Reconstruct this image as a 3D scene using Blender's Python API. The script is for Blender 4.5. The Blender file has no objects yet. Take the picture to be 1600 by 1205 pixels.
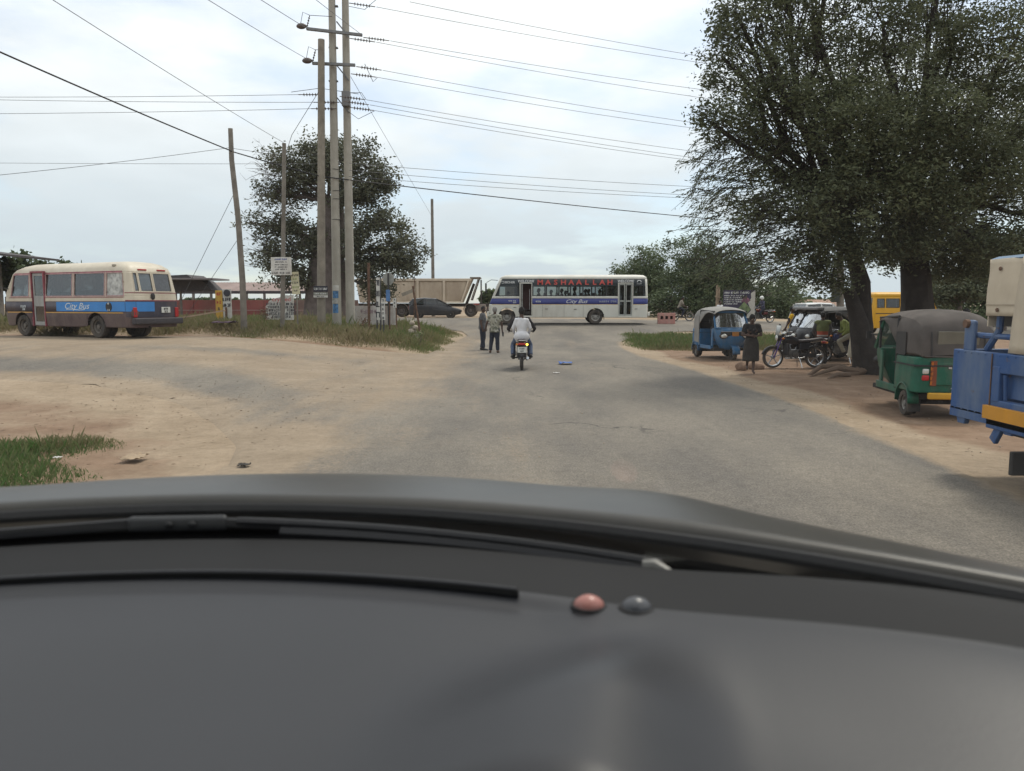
import bpy, bmesh, math, random
import numpy as np
from mathutils import Vector, Matrix, Quaternion, noise
R = math.radians
random.seed(7)
SC = bpy.context.scene
COL = SC.collection
# ---------------------------------------------------------------- camera, sky, sun, exposure
CAM_H, FPX, HORIZON = 1.85, 1200.0, 475.0
PITCH = math.atan((602.5 - HORIZON) / FPX)
cam = bpy.data.cameras.new('camera')
cam.sensor_width = 36.0
cam.lens = FPX * 36.0 / 1600.0
cam.clip_start, cam.clip_end = 0.02, 6000
cam.dof.use_dof = True
cam.dof.focus_distance = 26.0
cam.dof.aperture_fstop = 5.4
camo = bpy.data.objects.new('camera', cam)
COL.objects.link(camo)
camo.location = (0, 0, CAM_H)
camo.rotation_euler = (math.pi / 2 - PITCH, 0, 0)
SC.camera = camo

SUN_EL, SUN_AZ = R(62), R(38)          # azimuth measured from +Y (view direction) towards +X
world = bpy.data.worlds.new('World')
SC.world = world
world.use_nodes = True
wn, wl = world.node_tree.nodes, world.node_tree.links
wn.clear()
w_out = wn.new('ShaderNodeOutputWorld')
w_mix = wn.new('ShaderNodeMixShader')
w_bg = wn.new('ShaderNodeBackground'); w_bg.inputs['Strength'].default_value = 0.12
w_cl = wn.new('ShaderNodeBackground'); w_cl.inputs['Strength'].default_value = 0.91
sky = wn.new('ShaderNodeTexSky'); sky.sky_type = 'NISHITA'; sky.sun_disc = False
sky.sun_elevation = SUN_EL; sky.sun_rotation = SUN_AZ
sky.air_density = 1.0; sky.dust_density = 0.7; sky.ozone_density = 1.0
w_tc = wn.new('ShaderNodeTexCoord')
w_sep = wn.new('ShaderNodeSeparateXYZ')
wl.new(w_tc.outputs['Generated'], w_sep.inputs[0])
def wmath(op, a, b=None, c=None):
    n = wn.new('ShaderNodeMath'); n.operation = op
    for i, v in enumerate((a, b, c)):
        if v is None: continue
        if isinstance(v, (int, float)): n.inputs[i].default_value = v
        else: wl.new(v, n.inputs[i])
    return n.outputs[0]
# cloud sheet: project the view direction on a plane above
zc = wmath('ADD', wmath('MAXIMUM', w_sep.outputs[2], 0.0), 0.16)
cx = wmath('DIVIDE', w_sep.outputs[0], zc); cy = wmath('DIVIDE', w_sep.outputs[1], zc)
w_cmb = wn.new('ShaderNodeCombineXYZ'); wl.new(cx, w_cmb.inputs[0]); wl.new(cy, w_cmb.inputs[1])
n1 = wn.new('ShaderNodeTexNoise'); n1.inputs['Scale'].default_value = 0.95; n1.inputs['Detail'].default_value = 7; n1.inputs['Roughness'].default_value = 0.55
n2 = wn.new('ShaderNodeTexNoise'); n2.inputs['Scale'].default_value = 3.1; n2.inputs['Detail'].default_value = 5
wl.new(w_cmb.outputs[0], n1.inputs['Vector']); wl.new(w_cmb.outputs[0], n2.inputs['Vector'])
w_r1 = wn.new('ShaderNodeMapRange'); w_r1.interpolation_type = 'SMOOTHSTEP'
w_r1.inputs['From Min'].default_value = 0.34; w_r1.inputs['From Max'].default_value = 0.54
w_r1.inputs['To Min'].default_value = 0.50; w_r1.inputs['To Max'].default_value = 0.97
wl.new(n1.outputs['Fac'], w_r1.inputs['Value'])
w_ramp = wn.new('ShaderNodeValToRGB')
w_ramp.color_ramp.elements[0].position = 0.35; w_ramp.color_ramp.elements[0].color = (0.81, 0.825, 0.83, 1)
w_ramp.color_ramp.elements[1].position = 0.68; w_ramp.color_ramp.elements[1].color = (0.92, 0.94, 0.95, 1)
wl.new(n2.outputs['Fac'], w_ramp.inputs['Fac'])
w_hz = wn.new('ShaderNodeMapRange'); w_hz.interpolation_type = 'SMOOTHSTEP'      # distant cloud low in the sky is seen through more air
w_hz.inputs['From Min'].default_value = 0.02; w_hz.inputs['From Max'].default_value = 0.34
wl.new(w_sep.outputs[2], w_hz.inputs['Value'])
w_air = wn.new('ShaderNodeMix'); w_air.data_type = 'RGBA'; w_air.inputs['A'].default_value = (0.50, 0.56, 0.605, 1)
wl.new(w_hz.outputs[0], w_air.inputs['Factor']); wl.new(w_ramp.outputs['Color'], w_air.inputs['B'])
wl.new(w_air.outputs['Result'], w_cl.inputs['Color'])
wl.new(sky.outputs['Color'], w_bg.inputs['Color'])
wl.new(w_r1.outputs['Result'], w_mix.inputs['Fac'])
wl.new(w_bg.outputs[0], w_mix.inputs[1]); wl.new(w_cl.outputs[0], w_mix.inputs[2])
wl.new(w_mix.outputs[0], w_out.inputs['Surface'])

sun = bpy.data.lights.new('sun', 'SUN')
sun.energy = 1.5; sun.angle = R(10); sun.color = (1.0, 0.93, 0.82)
suno = bpy.data.objects.new('sun', sun); COL.objects.link(suno)
sd = Vector((math.sin(SUN_AZ) * math.cos(SUN_EL), math.cos(SUN_AZ) * math.cos(SUN_EL), math.sin(SUN_EL)))
suno.rotation_euler = sd.to_track_quat('Z', 'Y').to_euler()
suno.location = (0, 0, 40)
SC.view_settings.view_transform = 'Standard'
SC.view_settings.look = 'None'
SC.view_settings.gamma = 1.0
SC.view_settings.use_curve_mapping = False
SC.view_settings.exposure = 0.72
SC.render.engine = 'CYCLES'
SC.cycles.max_bounces = 8
SC.cycles.transparent_max_bounces = 24
SC.cycles.use_denoising = True
SC.cycles.caustics_reflective = False
SC.cycles.caustics_refractive = False

def P(px, py, y):
    """point at forward distance y seen at photo pixel (px, py)"""
    u, v = (px - 800.0) / FPX, (602.5 - py) / FPX
    d = Vector((u, math.cos(PITCH) + v * math.sin(PITCH), v * math.cos(PITCH) - math.sin(PITCH)))
    return Vector((0, 0, CAM_H)) + d * (y / d.y)
def gx(px, y): return (px - 800.0) / FPX * y * 0.9945
def sst(t):
    t = min(1.0, max(0.0, t)); return t * t * (3 - 2 * t)
def mound(x, y):
    e = min(x + 27, -2.7 - x + 0.18 * math.sin(y * 1.3), (y - (27.9 + 0.10 * (-x - 2.7))) * 1.0, (43 - y) * 1.0)
    return 0.30 * sst(e / 2.2) * sst((-x) / 5.0)
def gz(x, y):
    a = sst((y - 30) / 30.0)
    b = 0.87 * sst((-x - 1.5) / 10.0) * sst((y - 9) / 15.0)
    z = 0.75 * (1 - (1 - a) * (1 - b))
    z += mound(x, y)
    if x > 18: z -= 0.5 * sst((x - 18) / 14) * sst((y - 50) / 14)
    return z
def G(px, y, dz=0.0):
    x = gx(px, y); return Vector((x, y, gz(x, y) + dz))
# ---------------------------------------------------------------- materials
MATS = {}
def mat(name, col, rough=0.6, metal=0.0, var=0.12, scale=6.0, dirt=None, dirt_amt=0.0, bump=0.0, bscale=40.0,
        spec=0.4, emit=None, emit_s=0.0, transl=0.0, coat=0.0, obj_coords=True, chips=None):
    if name in MATS: return MATS[name]
    m = bpy.data.materials.new(name); m.use_nodes = True
    nt = m.node_tree; ns, ls = nt.nodes, nt.links
    b = ns['Principled BSDF']
    b.inputs['Roughness'].default_value = rough
    b.inputs['Metallic'].default_value = metal
    b.inputs['Specular IOR Level'].default_value = spec
    if coat: b.inputs['Coat Weight'].default_value = coat
    tc = ns.new('ShaderNodeTexCoord')
    co = tc.outputs['Object'] if obj_coords else None
    if not obj_coords:
        g = ns.new('ShaderNodeNewGeometry'); co = g.outputs['Position']
    nz = ns.new('ShaderNodeTexNoise'); nz.inputs['Scale'].default_value = scale; nz.inputs['Detail'].default_value = 6
    ls.new(co, nz.inputs['Vector'])
    rp = ns.new('ShaderNodeValToRGB')
    lo = [max(0, c * (1 - var)) for c in col]; hi = [min(1, c * (1 + var)) for c in col]
    rp.color_ramp.elements[0].position = 0.3; rp.color_ramp.elements[0].color = (*lo, 1)
    rp.color_ramp.elements[1].position = 0.7; rp.color_ramp.elements[1].color = (*hi, 1)
    ls.new(nz.outputs['Fac'], rp.inputs['Fac'])
    out = rp.outputs['Color']
    if dirt:
        nd = ns.new('ShaderNodeTexNoise'); nd.inputs['Scale'].default_value = scale * 0.6; nd.inputs['Detail'].default_value = 8
        nd.inputs['Roughness'].default_value = 0.7
        mp = ns.new('ShaderNodeMapping'); mp.inputs['Scale'].default_value = (1, 1, 0.35); mp.inputs['Location'].default_value = (3, 1, 7)
        ls.new(co, mp.inputs['Vector']); ls.new(mp.outputs[0], nd.inputs['Vector'])
        mr = ns.new('ShaderNodeMapRange'); mr.inputs['From Min'].default_value = 0.42; mr.inputs['From Max'].default_value = 0.68
        mr.inputs['To Max'].default_value = dirt_amt
        ls.new(nd.outputs['Fac'], mr.inputs['Value'])
        mx = ns.new('ShaderNodeMix'); mx.data_type = 'RGBA'
        ls.new(mr.outputs[0], mx.inputs['Factor']); ls.new(out, mx.inputs['A']); mx.inputs['B'].default_value = (*dirt, 1)
        out = mx.outputs['Result']
    if chips:                                   # small worn spots where the paint has gone
        nc = ns.new('ShaderNodeTexNoise'); nc.inputs['Scale'].default_value = 9; nc.inputs['Detail'].default_value = 9; nc.inputs['Roughness'].default_value = 0.75
        ls.new(co, nc.inputs['Vector'])
        mc = ns.new('ShaderNodeMapRange'); mc.inputs['From Min'].default_value = 0.62; mc.inputs['From Max'].default_value = 0.66; mc.inputs['To Max'].default_value = 0.85
        ls.new(nc.outputs['Fac'], mc.inputs['Value'])
        xc = ns.new('ShaderNodeMix'); xc.data_type = 'RGBA'; ls.new(mc.outputs[0], xc.inputs['Factor']); ls.new(out, xc.inputs['A']); xc.inputs['B'].default_value = (*chips, 1)
        out = xc.outputs['Result']
    ls.new(out, b.inputs['Base Color'])
    if bump:
        nb = ns.new('ShaderNodeTexNoise'); nb.inputs['Scale'].default_value = bscale; nb.inputs['Detail'].default_value = 5
        ls.new(co, nb.inputs['Vector'])
        bp = ns.new('ShaderNodeBump'); bp.inputs['Strength'].default_value = bump; bp.inputs['Distance'].default_value = 0.02
        ls.new(nb.outputs['Fac'], bp.inputs['Height']); ls.new(bp.outputs[0], b.inputs['Normal'])
    if emit:
        b.inputs['Emission Color'].default_value = (*emit, 1); b.inputs['Emission Strength'].default_value = emit_s
    MATS[name] = m
    return m
def glass_mat(name, tint=(0.55, 0.6, 0.62), fac=0.10, rough=0.02, dust=0.0):
    """thin pane: mostly straight through, tinted, with fresnel-like gloss and a little dust"""
    if name in MATS: return MATS[name]
    m = bpy.data.materials.new(name); m.use_nodes = True
    ns, ls = m.node_tree.nodes, m.node_tree.links
    ns.clear()
    o = ns.new('ShaderNodeOutputMaterial'); mx = ns.new('ShaderNodeMixShader')
    t = ns.new('ShaderNodeBsdfTransparent'); t.inputs[0].default_value = (*tint, 1)
    g = ns.new('ShaderNodeBsdfGlossy'); g.inputs['Roughness'].default_value = rough; g.inputs['Color'].default_value = (0.9, 0.92, 0.95, 1)
    lw = ns.new('ShaderNodeLayerWeight'); lw.inputs['Blend'].default_value = 0.35
    mr = ns.new('ShaderNodeMapRange'); mr.inputs['To Min'].default_value = fac; mr.inputs['To Max'].default_value = min(1, fac * 4 + 0.2)
    ls.new(lw.outputs['Facing'], mr.inputs['Value'])
    ls.new(mr.outputs[0], mx.inputs['Fac']); ls.new(t.outputs[0], mx.inputs[1]); ls.new(g.outputs[0], mx.inputs[2])
    last = mx.outputs[0]
    if dust:
        d = ns.new('ShaderNodeBsdfDiffuse'); d.inputs[0].default_value = (0.55, 0.52, 0.47, 1)
        m2 = ns.new('ShaderNodeMixShader'); m2.inputs[0].default_value = dust
        ls.new(last, m2.inputs[1]); ls.new(d.outputs[0], m2.inputs[2]); last = m2.outputs[0]
    ls.new(last, o.inputs[0])
    MATS[name] = m
    return m
def leaf_mat(name, lo, hi, transl=0.3):
    m = bpy.data.materials.new(name); m.use_nodes = True
    ns, ls = m.node_tree.nodes, m.node_tree.links
    ns.clear()
    o = ns.new('ShaderNodeOutputMaterial'); mx = ns.new('ShaderNodeMixShader'); mx.inputs[0].default_value = transl
    d = ns.new('ShaderNodeBsdfPrincipled'); d.inputs['Roughness'].default_value = 0.55; d.inputs['Specular IOR Level'].default_value = 0.3
    t = ns.new('ShaderNodeBsdfTranslucent')
    a = ns.new('ShaderNodeAttribute'); a.attribute_name = 'tone'
    rp = ns.new('ShaderNodeValToRGB')
    rp.color_ramp.elements[0].color = (*lo, 1); rp.color_ramp.elements[1].color = (*hi, 1)
    ls.new(a.outputs['Fac'], rp.inputs['Fac'])
    ls.new(rp.outputs[0], d.inputs['Base Color']); ls.new(rp.outputs[0], t.inputs[0])
    ls.new(d.outputs[0], mx.inputs[1]); ls.new(t.outputs[0], mx.inputs[2]); ls.new(mx.outputs[0], o.inputs[0])
    MATS[name] = m
    return m
# ---------------------------------------------------------------- mesh helpers
class MB:
    def __init__(s): s.v, s.f = [], []
    def add(s, vs, fs):
        n = len(s.v); s.v.extend([tuple(v) for v in vs]); s.f.extend([tuple(i + n for i in f) for f in fs]); return s
    def box(s, c, size, rot=None, taper=(1, 1)):
        hx, hy, hz = [k / 2 for k in size]
        vs = []
        for z, (tx, ty) in ((-hz, (1, 1)), (hz, taper)):
            for x, y in ((-hx, -hy), (hx, -hy), (hx, hy), (-hx, hy)):
                v = Vector((x * tx, y * ty, z))
                if rot is not None: v = rot @ v
                vs.append(v + Vector(c))
        return s.add(vs, [(3, 2, 1, 0), (4, 5, 6, 7), (0, 1, 5, 4), (1, 2, 6, 5), (2, 3, 7, 6), (3, 0, 4, 7)])
    def bar(s, p0, p1, w, h=None):
        """rectangular bar from p0 to p1"""
        p0, p1 = Vector(p0), Vector(p1); h = h or w
        d = p1 - p0; q = d.to_track_quat('Z', 'Y').to_matrix()
        return s.box((p0 + p1) / 2, (w, h, d.length), q)
    def tube(s, pts, rad, n=8, cap=True):
        pts = [Vector(p) for p in pts]
        if isinstance(rad, (int, float)): rad = [rad] * len(pts)
        rings = []; up = None
        for i, p in enumerate(pts):
            d = (pts[min(i + 1, len(pts) - 1)] - pts[max(i - 1, 0)]).normalized()
            if up is None:
                up = Vector((0, 0, 1)) if abs(d.z) < 0.9 else Vector((1, 0, 0))
            sx = d.cross(up).normalized(); up = sx.cross(d).normalized()
            rings.append([p + (sx * math.cos(2 * math.pi * k / n) + up * math.sin(2 * math.pi * k / n)) * rad[i] for k in range(n)])
        return s.loft(rings, cap=cap)
    def loft(s, rings, closed=True, cap=True):
        n = len(rings[0]); vs = [v for r in rings for v in r]; fs = []
        for i in range(len(rings) - 1):
            for k in range(n if closed else n - 1):
                k2 = (k + 1) % n
                fs.append((i * n + k, i * n + k2, (i + 1) * n + k2, (i + 1) * n + k))
        if cap and closed:
            fs.append(tuple(range(n - 1, -1, -1))); fs.append(tuple((len(rings) - 1) * n + k for k in range(n)))
        return s.add(vs, fs)
    def prism(s, prof, axis, a0, a1):
        """closed 2-D profile swept along an axis ('x','y','z')"""
        def mk(p, a):
            return {'x': (a, p[0], p[1]), 'y': (p[0], a, p[1]), 'z': (p[0], p[1], a)}[axis]
        return s.loft([[mk(p, a0) for p in prof], [mk(p, a1) for p in prof]])
    def lathe(s, prof, c, axis='y', n=20):
        """profile (r, a) revolved round an axis through c"""
        rings = []
        for k in range(n):
            t = 2 * math.pi * k / n; r_ = []
            for r, a in prof:
                u, w = r * math.cos(t), r * math.sin(t)
                r_.append(Vector(c) + Vector({'x': (a, u, w), 'y': (u, a, w), 'z': (u, w, a)}[axis]))
            rings.append(r_)
        rings.append(rings[0])
        return s.loft(rings, closed=False, cap=False)
    def ball(s, c, r, n=10, m=7, rot=None):
        if isinstance(r, (int, float)): r = (r, r, r)
        rings = []
        for j in range(m + 1):
            ph = math.pi * j / m
            ring = []
            for k in range(n):
                t = 2 * math.pi * k / n
                v = Vector((r[0] * max(1e-4, math.sin(ph)) * math.cos(t), r[1] * max(1e-4, math.sin(ph)) * math.sin(t), -r[2] * math.cos(ph)))
                if rot is not None: v = rot @ v
                ring.append(v + Vector(c))
            rings.append(ring)
        return s.loft(rings)
    def quad(s, a, b, c, d): return s.add([a, b, c, d], [(0, 1, 2, 3)])
    def mesh(s, name):
        me = bpy.data.meshes.new(name); me.from_pydata(s.v, [], s.f); me.update()
        bm = bmesh.new(); bm.from_mesh(me); bmesh.ops.recalc_face_normals(bm, faces=bm.faces); bm.to_mesh(me); bm.free()
        return me
    def build(s, name, m, parent=None, bevel=0.0, smooth=False, label=None, seg=2):
        me = s.mesh(name)
        return link(name, me, m, parent, bevel, smooth, label, seg)
def link(name, me, m, parent=None, bevel=0.0, smooth=False, label=None, seg=2):
    if m is not None and not me.materials: me.materials.append(m)
    o = bpy.data.objects.new(name, me); COL.objects.link(o)
    if parent is not None: o.parent = parent
    if bevel:
        b = o.modifiers.new('bevel', 'BEVEL'); b.width = bevel; b.segments = seg; b.limit_method = 'ANGLE'; b.angle_limit = R(35)
    if smooth or bevel:
        me.polygons.foreach_set('use_smooth', [True] * len(me.polygons))
        if not bevel:
            me.set_sharp_from_angle(angle=R(40))
        else:
            w = o.modifiers.new('wn', 'WEIGHTED_NORMAL'); w.keep_sharp = True
    if label: o['label'] = label
    return o
def thing(name, label, cat, loc=(0, 0, 0), rz=0.0, group=None):
    o = bpy.data.objects.new(name, None); COL.objects.link(o)
    o.empty_display_size = 0.2
    o.location = loc; o.rotation_euler = (0, 0, rz)
    return tag(o, label, cat, group)
def tag(o, label, cat, group=None):
    o['label'] = label; o['category'] = cat
    if group: o['group'] = group
    return o
def structure(o): o['kind'] = 'structure'; return o
def stuff(o, label=None, cat=None):
    o['kind'] = 'stuff'
    if label: o['label'] = label
    if cat: o['category'] = cat
    return o
_fontcache = {}
def lettering(body, size, m, parent, loc, xa, ya, name='lettering', shear=0.0, align='CENTER', ext=0.002, space=1.0, bold=0.0, sx=1.0, label=None):
    cu = bpy.data.curves.new('txt', 'FONT'); cu.body = body; cu.size = size; cu.shear = shear
    cu.align_x = align; cu.align_y = 'CENTER'; cu.extrude = ext; cu.space_character = space; cu.offset = bold
    cu.resolution_u = 3
    o = bpy.data.objects.new('txt', cu); COL.objects.link(o)
    dg = bpy.context.evaluated_depsgraph_get()
    me = bpy.data.meshes.new_from_object(o.evaluated_get(dg))
    bpy.data.objects.remove(o)
    xa, ya = Vector(xa).normalized(), Vector(ya).normalized(); za = xa.cross(ya)
    M = Matrix((xa * sx, ya, za)).transposed().to_4x4(); M.translation = Vector(loc)
    me.transform(M)
    me.materials.clear()
    return link(name, me, m, parent, label=label)
def np_mesh(name, verts, faces_n, tone=None):
    """verts (N*k,3) numpy grouped in faces of k verts"""
    k = faces_n; nv = len(verts); nf = nv // k
    me = bpy.data.meshes.new(name)
    me.vertices.add(nv); me.vertices.foreach_set('co', verts.astype(np.float32).ravel())
    me.loops.add(nv); me.loops.foreach_set('vertex_index', np.arange(nv, dtype=np.int32))
    me.polygons.add(nf); me.polygons.foreach_set('loop_start', (np.arange(nf) * k).astype(np.int32))
    try: me.polygons.foreach_set('loop_total', np.full(nf, k, dtype=np.int32))
    except Exception: pass
    if tone is not None:
        a = me.attributes.new('tone', 'FLOAT', 'POINT'); a.data.foreach_set('value', np.repeat(tone, k).astype(np.float32))
    me.update(); me.validate()
    return me
def marks(body, size, m, parent, loc, xa, ya, name='lettering', align='CENTER', sx=1.0, **kw):
    """rows of worn pen strokes for writing the photograph shows but does not let one read"""
    rr = random.Random(sum(ord(c) * (i + 3) for i, c in enumerate(body)))
    xa, ya = Vector(xa).normalized(), Vector(ya).normalized(); za = xa.cross(ya)
    cw = size * .62 * sx; w = cw * len(body)
    x = -w / 2 if align == 'CENTER' else 0
    mb = MB(); L = Vector(loc)
    M = Matrix((xa, ya, za)).transposed()
    for c in body:
        if c != ' ':
            h = size * .72; g = cw * .74; t = size * .13
            for k in rr.sample(range(6), 3):
                cx_, cy_, bw, bh = [(0, 0, t, h), (g * .8, 0, t, h), (g * .4, h / 2 - t / 2, g, t), (g * .4, -h / 2 + t / 2, g, t), (g * .4, 0, g, t), (g * .4, 0, t, h * .9)][k]
                mb.box(L + M @ Vector((x + cx_ + t / 2, cy_, 0)), (bw, bh, .004), M)
        x += cw
    return mb.build(name, m, parent)
# ================================================================= SETTING
def surf_mat(name, kind):
    m = bpy.data.materials.new(name); m.use_nodes = True
    ns, ls = m.node_tree.nodes, m.node_tree.links
    b = ns['Principled BSDF']; b.inputs['Roughness'].default_value = 0.9; b.inputs['Specular IOR Level'].default_value = 0.15
    geo = ns.new('ShaderNodeNewGeometry')
    def nz(scale, detail=6, rough=0.6, sc=(1, 1, 1)):
        mp = ns.new('ShaderNodeMapping'); mp.inputs['Scale'].default_value = sc
        ls.new(geo.outputs['Position'], mp.inputs['Vector'])
        n = ns.new('ShaderNodeTexNoise'); n.inputs['Scale'].default_value = scale; n.inputs['Detail'].default_value = detail; n.inputs['Roughness'].default_value = rough
        ls.new(mp.outputs[0], n.inputs['Vector']); return n.outputs['Fac']
    def ramp(f, stops):
        r = ns.new('ShaderNodeValToRGB')
        while len(r.color_ramp.elements) < len(stops): r.color_ramp.elements.new(0.5)
        for e, (p, c) in zip(r.color_ramp.elements, stops): e.position = p; e.color = (*c, 1)
        ls.new(f, r.inputs['Fac']); return r.outputs['Color']
    def mix(f, a, c, mode='MIX'):
        x = ns.new('ShaderNodeMix'); x.data_type = 'RGBA'; x.blend_type = mode
        if isinstance(f, float): x.inputs['Factor'].default_value = f
        else: ls.new(f, x.inputs['Factor'])
        ls.new(a, x.inputs['A']); ls.new(c, x.inputs['B']); return x.outputs['Result']
    def mth(op, a, c, d=None):
        x = ns.new('ShaderNodeMath'); x.operation = op
        for i, v in enumerate((a, c, d)):
            if v is None: continue
            if isinstance(v, (int, float)): x.inputs[i].default_value = v
            else: ls.new(v, x.inputs[i])
        return x.outputs[0]
    def rng(f, a, c):
        r = ns.new('ShaderNodeMapRange'); r.interpolation_type = 'SMOOTHSTEP'
        r.inputs['From Min'].default_value = a; r.inputs['From Max'].default_value = c
        ls.new(f, r.inputs['Value']); return r.outputs[0]
    at = ns.new('ShaderNodeAttribute'); at.attribute_name = 'mask'
    sand = ramp(nz(0.9, 8, 0.65), [(0.3, (0.25, 0.190, 0.130)), (0.5, (0.305, 0.236, 0.165)), (0.72, (0.365, 0.29, 0.208))])
    speck = nz(38.0, 3, 0.7)
    sand = mix(rng(nz(3.2, 8, 0.75), 0.52, 0.70), sand, ramp(nz(2.2, 3), [(0.3, (0.20, 0.150, 0.102)), (0.7, (0.27, 0.21, 0.148))]))
    sand = mix(rng(speck, 0.58, 0.70), sand, ramp(nz(14, 2), [(0.3, (0.17, 0.135, 0.10)), (0.7, (0.26, 0.21, 0.16))]))
    if kind == 'soil':
        red = ramp(nz(1.6, 8, 0.65), [(0.3, (0.165, 0.106, 0.070)), (0.5, (0.215, 0.143, 0.096)), (0.7, (0.275, 0.192, 0.134))])
        red = mix(rng(nz(24, 3, 0.7), 0.57, 0.72), red, ramp(nz(9, 2), [(0.3, (0.15, 0.10, 0.07)), (0.7, (0.25, 0.17, 0.115))]))
        f = mth('ADD', at.outputs['Fac'], mth('MULTIPLY', mth('SUBTRACT', nz(0.7, 7, 0.7), 0.5), 1.1))
        col = mix(rng(f, 0.30, 0.75), sand, red)
        h = mth('ADD', mth('MULTIPLY', nz(5, 8, 0.7), 1.0), mth('MULTIPLY', speck, 0.25)); bs = 0.55; bd = 0.035
    else:
        asp = ramp(nz(55, 2, 0.8), [(0.28, (0.115, 0.105, 0.094)), (0.5, (0.19, 0.173, 0.151)), (0.72, (0.29, 0.265, 0.23))])
        asp2 = ramp(nz(0.55, 6, 0.6, (1, 0.35, 1)), [(0.35, (0.72, 0.72, 0.73)), (0.65, (1.12, 1.09, 1.03))])
        asp = mix(1.0, asp, asp2, 'MULTIPLY')
        # tar-dark cracks, long and thin
        cr = ns.new('ShaderNodeTexVoronoi'); cr.feature = 'DISTANCE_TO_EDGE'; cr.inputs['Scale'].default_value = 0.33
        wv = ns.new('ShaderNodeMapping'); ls.new(geo.outputs['Position'], wv.inputs['Vector'])
        add = ns.new('ShaderNodeVectorMath'); add.operation = 'ADD'
        nvec = ns.new('ShaderNodeTexNoise'); nvec.inputs['Scale'].default_value = 1.3; nvec.inputs['Detail'].default_value = 5
        ls.new(geo.outputs['Position'], nvec.inputs['Vector'])
        ls.new(wv.outputs[0], add.inputs[0]); ls.new(nvec.outputs['Color'], add.inputs[1]); ls.new(add.outputs[0], cr.inputs['Vector'])
        crack = mth('MULTIPLY', mth('LESS_THAN', cr.outputs['Distance'], 0.006), rng(nz(0.25, 2), 0.5, 0.62))
        dk = ns.new('ShaderNodeRGB'); dk.outputs[0].default_value = (0.07, 0.065, 0.06, 1)
        asp = mix(mth('MULTIPLY', crack, 0.8), asp, dk.outputs[0])
        f = mth('ADD', at.outputs['Fac'], mth('ADD', mth('MULTIPLY', mth('SUBTRACT', nz(0.42, 8, 0.68, (1, 0.6, 1)), 0.5), 1.1),
                                             mth('ADD', mth('MULTIPLY', mth('SUBTRACT', nz(22, 4, 0.75), 0.5), 0.95), mth('MULTIPLY', mth('SUBTRACT', nz(1.6, 5, 0.65, (1, 0.10, 1)), 0.5), 0.75))))
        col = mix(mth('MULTIPLY', rng(f, 0.26, 0.90), 0.80), asp, sand)
        h = mth('ADD', nz(70, 3, 0.8), mth('MULTIPLY', nz(6, 4), 0.8)); bs = 0.35; bd = 0.012
    grit = ramp(nz(7.5, 7, 0.82), [(0.28, (0.78, 0.77, 0.76)), (0.5, (1.0, 1.0, 1.0)), (0.72, (1.15, 1.145, 1.14))])
    col = mix(1.0, col, grit, 'MULTIPLY')
    col = mix(mth('MULTIPLY', rng(nz(16, 4, 0.8), 0.63, 0.68), 0.55), col, ramp(nz(9, 2), [(0.3, (0.10, 0.08, 0.06)), (0.7, (0.20, 0.16, 0.12))]))
    ls.new(col, b.inputs['Base Color'])
    bp = ns.new('ShaderNodeBump'); bp.inputs['Strength'].default_value = bs; bp.inputs['Distance'].default_value = bd
    ls.new(h, bp.inputs['Height']); ls.new(bp.outputs[0], b.inputs['Normal'])
    MATS[name] = m
    return m
SOIL, ASPH = surf_mat('sandy_soil', 'soil'), surf_mat('dusty_asphalt', 'asphalt')
def grid_mesh(name, xs_ys, nx, ny, zf, maskf):
    """xs_ys(i,j)->(x,y) grid"""
    vs, mk = [], []
    for j in range(ny):
        for i in range(nx):
            x, y = xs_ys(i, j); vs.append((x, y, zf(x, y))); mk.append(maskf(x, y))
    fs = [(j * nx + i, j * nx + i + 1, (j + 1) * nx + i + 1, (j + 1) * nx + i) for j in range(ny - 1) for i in range(nx - 1)]
    me = bpy.data.meshes.new(name); me.from_pydata(vs, [], fs); me.update()
    a = me.attributes.new('mask', 'FLOAT', 'POINT'); a.data.foreach_set('value', mk)
    me.polygons.foreach_set('use_smooth', [True] * len(fs))
    return me
def spread(lo, hi, fine_lo, fine_hi, step, grow=1.22):
    c = list(np.arange(fine_lo, fine_hi + 1e-6, step))
    s = step; v = fine_lo
    pre = []
    while v > lo: s *= grow; v -= s; pre.append(v)
    s = step; v = c[-1]; post = []
    while v < hi: s *= grow; v += s; post.append(v)
    return pre[::-1] + c + post
RL = [(-6, -3.0), (5, -2.9), (8, -3.0), (28, -3.0), (34, -2.8), (40, -2.3), (43, -2.8), (45, -4.5), (47, -9)]
RR = [(-6, 4.7), (7.3, 4.85), (12.7, 5.25), (21, 5.2), (27, 4.65), (32, 4.6), (36, 5.1), (40, 6.6), (43, 9.5), (45, 14), (47, 18)]
def interp(tab, y): return float(np.interp(y, [t[0] for t in tab], [t[1] for t in tab]))
SB = [(-60, 17.0), (-14, 16.5), (-10.7, 16.0), (-8, 15.3), (-6, 13.6), (-4.7, 11.9), (-3.6, 9.8), (-3.0, 7.6)]
GXS = spread(-2500, 2500, -24, 22, 0.45); GYS = spread(-300, 4000, 2, 66, 0.45)
def red_mask(x, y):
    m = 0.0
    m = max(m, sst((x - interp(RR, y) - 0.5 - 0.2 * math.sin(y * 0.9)) / 0.9) * (1 - 0.7 * sst((y - 30) / 14)) * 1.0)      # right verge: brown soil, also darkened for the shade of the tree
    m = max(m, mound(x, y) * 3.0 * 0.7)
    m = max(m, 0.95 * math.exp(-((y - (27.6 + 0.10 * (-x - 2.7))) / 0.9) ** 2) * sst((-x - 3) / 2))
    if x < -3.0: m = max(m, 0.66 * sst((float(np.interp(x, [t[0] for t in SB], [t[1] for t in SB])) - y - 0.2) / 2.6))                                        # bottom left
    m = max(m, 0.5 * sst((y - 60) / 6) * sst((-x - 2) / 5))
    return m
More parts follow.
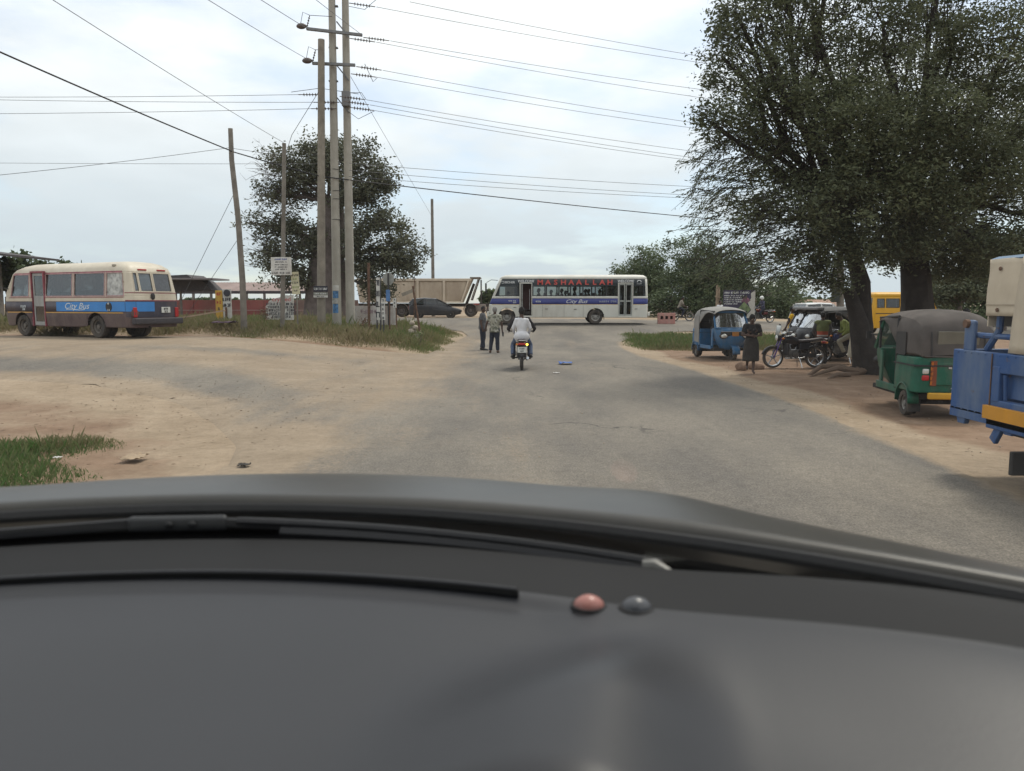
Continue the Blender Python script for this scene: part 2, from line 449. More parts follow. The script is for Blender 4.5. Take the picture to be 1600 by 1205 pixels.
def gnd_z(x, y):
    z = gz(x, y) + 0.03 * (noise.noise((x * 0.5, y * 0.5, 0)) if abs(x) < 60 and y < 120 else 0) * sst((abs(x - 1) - 4.5) / 2)
    d = math.hypot(x, y)
    return z - 0.015
me = grid_mesh('ground', lambda i, j: (GXS[i], GYS[j]), len(GXS), len(GYS), gnd_z, red_mask)
structure(link('ground', me, SOIL))
# road ahead
def dust_road(x, y):
    l, r = interp(RL, y), interp(RR, y)
    m = 0.10 + 0.10 * math.sin(x * 1.9 + 0.4) * (0.5 + 0.5 * sst((y - 4) / 10))
    m += 0.9 * math.exp(-max(0, r - x) / 0.16) 
    m += 0.62 * sst((1.0 - x) / 3.6) * sst((y - 8) / 9) * (1 - 0.6 * sst((y - 34) / 8))
    m += 0.30 * math.exp(-((x - 2.6) / 0.5) ** 2) * sst((y - 14) / 6)
    m += 0.25 * math.exp(-((x + 0.2 + 0.02 * y) / 1.0) ** 2) * (1 - sst((y - 10) / 6))
    m -= 0.15 * math.exp(-((x - 3.8) / 0.6) ** 2)
    m += 1.3 * math.exp(-max(0, x - l - 0.1) / 0.55) * (1 - sst((y - 9.5) / 3))
    return m
NX, NY = 40, 420
def rxy(i, j):
    y = -6 + 53 * (j / (NY - 1)) ** 1.25; l, r = interp(RL, y), interp(RR, y)
    w = 0.16 * noise.noise((y * 0.9, 3.1, 0)) + 0.09 * noise.noise((y * 3.5, 9.1, 0)) + 0.05 * noise.noise((y * 9, 2.1, 0))
    if y < 10: l += (0.45 * noise.noise((y * 0.8, 7.7, 0)) + 0.12 * noise.noise((y * 4, 1.7, 0)) - 0.12) * (1 - sst((y - 8) / 2))
    return (l + (r + w - l) * i / (NX - 1), y)
structure(link('road', grid_mesh('road', rxy, NX, NY, lambda x, y: gz(x, y) + 0.014 - (0.03 * (1 - sst((x - interp(RL, y) + 0.3) / 0.6)) if y < 8 else 0), dust_road), ASPH))
# sandy side road to the left
def dust_side(x, y):
    m = 0.86
    c = 17.8 - 3.8 * sst((x + 9) / 6.5)
    m -= 0.72 * math.exp(-((y - c) / 1.6) ** 2) * sst((x + 17) / 5)
    m -= 0.35 * math.exp(-((y - 23.4 - 0.1 * x) / 0.9) ** 2) * sst((x + 14) / 6)
    m -= 0.45 * sst((x + 5.5) / 2.5) * (1 - sst((y - 13) / 5))
    yb = float(np.interp(x, [t[0] for t in SB], [t[1] for t in SB])); m += 0.8 * math.exp(-max(0, y - yb) / 0.8)
    k = sst((-3.0 - x) / 3.2)
    return dust_road(-2.98, y) * (1 - k) + m * k
def sxy(i, j):
    x = -3.0 - 42 * (1 - i / 139) ** 1.5
    yb = float(np.interp(x, [t[0] for t in SB], [t[1] for t in SB])) + 0.35 * noise.noise((x * 1.1, 5, 0)) + 0.12 * noise.noise((x * 5, 2, 0)); yt = 27.4 + 0.10 * (-x - 2.7)
    return (x, yb + (yt - yb) * j / 79)
structure(link('side_road', grid_mesh('side_road', sxy, 140, 80, lambda x, y: gz(x, y) + 0.010 - 0.05 * (1 - sst((y - float(np.interp(x, [t[0] for t in SB], [t[1] for t in SB])) + 0.15) / 0.5)), dust_side), ASPH))
# main road across
def cxy(i, j):
    x = -110 + 200 * i / 239
    n = 45.2 - 0.2 * x; f = 60 - 0.35 * x
    return (x, n + (f - n) * j / 29)
def dust_cross(x, y):
    n = 45.2 - 0.2 * x; f = 60 - 0.35 * x
    t = (y - n) / (f - n)
    return 0.18 + 0.75 * math.exp(-t / 0.06) * sst((abs(x - 3) - 5) / 4) + 0.8 * math.exp(-(1 - t) / 0.07)
structure(link('main_road', grid_mesh('main_road', cxy, 240, 30, lambda x, y: gz(x, y) + 0.006, dust_cross), ASPH))
# ---------------------------------------------------------------- grass
GRASS = leaf_mat('grass_blades', (0.27, 0.22, 0.125), (0.115, 0.17, 0.045), 0.3)
GRASS_W = leaf_mat('grass_weeds', (0.22, 0.19, 0.10), (0.085, 0.155, 0.04), 0.3)
rs = np.random.RandomState(3)
def grass(name, label, inside, bbox, n, h0, h1, w, m, tonef=None):
    V, T = [], []
    x0, x1, y0, y1 = bbox
    pts = np.column_stack([rs.uniform(x0, x1, n), rs.uniform(y0, y1, n)])
    for x, y in pts:
        d = inside(x, y)
        if d <= 0: continue
        cl = noise.noise((x * 0.8, y * 0.8, 1.0)) * 0.5 + 0.5
        if rs.rand() > 0.30 + cl * 1.1 * min(1, d * 1.6): continue
        h = (h0 + (h1 - h0) * rs.rand() ** 1.5) * (0.45 + 0.9 * cl) * (0.18 + 0.82 * min(1, d * .8))
        a = rs.uniform(0, 6.283); lean = h * rs.uniform(0.1, 0.75)
        b = rs.uniform(0, 6.283)
        z = gz(x, y) - 0.015
        w_ = w
        if rs.rand() < .10: w_ = w * rs.uniform(2.0, 3.6); h *= .8
        elif rs.rand() < .03: h *= 1.7
        dx, dy = math.cos(a) * w_, math.sin(a) * w_
        lx, ly = math.cos(b) * lean, math.sin(b) * lean
        V += [(x - dx, y - dy, z), (x + dx, y + dy, z), (x + dx * .6 + lx * .4, y + dy * .6 + ly * .4, z + h * .62), (x + lx, y + ly, z + h)]
        T.append(min(1, max(0, (tonef(x, y) if tonef else 0.55) + rs.uniform(-.38, .38))))
    me = np_mesh(name, np.array(V), 4, np.array(T))
    return stuff(link(name, me, m), label, 'grass')
def in_island(x, y):
    return min(-2.75 - x + 0.25 * math.sin(y * 1.3), (y - (28.1 + 0.10 * (-x - 2.7)) + 0.35 * math.sin(x * 1.7)) / 1.0, 42 - y) / 0.9
def island_tone(x, y):
    return 0.15 + 0.55 * sst((noise.noise((x * 0.45, y * 0.45, 4)) + 0.35)) + 0.25 * sst((x + 7) / 3) - 0.25 * math.exp(-((y - 28.6 - 0.1 * (-x - 2.7)) / 0.9) ** 2)
grass('island_grass', 'dry and green grass on the mound around the utility poles', in_island, (-27, -2.4, 27, 42), 150000, 0.10, 0.42, 0.011, GRASS, island_tone)
def in_left(x, y):
    return min((10.55 + 0.25 * math.sin(x * 3) - y), (-4.72 + 0.3 * math.sin(y * 3.3) - (y - 8.2) * 0.35 - x)) / 0.5
grass('corner_grass', 'green grass patch on the near left corner beside the car', in_left, (-12, -4, 4.5, 11), 60000, 0.05, 0.20, 0.0045, GRASS_W,
      lambda x, y: 0.80 - 0.75 * sst((y - 9.2) / 1.0) * sst((-x - 4.6) / 1.5))
def in_right(x, y):
    e = min((x - (4.9 + 0.35 * abs(y - 34) ** 0.8 * 0.4)) , (y - 30.6 + 0.2 * math.sin(x * 2)), (42.5 - 0.2 * x - y), 18 - x)
    return e / 0.8
grass('roadside_grass', 'low green grass on the right verge behind the blue rickshaw', in_right, (4.5, 18.5, 30, 43), 60000, 0.08, 0.34, 0.011, GRASS_W,
      lambda x, y: 0.62 - 0.45 * math.exp(-((y - 31) / 0.9) ** 2))
# ---------------------------------------------------------------- litter and stones on the ground
LEAF_DRY = mat('dry_leaf', (0.20, 0.14, 0.095), 0.8, var=.4, scale=3)
def litter_patch():
    V = []
    for k in range(2600):
        if k % 3: x, y = rs.uniform(5.4, 14), rs.uniform(7, 26)
        else: x, y = rs.uniform(-9, -3), rs.uniform(8.5, 17)
        s = rs.uniform(0.006, 0.032) * (2.2 if rs.rand() < .05 else 1); a = rs.uniform(0, 6.28); z = gz(x, y) + 0.006 + (0.014 if x > -3 and x < 5.2 else 0.004)
        c, d = math.cos(a) * s, math.sin(a) * s
        h = rs.uniform(0.004, 0.02)
        V += [(x - c, y - d, z), (x + d * .35, y - c * .35, z + h), (x + c, y + d, z + h * .4), (x - d * .35, y + c * .35, z + h * .8)]
    me = np_mesh('dry_leaf_litter', np.array(V), 4)
    stuff(link('dry_leaf_litter', me, LEAF_DRY), 'scattered dry leaves and twigs on the bare soil', 'leaf litter')
litter_patch()
def pebbles():
    mb = MB()
    for k in range(420):
        x, y = (rs.uniform(-9, 3), rs.uniform(9, 30)) if k % 2 else (rs.uniform(5.2, 12), rs.uniform(8, 28))
        r = rs.uniform(0.005, 0.015)
        mb.ball((x, y, gz(x, y) + 0.012 + r * .3), (r * 1.3, r, r * .7), 6, 4)
    stuff(mb.build('pebbles', mat('pebble', (0.30, 0.245, 0.19), 0.9), smooth=True), 'small pebbles strewn over the road and verge', 'pebbles')
pebbles()
def crumple(name, label, cat, loc, size, m, seed, amp=0.35):
    r_ = random.Random(seed); n = 9; vs = []; fs = []
    for j in range(n):
        for i in range(n):
            u, v = i / (n - 1) - .5, j / (n - 1) - .5
            vs.append((u * size[0] + r_.uniform(-.04, .04) * size[0], v * size[1] + r_.uniform(-.04, .04) * size[1],
                       size[2] * (0.5 + 0.5 * noise.noise((u * 5 + seed, v * 5, seed))) + 0.004))
    for j in range(n - 1):
        for i in range(n - 1): fs.append((j * n + i, j * n + i + 1, (j + 1) * n + i + 1, (j + 1) * n + i))
    mb = MB(); mb.add(vs, fs)
    o = mb.build(name, m, smooth=True); o.location = loc
    s = o.modifiers.new('thick', 'SOLIDIFY'); s.thickness = 0.004
    return tag(o, label, cat)
p = G(884, 23.4, 0.02)
crumple('plastic_scrap', 'flattened blue plastic scrap lying on the road right of the motorcycle', 'litter', p, (0.40, 0.5, 0.09), mat('blue_plastic', (0.02, 0.09, 0.34), 0.5), 3)
p = G(870, 20.3, 0.02)
crumple('paper_scrap', 'small white paper scrap on the asphalt nearer than the blue plastic', 'litter', p, (0.16, 0.1, 0.03), mat('paper_white', (0.6, 0.58, 0.54), 0.8), 5)
p = G(197, 9.0, 0.0)
crumple('dry_brush', 'pale dead plant scraps beside the near left grass patch', 'litter', p, (0.25, 0.3, 0.08), mat('dead_stalk', (0.33, 0.25, 0.17), 0.9), 9)
p = G(372, 8.55, 0.012)
crumple('asphalt_chunk', 'dark broken asphalt piece at the left road edge ahead of the bonnet', 'rubble', p, (0.12, 0.12, 0.06), mat('tar', (0.05, 0.045, 0.04), 0.9), 12)
p = G(75, 8.6, 0.10)
crumple('white_scrap', 'little white scrap caught in the near left grass', 'litter', p, (0.09, 0.06, 0.03), MATS['paper_white'], 15)
# ================================================================= TREES
BARK = mat('bark_dark', (0.032, 0.027, 0.024), 0.95, var=0.35, scale=5, bump=0.9, bscale=9, obj_coords=True)
BARK_B = mat('bark_grey', (0.13, 0.105, 0.095), 0.95, var=0.25, scale=3, bump=0.7, bscale=6)
LF_BIG = leaf_mat('foliage_dark', (0.050, 0.060, 0.034), (0.165, 0.185, 0.095), 0.36)
LF_BUSH = leaf_mat('foliage_bush', (0.045, 0.064, 0.036), (0.15, 0.19, 0.09), 0.3)
LF_BAO = leaf_mat('foliage_baobab', (0.065, 0.072, 0.048), (0.17, 0.175, 0.11), 0.3)
LF_PALE = leaf_mat('foliage_pale', (0.07, 0.085, 0.05), (0.15, 0.17, 0.10), 0.25)
def leaves(clumps, per, rad, ls, aspect, seed, droop=0.0, flat=1.0, elong=None):
    """clumps: (N,3); returns verts for diamond leaves and tones"""
    r_ = np.random.RandomState(seed)
    N = len(clumps) * per
    base = np.repeat(np.array(clumps, dtype=float), per, 0)
    off = r_.normal(0, 1, (N, 3)) * rad * 0.55
    off[:, 2] *= flat
    c = base + off
    d = r_.normal(0, 1, (N, 3)); d[:, 2] = d[:, 2] * 0.6 - droop
    if elong is not None: d += np.array(elong)
    d /= np.linalg.norm(d, axis=1, keepdims=True)
    q = r_.normal(0, 1, (N, 3)); s = np.cross(d, q); s /= np.linalg.norm(s, axis=1, keepdims=True) + 1e-9
    L = ls * r_.uniform(0.6, 1.35, (N, 1)); W = L * aspect
    V = np.stack([c - d * L, c + s * W, c + d * L, c - s * W], 1).reshape(-1, 3)
    ct = np.repeat(r_.uniform(0, 1, len(clumps)), per)
    tone = np.clip(0.62 * ct ** 1.3 + 0.40 * r_.uniform(0, 1, N), 0, 1)
    return V, tone
def blob_points(blobs, seed, shell=0.45):
    r_ = np.random.RandomState(seed); out = []
    for (c, rad, n) in blobs:
        v = r_.normal(0, 1, (n, 3)); v /= np.linalg.norm(v, axis=1, keepdims=True)
        rr = shell + (1 - shell) * r_.uniform(0, 1, (n, 1)) ** 0.6
        rr *= 1 + 0.18 * r_.normal(0, 1, (n, 1))
        out.append(np.array(c) + v * rr * np.array(rad))
    return out
def bent(p0, p1, r_, n=5, wob=0.12, sag=0.0):
    p0, p1 = Vector(p0), Vector(p1); L = (p1 - p0).length
    pts = []
    for i in range(n + 1):
        t = i / n; p = p0.lerp(p1, t)
        k = math.sin(math.pi * t) * L * wob
        p += Vector((r_.uniform(-1, 1), r_.uniform(-1, 1), r_.uniform(-.6, 1) - sag)) * k
        pts.append(p)
    return pts
def tree(name, label, base, trunks, blobs, lm, bark, per, rad, ls, aspect, seed, twigs=40, limb_r=0.11, group=None, flat=0.8, shell=0.45,
         droop=0.15, crown_top=None, extra=None, cat='tree', flare=1.5, twig_r=0.012):
    """trunks: list of (points, radii); blobs: (centre, radii, clumps, trunk index) in world offsets from base"""
    r_ = random.Random(seed)
    base = Vector(base)
    t = thing(name, label, cat, base, 0, group)
    for k, (pts, rr) in enumerate(trunks):
        mb = MB()
        n = 14; rings = []
        P_ = [Vector(p) for p in pts]
        # resample
        dense, dr = [], []
        for i in range(len(P_) - 1):
            for s in range(4):
                u = s / 4; dense.append(P_[i].lerp(P_[i + 1], u)); dr.append(rr[i] + (rr[i + 1] - rr[i]) * u)
        dense.append(P_[-1]); dr.append(rr[-1])
        for i, (p, q) in enumerate(zip(dense, dr)):
            ring = []
            for a in range(n):
                th = 2 * math.pi * a / n
                f = 1 + 0.20 * noise.noise((math.cos(th) * 1.6 + k * 7, math.sin(th) * 1.6, p.z * 0.8 + seed)) 
                if i < 3: f *= 1 + (flare - 1) * (1 - i / 3) * (0.6 + 0.5 * math.sin(th * 3 + k))
                ring.append(p + Vector((math.cos(th) * q * f, math.sin(th) * q * f, 0)))
            rings.append(ring)
        mb.loft(rings)
        mb.build('trunk', bark, t, smooth=True)
    pts = blob_points([(b[0], b[1], b[2]) for b in blobs], seed, shell)
    allc = np.concatenate(pts)
    # limbs
    for bi, b in enumerate(blobs):
        P_ = [Vector(p) for p in trunks[b[3]][0]]
        start = P_[-1] if len(b) < 5 else Vector(b[4])
        mb = MB()
        end = Vector(b[0])
        path = bent(start, end, r_, 5, 0.07, 0.2)
        L = (end - start).length
        lr = limb_r * min(1.3, max(0.5, L / 3))
        mb.tube(path, [lr * (1 - 0.13 * i) for i in range(len(path))], 7)
        for q in range(min(twigs, len(pts[bi]))):
            tip = Vector(pts[bi][q * len(pts[bi]) // max(1, min(twigs, len(pts[bi])))])
            s = path[r_.randint(2, len(path) - 1)]
            tp = bent(s, tip, r_, 3, 0.10)
            mb.tube(tp, [twig_r * 3.0, twig_r * 2, twig_r * 1.2, twig_r * .5], 4, cap=False)
        mb.build('branch', bark, t, smooth=True)
    V, T = leaves(allc, per, rad, ls, aspect, seed + 1, droop, flat)
    if extra is not None:
        V2, T2 = extra; V = np.concatenate([V, V2]); T = np.concatenate([T, T2])
    o = link('crown', np_mesh('crown', V, 4, T), lm, t)
    return t
# --- big roadside tree, two trunks
BT = Vector((gx(1352, 20.5), 20.5, 0)); BT.z = gz(BT.x, BT.y) - 0.1
def rel(px, py, y, b): return P(px, py, y) - b
tA = [(0.35, 0.1, 0), rel(1345, 520, 20.6, BT), rel(1345, 440, 20.6, BT), rel(1333, 395, 20.6, BT), rel(1318, 340, 20.6, BT)]
tB = [(1.75, 1.2, 0), rel(1432, 490, 21.6, BT), rel(1430, 430, 21.6, BT), rel(1426, 380, 21.6, BT), rel(1432, 330, 21.6, BT)]
tC = [(0.25, 0.1, 0.0), rel(1342, 500, 20.4, BT), rel(1325, 450, 20.4, BT)]      # stub beside trunk A
def W(px, py, y): return rel(px, py, y, BT)
blobs = []
KEEP = .8
rb = random.Random(11)
def bl(px, py, y, rx, ry, rz, n, ti): blobs.append((W(px, py, y), (rx * 1.05, ry, rz * 1.05), int(n * (.70 if px < 1300 else .98)), ti))
bl(1180, 60, 20, 1.25, 1.7, 1.5, 95, 0); bl(1165, 190, 19.5, 1.0, 1.5, 1.0, 60, 0)
bl(1270, 20, 20.5, 1.5, 2, 1.6, 110, 0); bl(1260, 150, 20.5, 1.4, 2, 1.3, 90, 0); bl(1240, 270, 20, 1.3, 1.7, 0.9, 75, 0)
bl(1380, 40, 21, 1.6, 2, 1.6, 120, 1); bl(1360, 170, 20, 1.5, 2, 1.2, 95, 0); bl(1340, 290, 20, 1.3, 1.7, 0.9, 75, 0)
bl(1480, 40, 22, 1.7, 2.2, 1.7, 120, 1); bl(1500, 180, 21.5, 1.7, 2, 1.3, 110, 1); bl(1440, 260, 20, 1.4, 1.6, 1.0, 80, 1)
bl(1590, 60, 21, 1.8, 2.2, 1.8, 120, 1); bl(1600, 230, 21, 1.6, 2, 1.3, 110, 1); bl(1530, 310, 22, 1.5, 1.8, 0.9, 85, 1)
bl(1700, 150, 22, 2.0, 2.4, 2.0, 90, 1); bl(1690, 330, 22, 1.8, 2, 1.0, 60, 1)
bl(1300, 360, 20, 1.0, 1.4, 0.7, 50, 0); bl(1400, 350, 19.6, 1.1, 1.3, 0.7, 55, 1); bl(1480, 385, 21, 1.0, 1.3, 0.5, 45, 1)
bl(1280, 420, 20, 0.75, 1.0, 0.45, 26, 0); bl(1575, 370, 22, 1.3, 1.6, 0.55, 60, 1); bl(1180, 330, 19.5, 0.9, 1.2, 0.5, 30, 0)
bl(1300, -120, 20.5, 2.2, 2.4, 1.5, 120, 0); bl(1480, -140, 21.5, 2.6, 2.6, 1.6, 130, 1); bl(1200, -80, 20, 1.4, 1.8, 1.3, 70, 0)
bl(1390, 120, 23.5, 2.4, 1.2, 2.0, 60, 1); bl(1530, 150, 24, 2.4, 1.2, 2.2, 70, 1); bl(1300, 180, 23, 2.0, 1.2, 2.2, 40, 0)
bl(1330, 385, 18.9, 0.8, 0.7, 0.45, 42, 0); bl(1300, 320, 18.4, 1.1, 0.9, 0.7, 60, 0); bl(1420, 375, 19.2, 0.9, 0.7, 0.45, 42, 1); bl(1450, 320, 18.8, 1.1, 0.9, 0.7, 60, 1)
bl(1380, 270, 18.4, 1.3, 1.0, 0.9, 80, 0); bl(1330, 200, 18.2, 1.4, 1.0, 1.1, 80, 0); bl(1460, 200, 18.6, 1.4, 1.0, 1.1, 80, 1); bl(1540, 260, 18.8, 1.2, 1.0, 0.9, 60, 1); bl(1540, 385, 19.6, 0.9, 0.8, 0.4, 40, 1)
bl(1250, 395, 19.2, 0.8, 0.8, 0.4, 30, 0); bl(1300, 445, 19.4, 0.45, 0.6, 0.22, 14, 0); bl(1380, 400, 21.5, 0.8, 1.0, 0.4, 34, 1); bl(1500, 415, 21.5, 0.8, 1.0, 0.35, 34, 1); bl(1210, 130, 18.6, 1.2, 1.0, 1.2, 60, 0)
bl(1565, 415, 22, 0.9, 1.0, 0.35, 36, 1); bl(1610, 400, 22, 1.0, 1.2, 0.45, 40, 1); bl(1465, 430, 22.5, 0.5, 0.8, 0.22, 16, 1)
bl(1130, 90, 19.6, 0.45, 0.8, 0.9, 22, 0); bl(1110, 190, 19.4, 0.5, 0.6, 0.4, 16, 0); bl(1150, 20, 19.8, 0.7, 1, 0.8, 34, 0)
# drooping feathery sprays on the left flank
FV, FT = [], []
rf = np.random.RandomState(5)
spray_mb = MB()
for k in range(250):
    sx = rf.uniform(1105, 1310); sy = rf.uniform(205, 440); yy = rf.uniform(18.6, 21)
    a = np.array(W(sx, sy, yy)); ex = sx - rf.uniform(40, 110) * (1.0 if sx > 1160 else 0.6); ey = sy + rf.uniform(-8, 62)
    b = np.array(W(ex, ey, yy + rf.uniform(-.8, .4)))
    if ey > 480: continue
    mid = (a + b) / 2 + np.array([0, 0, rf.uniform(0.05, 0.22)])
    spray_mb.tube([a, mid, b], [0.012, 0.008, 0.003], 4, cap=False)
    for q in range(34):
        t_ = rf.uniform(0.15, 1.0); c = (1 - t_) ** 2 * a + 2 * t_ * (1 - t_) * mid + t_ ** 2 * b
        c = c + rf.normal(0, 0.045, 3)
        d = (b - a); d = d / np.linalg.norm(d) + rf.normal(0, .35, 3) + np.array([0, 0, -.3]); d /= np.linalg.norm(d)
        s = np.cross(d, rf.normal(0, 1, 3)); s /= np.linalg.norm(s)
        L = rf.uniform(.03, .085); w = L * .2
        FV += [c - d * L, c + s * w, c + d * L, c - s * w]; FT.append(rf.uniform(0, .9))
bigtree = tree('shade_tree', 'huge dark spreading tree with two thick trunks over the rickshaw rank', BT,
     [(tA, [0.44, 0.29, 0.24, 0.18, 0.12]), (tB, [0.72, 0.46, 0.38, 0.28, 0.2]), (tC, [0.36, 0.22, 0.16])], blobs, LF_BIG, BARK,
     66, 0.30, 0.056, 0.38, 21, twigs=26, limb_r=0.085, twig_r=0.008, extra=(np.array(FV), np.array(FT)), shell=0.25, flare=1.25)
spray_mb.build('branch', BARK, bigtree)
mb = MB()
for (x0, y0, x1, y1) in ((0.2, 0, -1.4, -1.2), (0.3, 0, -2.0, -0.3), (0.5, 0, 0.3, -1.6), (0.4, 0.2, -1.7, -0.75)):
    r2 = random.Random(int(x1 * 10) + 50)
    pp = bent((x0, y0, 0.12), (x1, y1, 0.07), r2, 5, 0.09); mb.tube(pp, [0.13, 0.10, 0.085, 0.07, 0.05, 0.02], 8)
mb.build('surface_root', mat('root', (0.13, 0.09, 0.065), 0.95, bump=0.6, bscale=12), bigtree, smooth=True)
# --- leaning bushy trees behind the main road
def bushy(px, y, w_px, top_py, label, seed, nl=230):
    base = G(px, y); s = y / FPX
    top = P(px, top_py, y).z - base.z; hw = w_px * s / 2
    r_ = random.Random(seed)
    bl_ = []
    for k in range(9):
        a = r_.uniform(0, 6.28); f = r_.uniform(.15, .75)
        cx_, cy_ = math.cos(a) * hw * f, math.sin(a) * hw * .6 * f
        cz = top * r_.uniform(.30, .78) * (1 - .25 * f)
        bl_.append(((cx_, cy_, cz), (hw * r_.uniform(.33, .5), hw * .45, top * r_.uniform(.16, .24)), nl // 9, 0, (0, 0, top * .3)))
    bl_.append(((0, 0, top * .80), (hw * .5, hw * .5, top * .20), nl // 6, 0, (0, 0, top * .3)))
    for k in range(6):
        bl_.append((((k - 2.5) * hw * .36, -hw * .4, top * .16), (hw * .25, hw * .3, top * .16), nl // 12, 0, (0, 0, top * .2)))
    return tree('bushy_tree', label, base, [([(0, 0, 0), (.1, 0, top * .2), (0, .1, top * .35)], [.28, .22, .18])], bl_, LF_BUSH, BARK_B,
         62, .52, .105, .5, seed, twigs=8, limb_r=.1, shell=.5, group='bushy trees beyond the main road', twig_r=.02)
bushy(1010, 72, 150, 385, 'bushy dark green tree rising just behind the rear of the long bus', 31)
bushy(1085, 66, 170, 365, 'tallest rounded green tree behind the pink barrier and cyclist', 32, 300)
bushy(1160, 64, 150, 392, 'wide leafy green tree behind the purple billboard', 33)
bushy(1222, 70, 80, 430, 'low green tree at the right end of the row, beside the rusty roof', 34, 130)
bushy(1535, 50, 170, 425, 'wide green bush behind the canvas topped truck and green rickshaw', 36, 160)
bushy(968, 80, 60, 412, 'small dark tree peeping over the roof of the long bus', 35, 110)
# --- baobab-like tree behind the poles
BB = G(512, 46.5)
def WB(px, py, y): return P(px, py, y) - BB
btr = [([(0, 0, -.1), WB(510, 470, 46.5), WB(512, 400, 46.5), WB(520, 320, 46.5)], [1.45, 1.2, 1.0, .62])]
bb = []
def bb_(px, py, y, rx, ry, rz, n, st=None): bb.append((WB(px, py, y), (rx, ry, rz), n, 0) + ((WB(*st, 46.5),) if st else ()))
bb_(560, 250, 46, 1.5, 1.6, 1.2, 75); bb_(520, 240, 47, 1.3, 1.5, 1.0, 55); bb_(575, 300, 46, 1.3, 1.4, 1.0, 60); bb_(490, 240, 46, 1.5, 1.4, 1.0, 50)
bb_(440, 255, 46, 1.3, 1.4, .8, 34); bb_(430, 300, 46, 1.3, 1.4, .9, 34); bb_(470, 300, 47, 1.3, 1.3, 1.0, 44)
bb_(600, 345, 46, 1.3, 1.4, .8, 55, (525, 380)); bb_(620, 390, 46, 1.5, 1.5, 1.1, 80, (525, 400)); bb_(580, 420, 46, 1.4, 1.4, .9, 70, (525, 420)); bb_(635, 415, 46, .8, 1.0, .8, 36, (525, 400))
bb_(430, 400, 46, 1.3, 1.4, 1.1, 60, (505, 400)); bb_(460, 430, 45.6, 1.3, 1.3, 1.0, 60, (505, 420)); bb_(415, 350, 46, 1.2, 1.4, 1.1, 26, (505, 380)); bb_(440, 350, 46, 1.2, 1.2, .9, 30, (505, 360))
bb_(600, 280, 46, .9, 1, .9, 40); bb_(545, 300, 45.2, 1.2, .8, 1.2, 60); bb_(560, 380, 45.2, 1.2, .8, 1.1, 60, (525, 400)); bb_(470, 370, 45.2, 1.2, .8, 1.2, 55, (505, 390)); bb_(480, 270, 45.2, 1.2, .8, 1.0, 50); bb_(590, 455, 46, 1.0, 1, .5, 40, (525, 430))
bb_(535, 350, 47.5, 1.4, 1.0, 1.6, 60); bb_(490, 380, 47.5, 1.3, 1.0, 1.5, 50)
baobab = tree('baobab_tree', 'thick trunked half bare tree behind the tall concrete poles', BB, btr, bb, LF_BAO, BARK_B, 34, .44, .095, .5, 41,
     twigs=30, limb_r=.11, shell=.35, flare=1.15, twig_r=.014)
mb = MB(); r2 = random.Random(4)
for k in range(150):     # bare twigs on the left flank
    a_ = WB(r2.uniform(415, 470), r2.uniform(240, 420), 46); an = r2.uniform(2.2, 4.1); L = r2.uniform(.7, 1.9)
    e_ = a_ + Vector((math.cos(an) * L, r2.uniform(-.5, .5), math.sin(an) * L * -.8))
    pp = bent(a_, e_, r2, 3, .12); mb.tube(pp, [.022, .016, .011, .005], 4, cap=False)
    for j in range(3):
        s = pp[r2.randint(1, 3)]; mb.tube([s, s + Vector((r2.uniform(-.5, .1), r2.uniform(-.2, .2), r2.uniform(-.3, .4)))], [.009, .004], 3, cap=False)
mb.build('bare_twigs', BARK_B, baobab)
# --- far trees on the left skyline and beyond
def far_tree(px, y, top_py, w_px, label, seed, lm=LF_BUSH, nl=40, group='trees on the far skyline', ls=.16, name='far_tree'):
    base = G(px, y); s = y / FPX; top = P(px, top_py, y).z - base.z; hw = w_px * s / 2
    r_ = random.Random(seed); bl_ = []
    for k in range(5):
        bl_.append(((r_.uniform(-.5, .5) * hw, r_.uniform(-.4, .4) * hw, top * r_.uniform(.55, .82)), (hw * .45, hw * .4, top * .15), nl // 5, 0))
    return tree(name, label, base, [([(0, 0, 0), (0, 0, top * .4)], [.16, .1])], bl_, lm, BARK_B, 26, .35, ls, .5, seed, twigs=4, limb_r=.06, shell=.3, group=group)
far_tree(36, 44, 388, 34, 'slender leafy tree above the front of the minibus roof', 51)
far_tree(12, 40, 398, 40, 'dark tree under the dark eave at the left picture edge', 52, nl=60)
far_tree(72, 46, 400, 26, 'small tree tip between the two leafy trees over the minibus', 53)
far_tree(95, 50, 398, 44, 'broad low tree above the middle of the minibus roof', 54, nl=60)
far_tree(128, 52, 402, 24, 'small round tree above the rear half of the minibus roof', 55)
far_tree(155, 54, 405, 14, 'tiny tree tip farthest right over the minibus roof', 56, nl=20)
far_tree(762, 95, 452, 22, 'hazy tree between the tipper bed and the front of the long bus', 57, nl=60, ls=.25)
for k, (px, y, tp, w) in enumerate([(1500, 40, 408, 120), (1570, 44, 400, 150), (1462, 46, 425, 90)]):
    far_tree(px, y, tp, w, ['pale grey green shrub tree behind the green rickshaw roof', 'pale feathery tree behind the canvas topped truck', 'pale shrub right of the thickest trunk of the shade tree'][k],
             60 + k, LF_PALE, 260, 'pale trees behind the rank', .1, 'pale_tree')
for k, (px, y, tp, w) in enumerate([(330, 190, 463, 120), (440, 210, 466, 150), (1260, 170, 462, 160), (220, 200, 465, 140)]):
    far_tree(px, y, tp, w, ['far low trees seen under the left end of the shed roof', 'far low trees seen under the middle of the shed roof', 'far low trees behind the rusty roof', 'far low trees behind the minibus tail'][k],
             70 + k, LF_BUSH, 160, 'low trees on the horizon', .35, 'horizon_tree')
